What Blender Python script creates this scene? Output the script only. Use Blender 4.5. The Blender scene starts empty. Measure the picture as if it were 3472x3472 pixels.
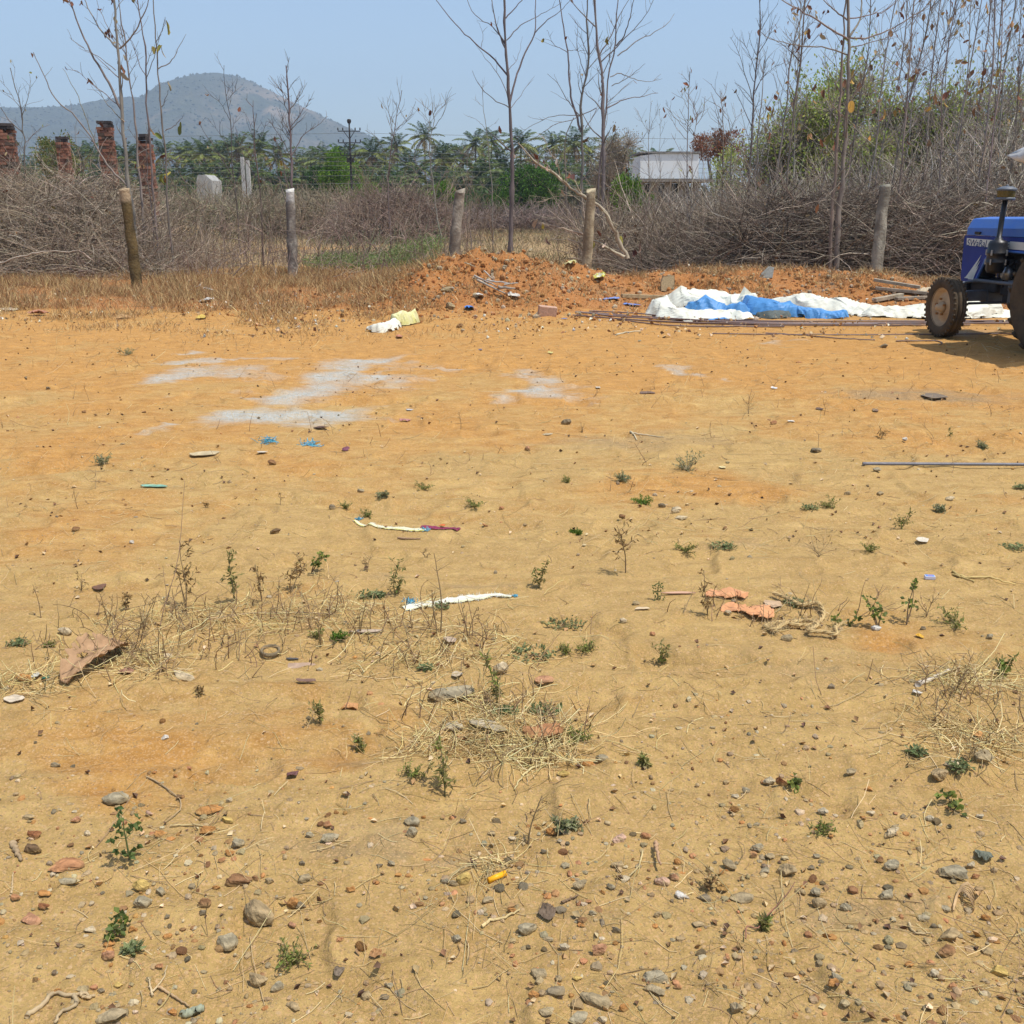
import bpy, math, random
import numpy as np
from mathutils import Vector, Matrix
R_ = math.radians
scene = bpy.context.scene
COL = scene.collection

# ------------------------------------------------------------ camera
CAM_H = 1.6
FPX = 3414.0            # focal length in photo pixels (photo 3472 wide)
HORIZ = 692.0
PITCH = math.atan((1736 - HORIZ) / FPX)
cam = bpy.data.cameras.new('camera')
cam.sensor_width = 36; cam.lens = 36 * FPX / 3472
cam.clip_start = 0.05; cam.clip_end = 20000
camo = bpy.data.objects.new('camera', cam); COL.objects.link(camo)
camo.location = (0, 0, CAM_H)
camo.rotation_euler = (math.pi / 2 - PITCH, 0, 0)
scene.camera = camo

# ------------------------------------------------------------ sky and sun
SUN = Vector((0.33, -0.17, 0.93)).normalized()
SUN_EL = math.asin(SUN.z)
SUN_AZ = math.atan2(SUN.x, SUN.y)
w = bpy.data.worlds.new('World'); scene.world = w
w.use_nodes = True
wn = w.node_tree
bg = wn.nodes['Background']
sky = wn.nodes.new('ShaderNodeTexSky')
sky.sky_type = 'NISHITA'; sky.sun_disc = False
sky.sun_elevation = SUN_EL; sky.sun_rotation = SUN_AZ
sky.air_density = 1.0; sky.dust_density = 1.6; sky.ozone_density = 2.0
sky.altitude = 0
wn.links.new(sky.outputs[0], bg.inputs[0])
bg.inputs[1].default_value = 0.134
sl = bpy.data.lights.new('sun', 'SUN'); sl.energy = 3.55; sl.angle = R_(0.5)
sl.color = (1.0, 0.955, 0.88)
so = bpy.data.objects.new('sun', sl); COL.objects.link(so)
so.rotation_euler = SUN.to_track_quat('Z', 'Y').to_euler()
scene.view_settings.view_transform = 'Standard'
scene.view_settings.look = 'None'
scene.view_settings.exposure = 0.51
scene.view_settings.gamma = 1.0

# ------------------------------------------------------------ helpers
rng = np.random.default_rng(7)
random.seed(7)

def _h(ix, iy, seed):
    n = (ix.astype(np.int64) * 374761393 + iy.astype(np.int64) * 668265263 + seed * 974634777) & 0xffffffff
    n = ((n ^ (n >> 13)) * 1274126177) & 0xffffffff
    n = n ^ (n >> 16)
    return (n & 0xffffff) / float(0xffffff)

def vn(x, y, seed=0):
    x = np.asarray(x, float); y = np.asarray(y, float)
    ix = np.floor(x); iy = np.floor(y)
    fx = x - ix; fy = y - iy
    fx = fx * fx * fx * (fx * (fx * 6 - 15) + 10); fy = fy * fy * fy * (fy * (fy * 6 - 15) + 10)
    a = _h(ix, iy, seed); b = _h(ix + 1, iy, seed); c = _h(ix, iy + 1, seed); d = _h(ix + 1, iy + 1, seed)
    return (a + (b - a) * fx) * (1 - fy) + (c + (d - c) * fx) * fy

def fbm(x, y, seed=0, oct=4, gain=0.5):
    s = 0; a = 1; t = 0
    for k in range(oct):
        s = s + a * vn(x * 2 ** k + 17.3 * k, y * 2 ** k - 9.1 * k, seed + k); t += a; a *= gain
    return s / t

def sstep(a, b, x):
    t = np.clip((x - a) / (b - a), 0, 1); return t * t * (3 - 2 * t)

def gauss(x, y, cx, cy, sx, sy, p=2.0):
    return np.exp(-(np.abs((x - cx) / sx) ** p + np.abs((y - cy) / sy) ** p))

def hfun(x, y):
    """height of the bare ground in metres"""
    x = np.asarray(x, float); y = np.asarray(y, float)
    near = 1 - sstep(9, 22, y)
    h = 0.05 * (fbm(x * .35, y * .35, 1, 3) - .5)
    h = h + near * 0.045 * (fbm(x * 1.6, y * 3.0, 11, 3) - .5)
    dp = fbm(x * 3.6, y * 4.6, 15, 2); h = h - near * 0.016 * sstep(.60, .74, dp) + near * .010 * sstep(.5, .6, dp) * (1 - sstep(.6, .68, dp))
    # tyre ruts and trampled sand ridges running across the lot
    q = y + 0.10 * x + 0.45 * fbm(x * .7, y * .7, 21, 2)
    rut = sstep(.52, .78, fbm(x * .5, y * 1.7, 31, 2))
    h = h + near * 0.017 * rut * np.sin(q * 19) * (0.4 + fbm(x * 2, y * 2, 25, 2))
    h = h + near * 0.020 * (fbm(x * 8, y * 12, 41, 4) - .5)
    for c_, b_, s_ in ((2.52, .05, 1.), (2.66, .05, .8), (2.98, .03, 1.), (3.12, .03, .7), (4.3, -.06, .9), (4.55, -.06, .8), (6.1, .04, 1.), (6.5, .04, .8), (8.4, .02, 1.2)):
        q = (y - c_ - b_ * x - .05 * np.sin(1.7 * x + c_) - .06 * fbm(x * 1.1, x * 0 + c_, 27, 2)) / (.022 + .008 * c_)
        h = h + s_ * (.004 + .0012 * c_) * sstep(.35, .6, vn(x * .9 + c_ * 3, y * 0 + c_, 28)) * (-1.3 * np.exp(-q * q) + .8 * np.exp(-(q - 2) ** 2) + .6 * np.exp(-(q + 2) ** 2))
    stony = sstep(5.2, 2.6, y) * 1.0
    h = h + stony * 0.010 * (fbm(x * 28, y * 28, 51, 3) - .5)
    # dirt mound, rubble bank and spoil heap
    m = 0.66 * gauss(x, y, -0.55, 17.9, 1.75, 1.8, 2.6)
    m = m + 0.08 * gauss(x, y, 1.1, 17.6, 1.1, 1.4) + .12 * gauss(x, y, -1.2, 17.0, .7, .8) + .12 * gauss(x, y, .5, 16.6, .5, .7)
    m = m + 0.34 * gauss(x, y, 4.6, 20.2, 3.6, 2.0, 2.6)
    m = m + 0.26 * gauss(x, y, 6.6, 18.2, 0.8, 0.8)
    m = m + 0.16 * gauss(x, y, 2.2, 18.0, 1.5, .7)
    m = m * (0.62 + 0.76 * fbm(x * 1.5, y * 1.5, 61, 4)) + m * 0.55 * (fbm(x * 5, y * 5, 65, 4) - .5)
    m = m + .16 * gauss(x, y, 3.0, 18.9, .8, .45) - 0.75 * gauss(x, y, 3.30, 18.35, .27, .30, 3) - 0.25 * gauss(x, y, 2.1, 18.1, .28, .2, 3)
    h = h + m
    far = sstep(20, 40, y)
    h = h + far * 0.22 * (fbm(x * .15, y * .12, 71, 3) - .5)
    h = h + sstep(200, 1700, y) * 6
    return h

def H1(x, y): return float(hfun(x, y))

cp, sp = math.cos(PITCH), math.sin(PITCH)
def ray(px, py):
    dx = (px - 1736) / FPX; dy = (py - 1736) / FPX
    return Vector((dx, cp - dy * sp, -sp - dy * cp))
def atY(px, py, Y):
    d = ray(px, py); t = Y / d.y
    return Vector((d.x * t, Y, CAM_H + d.z * t))
def G(px, py, dz=0.0):
    """ground point seen at a photo pixel"""
    d = ray(px, py); z = 0.0
    # march to the first hit so mounds are respected
    t = None
    zs = -0.2
    if d.z > -0.004: d = Vector((d.x, d.y, -0.004))
    t0 = 0.8 * CAM_H / -d.z if py > 1200 else 10.0
    t1 = 1.25 * CAM_H / -d.z
    if py > 1200:
        t = CAM_H / -d.z
        for _ in range(6):
            p = d * t; t = (CAM_H - H1(p.x, p.y)) / -d.z
    else:
        ts = np.linspace(t0, t1, 700)
        hh = hfun(d.x * ts, d.y * ts)
        zz = CAM_H + d.z * ts
        k = np.argmax(zz <= hh); t = ts[k] if (zz <= hh).any() else ts[-1]
    p = d * t
    return Vector((p.x, p.y, H1(p.x, p.y) + dz))
def msize(px, p):
    """metres spanned by px photo pixels at point p"""
    t = p.y * cp + (CAM_H - p.z) * sp
    return px * t / FPX

# photo-zoom coordinate frames (for tracing)
def A(x, y): return (x / 1.757, y / 1.757)
def B(x, y): return (850 + x / 2.147, 200 + y / 2.147)
def C(x, y): return (1700 + x / 1.932, 200 + y / 1.932)
def D(x, y): return (2500 + x / 1.61, y / 1.61)
def E(x, y): return (1400 + x / 1.61, y / 1.61)
def U(x, y): return (x * 1.797, y * 1.797)
def Z1(x, y): return (x / 1.61, 1100 + y / 1.61)
def Z2(x, y): return (1150 + x / 1.61, 1100 + y / 1.61)
def Z3(x, y): return (2272 + x / 1.61, 1100 + y / 1.61)
def Z4(x, y): return (x / 1.61, 2272 + y / 1.61)
def Z5(x, y): return (1150 + x / 1.61, 2272 + y / 1.61)
def Z6(x, y): return (2272 + x / 1.61, 2272 + y / 1.61)
def N4(x, y): return (400 + x / 1.38, 1750 + y / 1.38)

class Mesh:
    def __init__(s): s.v = []; s.q = []; s.t = []; s.qm = []; s.tm = []; s.c = []; s.n = 0
    def add(s, V, Q=None, T=None, col=(1, 1, 1), mi=0):
        V = np.asarray(V, float).reshape(-1, 3)
        c = np.asarray(col, float)
        if c.ndim == 1: c = np.tile(c[:3], (len(V), 1))
        s.v.append(V); s.c.append(c[:, :3])
        if Q is not None and len(Q):
            Q = np.asarray(Q, int).reshape(-1, 4) + s.n; s.q.append(Q); s.qm.append(np.full(len(Q), mi))
        if T is not None and len(T):
            T = np.asarray(T, int).reshape(-1, 3) + s.n; s.t.append(T); s.tm.append(np.full(len(T), mi))
        s.n += len(V); return s
    def xform(s, M):
        M = np.array(M); s.v = [v @ M[:3, :3].T + M[:3, 3] for v in s.v]; return s
    def build(s, name, mats, parent=None, smooth=True, bevel=0, origin=None):
        me = bpy.data.meshes.new(name)
        if s.n:
            V = np.concatenate(s.v)
            if origin is not None: V = V - np.asarray(origin, float)
            C_ = np.concatenate(s.c)
            q = np.concatenate(s.q) if s.q else np.zeros((0, 4), int)
            t = np.concatenate(s.t) if s.t else np.zeros((0, 3), int)
            me.vertices.add(len(V)); me.vertices.foreach_set('co', V.astype(np.float32).ravel())
            me.loops.add(q.size + t.size)
            me.loops.foreach_set('vertex_index', np.concatenate([q.ravel(), t.ravel()]).astype(np.int32))
            nf = len(q) + len(t); me.polygons.add(nf)
            ls = np.concatenate([np.arange(len(q)) * 4, q.size + np.arange(len(t)) * 3]).astype(np.int32)
            me.polygons.foreach_set('loop_start', ls)
            mi = np.concatenate((s.qm if s.qm else []) + (s.tm if s.tm else [])).astype(np.int32)
            me.polygons.foreach_set('material_index', mi)
            me.polygons.foreach_set('use_smooth', np.full(nf, smooth, bool))
            me.update(calc_edges=True)
            ca = me.color_attributes.new('Col', 'FLOAT_COLOR', 'POINT')
            ca.data.foreach_set('color', np.hstack([C_, np.ones((len(C_), 1))]).astype(np.float32).ravel())
        for m in (mats if isinstance(mats, (list, tuple)) else [mats]): me.materials.append(m)
        o = bpy.data.objects.new(name, me); COL.objects.link(o)
        if origin is not None: o.location = origin
        if parent is not None: o.parent = parent
        if bevel:
            b = o.modifiers.new('bevel', 'BEVEL'); b.width = bevel; b.segments = 2; b.limit_method = 'ANGLE'; b.angle_limit = R_(40)
        return o

def tubes(P, R, sides=4, col=(1, 1, 1), acc=None, mi=0, cap=False):
    """P (N,K,3) polylines, R (N,K) radii"""
    P = np.asarray(P, float)
    if P.ndim == 2: P = P[None]
    N, K, _ = P.shape
    R = np.broadcast_to(np.asarray(R, float), (N, K)) if np.ndim(R) != 1 or np.shape(R) != (N,) else np.asarray(R)[:, None] * np.ones((1, K))
    T = np.gradient(P, axis=1); T /= np.linalg.norm(T, axis=2, keepdims=True) + 1e-9
    tm = T.mean(axis=1); ref = np.where(np.abs(tm[:, 2:3]) > .75, np.array([[1, 0, 0.]]), np.array([[0, 0, 1.]]))
    u = np.cross(T, ref[:, None, :]); u /= np.linalg.norm(u, axis=2, keepdims=True) + 1e-9
    v = np.cross(T, u)
    a = np.arange(sides) * 2 * np.pi / sides
    V = P[:, :, None, :] + R[:, :, None, None] * (np.cos(a)[None, None, :, None] * u[:, :, None, :] + np.sin(a)[None, None, :, None] * v[:, :, None, :])
    idx = np.arange(N * K * sides).reshape(N, K, sides)
    nx = np.roll(idx, -1, axis=2)
    Q = np.stack([idx[:, :-1], nx[:, :-1], nx[:, 1:], idx[:, 1:]], axis=-1).reshape(-1, 4)
    c = np.asarray(col, float)
    if c.ndim == 2: c = np.repeat(c, K * sides, axis=0)
    acc = acc or Mesh()
    TT = None
    if cap and sides >= 3:
        TT = []
        for n in range(N):
            for k in (0, K - 1):
                for j in range(1, sides - 1): TT.append((idx[n, k, 0], idx[n, k, j], idx[n, k, j + 1]))
    acc.add(V.reshape(-1, 3), Q, TT, c, mi); return acc

def leafq(Cn, Dr, W, L, acc=None, col=(1, 1, 1), nrm=None, mi=0, cup=.15):
    """pointed leaves: base at Cn, direction Dr, width W, length L"""
    Cn = np.asarray(Cn, float); N = len(Cn)
    Dr = Dr / (np.linalg.norm(Dr, axis=1, keepdims=True) + 1e-9)
    if nrm is None: nrm = rng.normal(size=(N, 3))
    s = np.cross(Dr, nrm); s /= np.linalg.norm(s, axis=1, keepdims=True) + 1e-9
    n = np.cross(s, Dr)
    W = np.broadcast_to(np.asarray(W, float), (N,))[:, None]; L = np.broadcast_to(np.asarray(L, float), (N,))[:, None]
    b = Cn; t = Cn + Dr * L + n * np.minimum(L, W * 2.5) * cup * .5
    m = Cn + Dr * L * .5 - n * W * cup * .5
    l = Cn + Dr * L * .45 + s * W * .5 + n * W * cup; r = Cn + Dr * L * .45 - s * W * .5 + n * W * cup
    V = np.stack([b, l, t, r, m], axis=1).reshape(-1, 3)
    i = np.arange(N)[:, None] * 5
    T = np.concatenate([i + [0, 4, 1], i + [1, 4, 2], i + [0, 3, 4], i + [4, 3, 2]])
    c = np.asarray(col, float)
    if c.ndim == 2: c = np.repeat(c, 5, axis=0)
    acc = acc or Mesh(); acc.add(V, None, T, c, mi); return acc

def bigleaf(Cn, Dr, W, L, acc=None, col=(1, 1, 1), mi=0):
    """curled withered leaves with a rounded, uneven outline"""
    Cn = np.asarray(Cn, float); N = len(Cn); Dr = Dr / (np.linalg.norm(Dr, axis=1, keepdims=True) + 1e-9)
    s = np.cross(Dr, rng.normal(size=(N, 3))); s /= np.linalg.norm(s, axis=1, keepdims=True) + 1e-9; n = np.cross(s, Dr)
    W = (np.asarray(W) * np.ones(N))[:, None]; L = (np.asarray(L) * np.ones(N))[:, None]
    K = 6; f = np.linspace(0, 1, K); wp = np.sin(np.pi * np.clip(f * .86 + .05, 0, 1)) ** .8
    bend = rng.uniform(-.9, .9, (N, 1)); cup = rng.uniform(.15, .9, (N, 1)); V = []
    for k in range(K):
        mid = Cn + Dr * L * (f[k] - .25 * np.abs(bend) * f[k] ** 2) + n * L * bend * f[k] ** 2 * .6
        ww = W * .5 * wp[k] * rng.uniform(.75, 1.2, (N, 1))
        V += [mid + s * ww * (1 - .3 * cup) + n * ww * cup, mid, mid - s * ww * (1 - .3 * cup) + n * ww * cup * rng.uniform(.5, 1.2, (N, 1))]
    V = np.stack(V, 1); i = np.arange(N)[:, None] * (3 * K); Q = []
    for k in range(K - 1):
        b = 3 * k; Q += [i + [b, b + 1, b + 4, b + 3], i + [b + 1, b + 2, b + 5, b + 4]]
    c = np.asarray(col, float)
    if c.ndim == 2: c = np.repeat(c, 3 * K, axis=0)
    acc = acc or Mesh(); acc.add(V.reshape(-1, 3), np.concatenate(Q), None, c, mi); return acc

def boxm(c, s, rot=None, acc=None, col=(1, 1, 1), mi=0):
    acc = acc or Mesh()
    x, y, z = [k / 2 for k in s]
    V = np.array([(-x, -y, -z), (x, -y, -z), (x, y, -z), (-x, y, -z), (-x, -y, z), (x, -y, z), (x, y, z), (-x, y, z)])
    if rot is not None: V = V @ np.array(rot).T
    acc.add(V + np.asarray(c, float), [(0, 3, 2, 1), (4, 5, 6, 7), (0, 1, 5, 4), (1, 2, 6, 5), (2, 3, 7, 6), (3, 0, 4, 7)], None, col, mi); return acc

def lathe(prof, seg=32, axis='Z', acc=None, col=(1, 1, 1), mi=0, at=(0, 0, 0)):
    """prof list of (radius, height)"""
    acc = acc or Mesh(); a = np.arange(seg) * 2 * np.pi / seg
    pr = np.array(prof, float); K = len(pr)
    V = np.stack([pr[:, 0:1] * np.cos(a), pr[:, 0:1] * np.sin(a), pr[:, 1:2] * np.ones((1, seg))], axis=-1).reshape(-1, 3)
    if axis == 'Y': V = V[:, [0, 2, 1]] * np.array([1, 1, -1])
    if axis == 'X': V = V[:, [2, 1, 0]] * np.array([1, 1, -1])
    idx = np.arange(K * seg).reshape(K, seg); nx = np.roll(idx, -1, axis=1)
    Q = np.stack([idx[:-1], nx[:-1], nx[1:], idx[1:]], axis=-1).reshape(-1, 4)
    acc.add(V + np.asarray(at, float), Q, None, col, mi); return acc

def prism(poly, d0, d1, axis='Y', acc=None, col=(1, 1, 1), mi=0):
    """outline (list of 2-D points) extruded between d0 and d1 along axis"""
    from mathutils.geometry import tessellate_polygon
    acc = acc or Mesh(); n = len(poly)
    def P(a, b, d): return (a, d, b) if axis == 'Y' else ((a, b, d) if axis == 'Z' else (d, a, b))
    V = [P(a, b, d0) for a, b in poly] + [P(a, b, d1) for a, b in poly]
    tri = tessellate_polygon([[Vector((a, b, 0)) for a, b in poly]])
    T = [tuple(t) for t in tri] + [tuple(k + n for k in reversed(t)) for t in tri]
    Q = [(i, (i + 1) % n, n + (i + 1) % n, n + i) for i in range(n)]
    acc.add(V, Q, T, col, mi); return acc

def tag(o, label=None, cat=None, group=None, kind=None):
    if label: o['label'] = label
    if cat: o['category'] = cat
    if group: o['group'] = group
    if kind: o['kind'] = kind
    return o
ORD = ['first', 'second', 'third', 'fourth', 'fifth', 'sixth', 'seventh', 'eighth', 'ninth', 'tenth', 'eleventh', 'twelfth', 'thirteenth', 'fourteenth', 'fifteenth', 'sixteenth',
       'seventeenth', 'eighteenth', 'nineteenth', 'twentieth'] + ['twenty-' + q for q in ('first', 'second', 'third', 'fourth', 'fifth', 'sixth', 'seventh', 'eighth', 'ninth')] + ['thirtieth', 'thirty-first', 'thirty-second', 'thirty-third', 'thirty-fourth']
def empty(name, loc=(0, 0, 0), rz=0, label=None, cat=None, group=None):
    o = bpy.data.objects.new(name, None); COL.objects.link(o)
    o.location = loc; o.rotation_euler = (0, 0, rz); o.empty_display_size = .1
    return tag(o, label, cat, group)

# ------------------------------------------------------------ materials
def mat(name, col=(.5, .5, .5), rough=.85, attr=False, var=.35, scale=12, bump=.25, bscale=60, metal=0, trans=0.0,
        spec=.25, col2=None, stretch=None, thr=None, coat=0, bdist=.01):
    m = bpy.data.materials.new(name); m.use_nodes = True
    nt = m.node_tree; N = nt.nodes; L = nt.links
    b = N['Principled BSDF']
    b.inputs['Roughness'].default_value = rough; b.inputs['Metallic'].default_value = metal
    b.inputs['Specular IOR Level'].default_value = spec
    if coat: b.inputs['Coat Weight'].default_value = coat
    tc = N.new('ShaderNodeTexCoord'); mp = N.new('ShaderNodeMapping')
    L.new(tc.outputs['Object'], mp.inputs[0])
    if stretch: mp.inputs['Scale'].default_value = stretch
    n1 = N.new('ShaderNodeTexNoise'); n1.inputs['Scale'].default_value = scale; n1.inputs['Detail'].default_value = 6; n1.inputs['Roughness'].default_value = .65
    L.new(mp.outputs[0], n1.inputs['Vector'])
    mr = N.new('ShaderNodeMapRange'); mr.inputs[1].default_value = .3 if thr is None else thr[0]; mr.inputs[2].default_value = .7 if thr is None else thr[1]
    L.new(n1.outputs['Fac'], mr.inputs[0])
    mx = N.new('ShaderNodeMix'); mx.data_type = 'RGBA'
    L.new(mr.outputs[0], mx.inputs[0])
    if attr:
        at = N.new('ShaderNodeAttribute'); at.attribute_name = 'Col'
        ml = N.new('ShaderNodeMix'); ml.data_type = 'RGBA'; ml.blend_type = 'MULTIPLY'; ml.inputs[0].default_value = 1
        L.new(at.outputs['Color'], ml.inputs[6]); ml.inputs[7].default_value = (1 - var, 1 - var, 1 - var, 1)
        L.new(at.outputs['Color'], mx.inputs[6]); L.new(ml.outputs[2], mx.inputs[7])
    else:
        mx.inputs[6].default_value = (*col, 1)
        c2 = col2 or tuple(c * (1 - var) for c in col)
        mx.inputs[7].default_value = (*c2, 1)
    L.new(mx.outputs[2], b.inputs['Base Color'])
    if bump:
        n2 = N.new('ShaderNodeTexNoise'); n2.inputs['Scale'].default_value = bscale; n2.inputs['Detail'].default_value = 5
        L.new(mp.outputs[0], n2.inputs['Vector'])
        bp = N.new('ShaderNodeBump'); bp.inputs['Strength'].default_value = bump; bp.inputs['Distance'].default_value = bdist
        L.new(n2.outputs['Fac'], bp.inputs['Height']); L.new(bp.outputs[0], b.inputs['Normal'])
    if trans:
        tr = N.new('ShaderNodeBsdfTranslucent'); L.new(mx.outputs[2], tr.inputs[0])
        ms = N.new('ShaderNodeMixShader'); ms.inputs[0].default_value = trans
        L.new(b.outputs[0], ms.inputs[1]); L.new(tr.outputs[0], ms.inputs[2])
        L.new(ms.outputs[0], N['Material Output'].inputs[0])
    return m

M_twig = mat('dry_twig', attr=True, var=.4, scale=6, bump=0)
M_bark = mat('bark', attr=True, var=.5, scale=9, bump=.5, bscale=30, stretch=(1, 1, .3))
M_leaf = mat('leaf', attr=True, var=.25, scale=8, bump=0, trans=.42, rough=.6)
M_dryleaf = mat('dry_leaf', attr=True, var=.3, scale=25, bump=.3, bscale=80, trans=.2, rough=.75)
M_straw = mat('straw', attr=True, var=.2, scale=10, bump=0)
M_rock = mat('rock', attr=True, var=.42, scale=38, bump=1.0, bscale=85, bdist=.007, rough=.97, spec=.12)
# ------------------------------------------------------------ ground
def ground_material():
    m = bpy.data.materials.new('soil'); m.use_nodes = True
    nt = m.node_tree; N = nt.nodes; L = nt.links
    b = N['Principled BSDF']; b.inputs['Roughness'].default_value = 1.0; b.inputs['Specular IOR Level'].default_value = .08
    tc = N.new('ShaderNodeTexCoord')
    at = N.new('ShaderNodeAttribute'); at.attribute_name = 'Col'
    sp_ = N.new('ShaderNodeSeparateColor'); L.new(at.outputs['Color'], sp_.inputs[0])
    def noise(scale, det=5, rough=.6, stretch=None):
        n = N.new('ShaderNodeTexNoise'); n.inputs['Scale'].default_value = scale; n.inputs['Detail'].default_value = det; n.inputs['Roughness'].default_value = rough
        if stretch:
            mp = N.new('ShaderNodeMapping'); mp.inputs['Scale'].default_value = stretch; L.new(tc.outputs['Object'], mp.inputs[0]); L.new(mp.outputs[0], n.inputs['Vector'])
        else: L.new(tc.outputs['Object'], n.inputs['Vector'])
        return n.outputs['Fac']
    def rng_(src, a, b_, lo=0, hi=1):
        r = N.new('ShaderNodeMapRange'); r.inputs[1].default_value = a; r.inputs[2].default_value = b_; r.inputs[3].default_value = lo; r.inputs[4].default_value = hi
        L.new(src, r.inputs[0]); return r.outputs[0]
    def math_(op, a, b_):
        n = N.new('ShaderNodeMath'); n.operation = op
        for i, v in enumerate((a, b_)):
            if isinstance(v, (int, float)): n.inputs[i].default_value = v
            else: L.new(v, n.inputs[i])
        return n.outputs[0]
    def mix(f, a, b_, mode='MIX'):
        n = N.new('ShaderNodeMix'); n.data_type = 'RGBA'; n.blend_type = mode
        if isinstance(f, (int, float)): n.inputs[0].default_value = f
        else: L.new(f, n.inputs[0])
        for i, v in ((6, a), (7, b_)):
            if isinstance(v, tuple): n.inputs[i].default_value = (*v, 1)
            else: L.new(v, n.inputs[i])
        return n.outputs[2]
    n_big = noise(.9, 4); n_mid = noise(5, 6, .65, (1, 2.2, 1)); n_fine = noise(38, 6, .7); n_grit = noise(260, 3, .7)
    tan = mix(rng_(n_mid, .32, .68), (.54, .37, .145), (.375, .245, .088))
    org = mix(rng_(n_mid, .3, .7), (.56, .30, .088), (.37, .19, .055))
    tan = mix(rng_(noise(1.7, 5, .6, (1, 2, 1)), .42, .62, 0, .55), tan, (.40, .262, .10))
    # orange amount: painted zone plus patchiness
    f = math_('ADD', sp_.outputs[0], rng_(n_big, .35, .65, -.33, .33))
    f = math_('ADD', f, rng_(n_mid, .3, .7, -.2, .2))
    col = mix(rng_(f, .2, .8), tan, org)
    col = mix(rng_(math_('ADD', sp_.outputs[0], rng_(n_mid, .3, .7, -.2, .2)), 1.0, 1.5), col, mix(rng_(n_fine, .3, .7), (.40, .165, .05), (.30, .12, .035)))
    # grey dust / ash zone (blue channel)
    g = math_('ADD', sp_.outputs[2], rng_(noise(3.2, 6, .7, (1, 2.4, 1)), .3, .7, -.3, .3))
    col = mix(rng_(g, .25, .95, 0, .8), col, (.26, .20, .125))
    # pale cement spill (green channel)
    c_ = math_('ADD', sp_.outputs[1], rng_(noise(4.5, 8, .8, (1, 3.2, 1)), .3, .7, -.32, .32))
    col = mix(rng_(c_, .18, 1.0, 0, .95), col, mix(rng_(n_fine, .3, .7), (.46, .50, .48), (.38, .41, .39)))
    col = mix(rng_(n_fine, .35, .7, 0, .55), col, mix(1.0, col, (.62, .58, .5), 'MULTIPLY'))
    # grains of many colours
    vo = N.new('ShaderNodeTexVoronoi'); vo.inputs['Scale'].default_value = 210; L.new(tc.outputs['Object'], vo.inputs['Vector'])
    sc = N.new('ShaderNodeSeparateColor'); L.new(vo.outputs['Color'], sc.inputs[0])
    pal = mix(rng_(sc.outputs[0], .0, .45), (.16, .12, .08), (.56, .34, .16))
    col = mix(math_('MULTIPLY', rng_(sc.outputs[1], .68, .72), .5), col, pal)
    vo2 = N.new('ShaderNodeTexVoronoi'); vo2.inputs['Scale'].default_value = 75; L.new(tc.outputs['Object'], vo2.inputs['Vector'])
    sc2 = N.new('ShaderNodeSeparateColor'); L.new(vo2.outputs['Color'], sc2.inputs[0])
    pal2 = mix(rng_(sc2.outputs[0], .0, .5), (.24, .17, .10), (.55, .37, .2))
    col = mix(math_('MULTIPLY', rng_(sc2.outputs[1], .86, .9), math_('MULTIPLY', rng_(vo2.outputs['Distance'], .45, .3), .6)), col, pal2)
    L.new(col, b.inputs['Base Color'])
    b1 = N.new('ShaderNodeBump'); b1.inputs['Strength'].default_value = .75; b1.inputs['Distance'].default_value = .012
    L.new(n_fine, b1.inputs['Height'])
    b2 = N.new('ShaderNodeBump'); b2.inputs['Strength'].default_value = .8; b2.inputs['Distance'].default_value = .0035
    L.new(n_grit, b2.inputs['Height']); L.new(b1.outputs[0], b2.inputs['Normal'])
    b3 = N.new('ShaderNodeBump'); b3.inputs['Strength'].default_value = .6; b3.inputs['Distance'].default_value = .03
    L.new(n_mid, b3.inputs['Height']); L.new(b2.outputs[0], b3.inputs['Normal'])
    L.new(b3.outputs[0], b.inputs['Normal'])
    return m

def blob(x, y, lst, warp=.35):
    """union of soft ellipses given in photo pixels (cx, cy, rx, ry)"""
    if warp:
        x, y = x + warp * (fbm(x * 1.3, y * 1.3, 81, 4) - .5) * 2.6, y + warp * (fbm(x * 1.1 + 9, y * 1.7, 85, 4) - .5) * 2.2
    s = np.zeros_like(x)
    for (px, py, rx, ry, *k) in lst:
        c = G(px, py); ex = msize(rx, c)
        d = ray(px, py + ry); t = CAM_H / -d.z; e2 = abs(d.y * t - c.y)
        d = ray(px, py - ry); t = CAM_H / -d.z; e1 = abs(d.y * t - c.y)
        ey = np.where(y > c.y, e1, e2)
        q = np.sqrt(((x - c.x) / ex) ** 2 + ((y - c.y) / ey) ** 2)
        s = np.maximum(s, (k[0] if k else 1.0) * np.clip(1.25 - q * .8, 0, 1.0))
    return s

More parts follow.
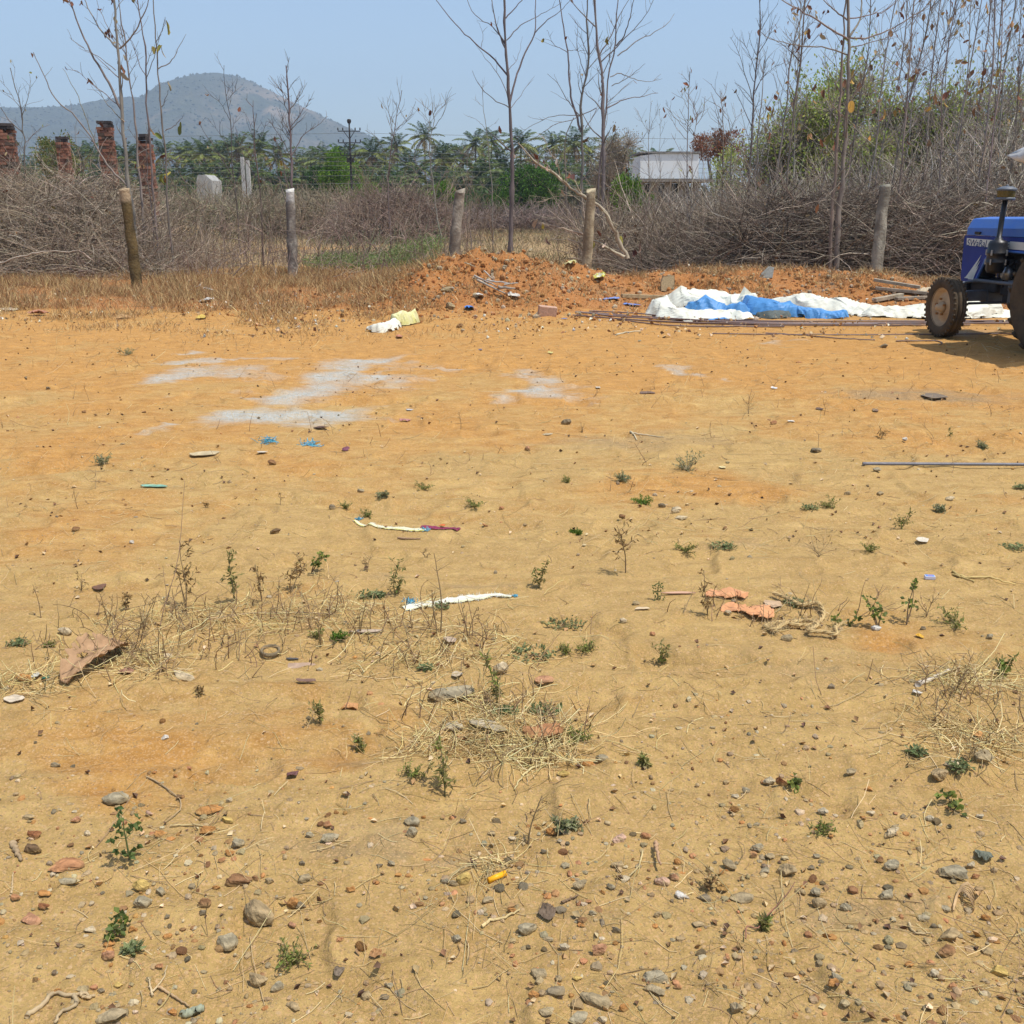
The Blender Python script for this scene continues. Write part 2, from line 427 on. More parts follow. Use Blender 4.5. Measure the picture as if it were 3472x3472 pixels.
def build_ground():
    ys = [-60, -30, -14, -7, -3.5, -1.5, -.4, .3]
    y = .8
    while y < 40: ys.append(y); y *= 1.0062
    while y < 3600: ys.append(y); y *= 1.05
    ys = np.array(ys)
    NT = 640
    t = np.linspace(-1, 1, NT); t = t * (0.75 + 0.25 * t * t)
    yy = np.repeat(ys[:, None], NT, 1)
    wd = 2.0 + .85 * np.maximum(ys, 0) + np.where(ys < 1.0, (1 - np.minimum(ys, 1)) * 3, 0) + np.where(ys > 60, (ys - 60) * .8, 0)
    xx = t[None, :] * wd[:, None]
    zz = hfun(xx, yy)
    # painted soil zones: real differences of soil colour
    org = sstep(4.2, 7.0, yy) * .55 + sstep(7.5, 10.5, yy) * .35
    org = org + .5 * blob(xx, yy, [U(330, 1400) + (560, 190, 1.3), U(250, 1500) + (340, 90, 1.2), U(560, 1460) + (200, 60, 1.4), U(0, 1020) + (300, 60, .9), U(820, 1500) + (160, 40, .9), U(560, 1360) + (260, 130), U(770, 1330) + (180, 90), U(500, 1130) + (180, 60), U(1380, 930) + (420, 60), U(60, 870) + (200, 50), U(150, 1000) + (380, 130), U(1700, 1190) + (120, 50)])
    org = org - .55 * blob(xx, yy, [U(1250, 860) + (500, 60), U(750, 1060) + (700, 70), U(1300, 1040) + (500, 40), U(1700, 900) + (400, 50)])
    org = org + .7 * (sstep(15.5, 17, yy) * (1 - sstep(24, 30, yy)))
    org = org + 1.1 * np.clip(gauss(xx, yy, -.4, 17.6, 2.3, 2.2, 3) + gauss(xx, yy, 4.5, 18.6, 4.0, 1.6, 3), 0, 1)
    cem = 1.0 * blob(xx, yy, [U(640, 708) + (165, 44), U(600, 738) + (190, 32), U(540, 780) + (150, 30), U(690, 690) + (110, 16), U(380, 712) + (160, 26, .85), U(360, 808) + (120, 9, .8),
                        U(470, 745) + (90, 9, .8), U(1000, 740) + (135, 26, .95), U(960, 715) + (100, 12, .7), U(1290, 700) + (50, 8, .65), U(350, 667) + (60, 5, .75), U(430, 683) + (150, 7, .75),
                        U(830, 695) + (120, 5, .7), U(1480, 640) + (90, 8, .5), U(1800, 625) + (200, 12, .5), U(1350, 712) + (60, 8, .55)], .7)
    grey = blob(xx, yy, [U(1730, 745) + (330, 24, .8), U(1200, 830) + (420, 30, .55), U(1500, 1035) + (450, 30, .4), U(760, 1100) + (400, 30, .35), U(380, 1050) + (200, 20, .2),
                         U(1500, 1250) + (900, 90, .35), U(620, 1570) + (260, 60, .7), U(800, 1580) + (200, 40, .6), U(1400, 1650) + (500, 80, .5), U(560, 1450) + (160, 40, .5), U(1000, 1750) + (500, 120, .35), U(300, 1330) + (500, 40, .15)])
    far = sstep(24, 32, yy)
    patch = sstep(.45, .6, fbm(xx * .09, yy * .06, 91, 3))
    org = np.where(far > 0, org * (1 - far) + far * (.75 - .6 * patch), org)
    grey = grey + far * (.35 + .5 * patch) + sstep(60, 120, yy) * .5
    grey = grey + .5 * (fbm(xx * .8, yy * 1.6, 95, 3) > .62) * sstep(15, 18, yy)
    cols = np.stack([np.clip(org, 0, 1.8), np.clip(cem, 0, 1), np.clip(grey, 0, 1)], -1).reshape(-1, 3)
    n0, n1 = yy.shape
    idx = np.arange(n0 * n1).reshape(n0, n1)
    Q = np.stack([idx[:-1, :-1], idx[:-1, 1:], idx[1:, 1:], idx[1:, :-1]], -1).reshape(-1, 4)
    m = Mesh().add(np.stack([xx, yy, zz], -1), Q, None, cols)
    return tag(m.build('ground', ground_material()), kind='structure')
build_ground()

# ------------------------------------------------------------ hill
def build_hill():
    prof = [(-2600, 235), (-1500, 225), (-900, 215), (-500, 205), (-250, 203), (0, 202), (90, 204), (150, 196), (200, 186), (250, 183), (285, 184), (300, 176), (325, 158), (350, 147), (380, 139), (410, 138), (445, 144), (480, 156),
            (520, 177), (560, 197), (610, 220), (650, 238), (690, 253), (730, 268), (780, 288), (860, 315), (960, 345), (1100, 372), (1500, 380), (2400, 384)]
    Yc = 2300.0
    pu = np.array([p[0] for p in prof], float) * 1.797; pv = np.array([p[1] for p in prof], float) * 1.797
    wx = []; wz = []
    for a, b_ in zip(pu, pv):
        p = atY(a, b_, Yc); wx.append(p.x); wz.append(p.z)
    xs = np.linspace(-3200, 1500, 620); ysr = np.linspace(1500, 3000, 160)
    X, Y = np.meshgrid(xs, ysr)
    crest = np.interp(X, wx, wz)
    crest = np.where(X > wx[-1] - 1, 0, crest)
    k = (Y - Yc)
    sh = np.where(k < 0, 1 - (-k / 760.) ** 1.25, 1 - (k / 640.) ** 1.6)
    ridge = 1 - np.abs(2 * fbm(X * .0042 + Y * .0007, Y * .0022, 5, 4) - 1)
    Z = crest * np.clip(sh, -.1, 1) + (ridge - .75) * 70 * np.clip(-k / 250, 0, 1) * np.clip(sh * 2.2, 0, 1) * np.clip(crest / 200, 0, 1)
    Z = Z + 5 * (fbm(X * .05, Y * .05, 9, 3) - .5) * np.clip(crest / 60, 0, 1)
    n0, n1 = X.shape; idx = np.arange(n0 * n1).reshape(n0, n1)
    Q = np.stack([idx[:-1, :-1], idx[:-1, 1:], idx[1:, 1:], idx[1:, :-1]], -1).reshape(-1, 4)
    rocky = sstep(.64, .78, fbm(X * .016, Y * .009, 14, 4)) * .38
    rocky = np.maximum(rocky, .9 * gauss(X, Z, -2300 * .2, 195, 90, 60) * sstep(.4, .6, fbm(X * .02, Y * .01, 15, 3)))
    a = np.array([.075, .078, .036]); r = np.array([.34, .24, .15])
    mott = fbm(X * .035, Y * .03, 16, 4)[..., None]
    col = (a * (.55 + .6 * mott)) * (1 - rocky[..., None]) + r * rocky[..., None]
    m = Mesh().add(np.stack([X, Y, Z], -1), Q, None, col.reshape(-1, 3))
    mt = mat('scrub_hill', attr=True, var=.55, scale=.09, bump=.8, bscale=.12, bdist=6)
    o = tag(m.build('hill', mt), kind='structure')
    # scrub on the skyline and slope
    n = 5200
    ix = rng.integers(0, n0 * n1, n * 4)
    P = np.stack([X, Y, Z], -1).reshape(-1, 3)[ix]
    vis = (P[:, 2] > 12) & (P[:, 1] < Yc + 40) & (np.abs(P[:, 0]) < 1900)
    P = P[vis][:n]
    base = np.array([[0, 0, 1.2], [1, 0, .3], [.3, .95, .3], [-.8, .6, .35], [-.8, -.6, .3], [.3, -.95, .35], [0, 0, -.3]])
    tri = np.array([(0, 1, 2), (0, 2, 3), (0, 3, 4), (0, 4, 5), (0, 5, 1), (1, 6, 2), (2, 6, 3), (3, 6, 4), (4, 6, 5), (5, 6, 1)])
    s = rng.uniform(1.4, 3.6, len(P))[:, None, None] * rng.uniform(.75, 1.25, (len(P), 7, 3))
    V = P[:, None, :] + base[None] * s
    T = (np.arange(len(P))[:, None, None] * 7 + tri[None]).reshape(-1, 3)
    c = np.repeat(np.array([.062, .068, .033])[None] * rng.uniform(.6, 1.5, (len(P), 1)), 7, axis=0)
    tag(Mesh().add(V, None, T, c).build('hill_scrub', mat('scrub', attr=True, bump=0, scale=.3), smooth=False), kind='stuff', label='far-off grey green scrub covering the hazy hill', cat='scrub')
build_hill()

# ------------------------------------------------------------ haze
def build_haze():
    m = bpy.data.materials.new('haze'); m.use_nodes = True
    N = m.node_tree.nodes; N.remove(N['Principled BSDF'])
    v = N.new('ShaderNodeVolumePrincipled'); v.inputs['Color'].default_value = (.62, .80, 1, 1)
    v.inputs['Density'].default_value = 0.00034; v.inputs['Anisotropy'].default_value = 0
    m.node_tree.links.new(v.outputs[0], N['Material Output'].inputs['Volume'])
    o = boxm((0, 1750, 205), (9000, 3900, 420)).build('haze', m, smooth=False)
    tag(o, kind='stuff', label='thin pale blue haze hanging over the whole plain', cat='haze')
build_haze()
# ------------------------------------------------------------ brick pillars, hut, tank house, poles, posts
M_brick = mat('brick', attr=True, var=.4, scale=7, bump=.5, bscale=40)
def brick_pillar(px0, px1, ptop, Y, label, lean=0, ragged=.05):
    a = atY(px0, ptop, Y); b_ = atY(px1, ptop, Y)
    wx = b_.x - a.x; cx = (a.x + b_.x) / 2; top = a.z; wy = .42
    base = H1(cx, Y) - .1
    m = Mesh(); z = base; row = 0; bh = .085
    m2 = boxm(((0, 0, (top + base) / 2 - .12)), (wx * .86, wy * .86, top - base - .3), acc=Mesh(), col=(.27, .19, .13))
    m.v += m2.v; m.c += m2.c; m.q += m2.q; m.qm += m2.qm; m.n += m2.n
    while z < top:
        n = max(2, int(round(wx / .22)))
        bw = wx / n
        for k in range(n + (row % 2)):
            xx = -wx / 2 + bw * (k + .5 - .5 * (row % 2))
            if row % 2 and (k == 0 or k == n): w_ = bw / 2; xx = -wx / 2 + (bw / 4 if k == 0 else wx - bw / 4)
            else: w_ = bw
            for sy in (-1, 1):
                f = (z - base) / (top - base)
                if rng.random() < .015: continue
                if z > top - .25 and rng.random() < .3: continue
                c = np.array([.30, .125, .072]) * rng.uniform(.6, 1.25) + rng.uniform(0, .03)
                if rng.random() < .1: c = np.array([.12, .08, .06])
                if z > top - .2: c = np.array([.07, .055, .05]) * rng.uniform(.8, 1.5)
                boxm((xx + rng.normal() * .012, sy * wy * .26 + rng.normal() * .02, z + bh / 2), (w_ - .012, wy * .5, bh - .012), acc=m, col=c)
        z += bh; row += 1
    o = m.build('brick_pillar', M_brick, smooth=False)
    o.location = (cx, Y, 0); o.rotation_euler = (0, lean, rng.uniform(-.25, .25))
    tag(o, label, 'pillar', 'unfinished brick pillars standing behind the dry brush')
brick_pillar(-50, 40, 420, 30, 'broad rough red brick pillar at the left edge of the photo')
brick_pillar(192, 228, 464, 34, 'short dark-topped red brick pillar between the broad one and the tall ragged one')
brick_pillar(330, 378, 416, 31, 'tall ragged red brick pillar with jagged right edge')
brick_pillar(470, 508, 460, 30, 'slim red brick pillar just right of the leaning brown post')

M_conc = mat('weathered_stone', attr=True, var=.5, scale=7, bump=.9, bscale=28, bdist=.02)
def stone_post(top, base, wpx, Y, label, c1, c2, ctop=None, name='stone_post'):
    a = atY(*top, Y); g = atY(*base, Y); g.z = H1(g.x, Y) - .1
    ax = a - g; n = 26; w_ = msize(wpx, g) * .58
    m = Mesh(); rings = []
    for k in range(n + 1):
        f = k / n; c = g + ax * f
        ang = np.arange(10) * 2 * np.pi / 10 + .3
        sq = 1 / np.maximum(np.abs(np.cos(ang)), np.abs(np.sin(ang))) ** .6
        r = w_ * (1.06 - .16 * f) * sq * (1 + .16 * (vn(ang * 1.3 + 5 * f, np.full(10, f * 9.), int(top[0])) - .5) * 2)
        V = np.stack([c.x + np.cos(ang) * r, c.y + np.sin(ang) * r * .9, np.full(10, c.z)], -1)
        if k == n: V[:, 2] += rng.normal(size=10) * .02 - np.linspace(0, .07, 10)
        rings.append(V)
    V = np.concatenate(rings); idx = np.arange(len(V)).reshape(n + 1, 10); nx = np.roll(idx, -1, 1)
    Q = np.stack([idx[:-1], nx[:-1], nx[1:], idx[1:]], -1).reshape(-1, 4)
    T = [(idx[n, 0], idx[n, j], idx[n, j + 1]) for j in range(1, 9)]
    f = ((V[:, 2] - g.z) / ax.z)[:, None]
    mo = sstep(.4, .6, fbm(V[:, 0] * 9 + V[:, 1] * 7, V[:, 2] * 5, int(top[0]), 4))[:, None]
    col = np.array(c1) * mo + np.array(c2) * (1 - mo)
    if ctop is not None: col = np.where(f > .86, np.array(ctop), col)
    m.add(V, Q, T, col)
    o = m.build(name, M_conc, smooth=True, origin=tuple(g)); tag(o, label, 'post', 'old fence posts along the edge of the lot')
    return o
stone_post(A(738, 1112), A(818, 1690), 30, 20.2, 'mossy brown leaning post with a pale broken top beside the left saplings', (.17, .115, .045), (.10, .07, .03), (.45, .33, .2))
stone_post(B(285, 945), B(308, 1560), 27, 23.2, 'upright grey post with a whitewashed top in front of a bare sapling', (.42, .38, .31), (.20, .17, .14), (.62, .6, .54))
stone_post(B(1525, 950), B(1452, 1440), 31, 22.6, 'rough grey stone post leaning right behind the dirt mound', (.42, .37, .29), (.24, .20, .15))
stone_post(C(588, 850), C(553, 1400), 29, 21.5, 'yellowish stone post with a fallen limb propped against it', (.50, .42, .27), (.30, .23, .14))
stone_post(D(808, 1003), D(757, 1480), 33, 21.5, 'grey lichened stone post in front of the dense thicket', (.44, .41, .32), (.24, .22, .17))

M_white = mat('whitewash', (.74, .75, .73), var=.5, scale=1.6, col2=(.30, .27, .23), thr=(.53, .80), bump=.3, bscale=8, stretch=(1, 1, .35))
M_shade = mat('painted_shade', (.015, .014, .013), var=.2, bump=0)  # near-black colour standing in for shade inside openings
M_grey = mat('grey_plaster', (.28, .25, .21), var=.5, scale=2, bump=.3, bscale=9)
def tank_house():
    Y = 62.0
    r = empty('tank_house', (0, 0, 0), 0, 'old whitewashed concrete upper room with black stains above the right brush', 'building')
    a = atY(*E(1243, 838), Y); b_ = atY(*E(1556, 975), Y)
    x0, x1, z1, z0 = a.x, b_.x, a.z, b_.z
    m = Mesh(); N = 26
    prism([(x0, z0), (x1, z0), (x1, z1 - .02), (x0 + (x1 - x0) * .6, z1 + .02), (x0 + .9, z1 - .01), (x0, z1 - .12)], Y, Y + 4, acc=m)
    m.build('upper_wall', M_white, r, smooth=False)
    m = Mesh(); boxm(((x0 + x1) / 2, Y + 2, z1 + .06), (x1 - x0 + .12, 4.15, .1), acc=m); m.build('parapet', mat('mouldy_parapet', (.09, .085, .08), var=.6, scale=3, col2=(.4, .38, .35)), r, smooth=False)
    m = Mesh(); boxm(((x0 + x1) / 2 + .35, Y + 1.6, z0 - .12), (x1 - x0 + .9, 5.0, .14), acc=m); m.build('floor_slab', M_grey, r, smooth=False)
    zb = H1(x0, Y) - .2
    m = Mesh()
    n = 4
    for k in range(n + 1):
        x = x0 + .1 + (x1 - x0 - .2) * k / n
        boxm((x, Y + .3, (zb + z0 - .2) / 2), (.42, .4, z0 - .2 - zb), acc=m)
    boxm(((x0 + x1) / 2, Y + .32, zb + (z0 - zb) * .28), (x1 - x0 - .1, .3, (z0 - zb) * .56), acc=m)
    m.build('lower_wall', M_grey, r, smooth=False)
    m = Mesh(); boxm(((x0 + x1) / 2, Y + 1.4, (zb + z0 - .2) / 2), (x1 - x0 - .5, .1, z0 - .3 - zb), acc=m); m.build('interior_shade_panel', M_shade, r, smooth=False)  # black sheet behind the piers, painting the shade of the room
tank_house()
def hut():
    Y = 66.
    a = atY(*A(1165, 1040), Y); b_ = atY(*A(1268, 1160), Y)
    r = empty('white_hut', ((a.x + b_.x) / 2, Y, 0), 0, 'small whitewashed hut half hidden by brush left of the twin concrete poles', 'hut')
    z0 = H1(a.x, Y) - .1; w_ = b_.x - a.x
    m = Mesh(); prism([(-w_ / 2, z0), (w_ / 2, z0), (w_ / 2, a.z - .35), (w_ * .1, a.z), (-w_ * .38, a.z - .05), (-w_ / 2, a.z - .4)], 0, 2.2, acc=m)
    m.build('wall', mat('dull_limewash', (.42, .42, .39), var=.45, scale=2.2, bump=.3), r, smooth=False)
    m = Mesh(); boxm((w_ * .2, -.02, z0 + .9), (.6, .05, 1.5), acc=m); m.build('doorway_shade_panel', M_shade, r, smooth=False)  # black slab on the wall, painting the shade of a door opening
hut()
for k, (a, b_) in enumerate(((A(1443, 935), A(1455, 1110)), (A(1478, 955), A(1484, 1100)))):
    m = Mesh(); p = atY(*a, 60); q = atY(*b_, 60); q.z = H1(q.x, 60) - .2
    prism([(-.13, 0), (.13, 0), (.09, p.z - q.z), (-.09, p.z - q.z)], -.1, .1, acc=m)
    o = m.build('concrete_pole', mat('pole_concrete', (.55, .53, .48), var=.3) if k == 0 else bpy.data.materials['pole_concrete'], smooth=False, origin=None); o.location = q
    tag(o, ('taller left one' if k == 0 else 'shorter right one') + ' of two pale concrete poles in front of the palms', 'pole', 'twin concrete poles')

# ---- utility pole with cross arms
M_iron = mat('dark_iron', (.035, .03, .028), var=.3, rough=.7)
M_wire = mat('wire', (.16, .17, .17), var=.1, bump=0, rough=.5)
WY = 78.0
def utility_pole():
    t = atY(*B(748, 460), WY); g = atY(*B(740, 1040), WY); g.z = H1(g.x, WY)
    r = empty('utility_pole', tuple(g), 0, 'dark steel utility pole with four cross arms rising above the palms', 'utility pole')
    hgt = t.z - g.z
    tubes([[(0, 0, -.2), (0, 0, hgt * .55), (.02, 0, hgt)]], [[.10, .075, .055]], 8, acc=(m := Mesh()), cap=True); m.build('pole', M_iron, r)
    for f, wd in ((.915, .95), (.805, .95), (.685, .8)):
        m = Mesh(); boxm((0, -.1, hgt * f), (wd * 2 * .85, .05, .06), acc=m)
        arm = m.build('cross_arm', M_iron, r, smooth=False)
        for x in (-.8, -.45, .45, .8):
            m = lathe([(0, 0), (.045, .01), (.055, .07), (.035, .1), (.05, .15), (.03, .19), (0, .2)], 8, at=(x * wd / .95, -.1, hgt * f + .045)); m.build('insulator', M_iron, arm)
        tubes([[(0, 0, hgt * f - .55), (wd * .4, -.08, hgt * f - .03)], [(0, 0, hgt * f - .55), (-wd * .4, -.08, hgt * f - .03)]], .025, 4, acc=(m := Mesh())); m.build('brace', M_iron, arm)
    m = lathe([(0, 0), (.11, .02), (.16, .18), (.12, .3), (0, .32)], 10, at=(.02, 0, hgt - .1)); m.build('pole_cap', M_iron, r)
    m = Mesh()
    for s in (-1, 1): boxm((s * .16, -.08, hgt * .64), (.2, .2, .3), acc=m)
    m.build('switch_box', M_iron, r, smooth=False)
utility_pole()
wires = [(262, 268, .0), (287, 286, .2), (296, 296, .1), (304, 303, .25), (312, 311, .2), (321, 320, .1), (331, 330, .1), (346, 344, .1)]
for k, (v0, v1, sg) in enumerate(wires):
    a = atY(-900, v0 * 1.797, WY); b_ = atY(665 * 1.797, v0 * 1.797 + (0 if k else -20), WY - .1); c = atY(3700, v1 * 1.797, WY + 4)
    P = []
    for (p, q) in ((a, b_), (b_, c)):
        for f in np.linspace(0, 1, 22)[(0 if not P else 1):]:
            z = p.z + (q.z - p.z) * f - (1.0 if k else .6) * 4 * f * (1 - f) * .22
            P.append((p.x + (q.x - p.x) * f, p.y + (q.y - p.y) * f, z))
    P = np.array(P)
    o = tubes(P[None], .011 if k < 7 else .014, 4).build('power_line', M_wire)
    tag(o, ['topmost thin power line reaching the head of the utility pole', 'power line running across the palm crowns, second from the top', 'third power line from the top strung before the palms',
            'fourth power line from the top strung before the palms', 'fifth power line from the top strung before the palms', 'third power line from the bottom strung before the palms',
            'second lowest power line crossing in front of the palms', 'lowest power line crossing in front of the palm trunks'][k], 'power line', 'power lines in front of the palms')

# ------------------------------------------------------------ tractor
M_blue_shade = mat('tractor_blue_shaded', (.008, .030, .23), var=.22, scale=3, rough=.45, spec=.35, bump=.03, bscale=20)  # body blue darkened: shade on the hood sides put into the colour
M_blue_lit = mat('tractor_blue_lit', (.03, .13, .50), var=.25, scale=4, rough=.5, spec=.5, bump=.03, col2=(.07, .16, .42))  # same blue brightened: sunlight on the hood top put into the colour
M_black = mat('black_enamel', (.012, .012, .014), var=.3, rough=.42, spec=.5, bump=.05)
M_engine = mat('engine_iron', (.045, .045, .048), var=.5, scale=14, rough=.6, bump=.4)
M_greym = mat('grey_metal', (.12, .14, .17), var=.35, scale=9, rough=.55, spec=.5, bump=.1)
M_tyre = mat('dusty_tyre', (.055, .045, .034), var=.5, scale=6, rough=.95, bump=.3, bscale=50, col2=(.12, .085, .05), spec=.15)
M_rim = mat('cream_rim', (.52, .40, .25), var=.4, scale=5, col2=(.36, .24, .13), rough=.7, bump=.15)
M_rust = mat('rust', (.33, .16, .05), var=.4, scale=14, rough=.8)
M_amber = mat('amber_lens', (.75, .13, .01), var=.1, rough=.2, bump=0)
M_decal = mat('white_decal', (.62, .64, .60), var=.12, scale=8, bump=0, rough=.5)
M_lett = mat('decal_letters', (.02, .05, .15), var=.1, bump=0)
M_bowl = mat('yellowed_glass', (.12, .09, .02), var=.3, rough=.25, spec=.6, bump=0)
M_steel = mat('dull_steel', (.32, .33, .34), var=.3, rough=.35, metal=.7, bump=.05)
M_sheet = mat('white_sheeting', (.72, .72, .70), var=.12, scale=3, rough=.6, bump=.1, trans=.2)
M_seat = mat('black_vinyl', (.02, .02, .02), var=.2, rough=.6)

def wheel(name, r, wd, rimr, lugs, parent, loc, side, kind):
    root = bpy.data.objects.new(name, None); COL.objects.link(root); root.parent = parent; root.location = loc
    h = wd / 2
    prof = [(rimr, -h * .72), (rimr + .02, -h * .92), (rimr + (r - rimr) * .5, -h * 1.04), (r * .93, -h * .95), (r * .975, -h * .78)]
    if kind == 'front':
        for a, b_ in ((-.62, 1), (-.44, 1), (-.40, .955), (-.24, .955), (-.2, 1), (-.08, 1.012), (.08, 1.012), (.2, 1), (.24, .955), (.4, .955), (.44, 1), (.62, 1)): prof.append((r * b_ * .988, h * a))
    else:
        prof += [(r * .955, -h * .5), (r * .965, 0), (r * .955, h * .5)]
    prof += [(r * .975, h * .78), (r * .93, h * .95), (rimr + (r - rimr) * .5, h * 1.04), (rimr + .02, h * .92), (rimr, h * .72), (rimr - .01, 0), (rimr, -h * .72)]
    m = lathe(prof, 72, 'Y')
    if kind == 'front':
        for k in range(34):
            a = 2 * math.pi * k / 34
            for s in (-1, 1):
                c = Vector((math.cos(a) * r * .965, s * h * .84, math.sin(a) * r * .965))
                rot = Matrix.Rotation(-a, 3, 'Y')
                boxm(c, (.042, h * .22, .030), rot, m)
    else:
        for k in range(lugs):
            for s in (-1, 1):
                a = 2 * math.pi * (k + (.5 if s > 0 else 0)) / lugs
                pts = []
                for j in range(6):
                    f = j / 5; aa = a + s * 0 + f * .26
                    pts.append((math.cos(aa) * r * (.985 - .05 * max(0, f - .8) * 3), s * h * (.02 + f * .99), math.sin(aa) * r * (.985 - .05 * max(0, f - .8) * 3)))
                tubes([pts], .022, 4, acc=m, cap=True)
    m.build('tyre', M_tyre, root)
    o_ = side
    rp = [(rimr, o_ * h * .74), (rimr + .012, o_ * h * .80), (rimr + .014, o_ * h * .70), (rimr - .02, o_ * h * .6), (rimr - .035, o_ * h * .2), (rimr * .80, o_ * h * .12), (rimr * .62, o_ * h * .30), (rimr * .40, o_ * h * .33), (0, o_ * h * .33)]
    rim = lathe(rp, 48, 'Y')
    rp2 = [(rimr - .01, -o_ * h * .74), (rimr - .03, -o_ * h * .3), (rimr - .035, o_ * h * .2)]
    lathe(rp2, 48, 'Y', acc=rim)
    rm = rim.build('rim', M_rim, root)
    hr = rimr * .3
    hub = lathe([(0, o_ * (h * .33 + .0)), (hr, o_ * h * .33), (hr * .95, o_ * (h * .33 + .035)), (hr * .62, o_ * (h * .33 + .05)), (hr * .5, o_ * (h * .33 + .09)), (0, o_ * (h * .33 + .10))][::-1], 20, 'Y')
    hub.build('hub', M_rim, root)
    nb = 5 if kind == 'front' else 8
    for k in range(nb):
        a = 2 * math.pi * k / nb + .3
        b_ = lathe([(0, 0), (.016, 0), (.016, .028), (0, .03)], 6, 'Y'); 
        if o_ < 0: b_.v = [v * np.array([1, 1, 1]) for v in b_.v]
        ob = b_.build('bolt', M_rust, root); ob.location = (math.cos(a) * hr * 1.45, o_ * (h * .33 + (.0 if o_ < 0 else .03)), math.sin(a) * hr * 1.45)
    return root

def tractor():
    p = G(3194, 1139)              # where the near front tyre touches the soil
    rz = R_(103); f = Vector((math.cos(rz), math.sin(rz), 0)); l = Vector((-math.sin(rz), math.cos(rz), 0))
    o = p - l * .70 + Vector((0, 0, 0.0)); o.z = H1(p.x, p.y) - .005
    T = empty('tractor', tuple(o), rz, 'blue farm tractor with cream wheels parked at the right edge of the lot', 'tractor')
    def part(name, m, mt, parent=T, smooth=False, bevel=0): return m.build(name, mt, parent, smooth=smooth, bevel=bevel)
    for s in (1, -1):
        fw = wheel('front_wheel', .365, .185, .235, 0, T, (0, s * .70, .365), s, 'front'); fw.rotation_euler.z = R_(-7)
    wheel('rear_wheel', .635, .34, .375, 22, T, (-1.93, .70, .635), 1, 'rear')
    wheel('rear_wheel', .635, .34, .375, 22, T, (-1.93, -.70, .635), -1, 'rear')
    # axle beam and steering
    m = Mesh(); boxm((0, 0, .50), (.13, 1.04, .13), acc=m); boxm((0, 0, .50), (.15, .34, .17), acc=m); part('axle_beam', m, M_greym, bevel=.012)
    for s in (-1, 1):
        m = Mesh(); tubes([[(0, s * .55, .36), (0, s * .55, .60)]], .045, 12, acc=m, cap=True); tubes([[(0, s * .50, .40), (0, s * .66, .37)]], .04, 10, acc=m, cap=True); part('steering_knuckle', m, M_greym, smooth=True)
    m = Mesh(); tubes([[(-.16, -.5, .42), (-.16, .5, .42)]], .016, 8, acc=m, cap=True); part('tie_rod', m, M_black, smooth=True)
    m = Mesh(); tubes([[(.02, .48, .66), (-.04, .42, .68), (-.2, .36, .70)]], .016, 8, acc=m, cap=True); tubes([[(-.08, .40, .70), (-.75, .40, .70), (-1.35, .41, .73)]], .021, 8, acc=m, cap=True); part('drag_link', m, M_greym, smooth=True)
    # engine and chassis
    m = Mesh(); boxm((.10, 0, .62), (.62, .34, .16), acc=m); boxm((.34, 0, .60), (.12, .46, .2), acc=m); part('front_support', m, M_engine, bevel=.02)
    m = Mesh(); boxm((-.72, 0, .80), (.92, .30, .55), acc=m); boxm((-.72, 0, .50), (.86, .26, .14), acc=m)
    for k in range(3): boxm((-.42 - k * .28, 0, 1.12), (.22, .24, .12), acc=m)
    for k in range(7): boxm((-.34 - k * .12, .155, .86), (.03, .05, .2), acc=m)
    part('engine_block', m, M_engine, bevel=.015)
    m = Mesh(); boxm((-1.55, 0, .66), (.85, .36, .38), acc=m); boxm((-1.95, 0, .66), (.5, .95, .30), acc=m); part('gearbox', m, M_engine, bevel=.03)
    m = Mesh()
    for x in (-.62, -.78): lathe([(0, .40), (.045, .41), (.058, .45), (.058, .60), (.068, .61), (.068, .68), (0, .69)], 16, acc=m, at=(x, .24, 0))
    boxm((-.70, .22, .70), (.30, .12, .05), acc=m); part('fuel_filters', m, M_greym, smooth=True)
    m = Mesh(); 
    for s in (0, 1): tubes([[(-.35 - .05 * s, .19, .62 + .1 * s), (-.4, .22, .86), (-.55, .21, .95), (-.8 - .1 * s, .21, .9), (-1.1, .2, .98)]], .012, 6, acc=m)
    tubes([[(-.30, .2, .75), (-.36, .23, .92), (-.42, .2, 1.02)]], .03, 10, acc=m); part('hoses', m, M_black, smooth=True)
    m = lathe([(0, -.05), (.075, -.04), (.085, 0), (.075, .04), (0, .05)], 18, 'Y', at=(-.45, .23, .80)); part('alternator', m, M_steel, smooth=True)
    # hood: top shell with chamfered shoulders
    prof = [(-.275, 1.235), (-.275, 1.32), (-.215, 1.435), (0, 1.455), (.215, 1.435), (.275, 1.32), (.275, 1.235)]
    m = Mesh(); rings = []
    for x, dz, k in ((.38, -.035, .9), (.35, -.008, .97), (.30, 0, 1), (-1.42, .02, 1.0)):
        rings.append([(x, a * k, 1.235 + (b_ - 1.235) * (1 if dz > -.02 else .86) + (dz if b_ > 1.25 else 0)) for a, b_ in prof])
    V = np.array(rings).reshape(-1, 3); idx = np.arange(len(V)).reshape(4, 7)
    Q = np.stack([idx[:-1, :-1], idx[:-1, 1:], idx[1:, 1:], idx[1:, :-1]], -1).reshape(-1, 4)
    m.add(V, Q, [(idx[0, 0], idx[0, j + 1], idx[0, j]) for j in range(1, 6)] + [(idx[3, 0], idx[3, j], idx[3, j + 1]) for j in range(1, 6)])
    hood = part('hood_top', m, M_blue_lit, bevel=.012)
    # side panels with the arched cut out round the air cleaner
    side = [(.36, 1.228), (.375, 1.18), (.345, .70), (.33, .655), (.10, .665), (.03, .70), (-.10, .96), (-.17, 1.03), (-.26, 1.06), (-.78, 1.06), (-.85, 1.02), (-.93, .86), (-1.0, .83), (-1.42, .83), (-1.42, 1.228)]
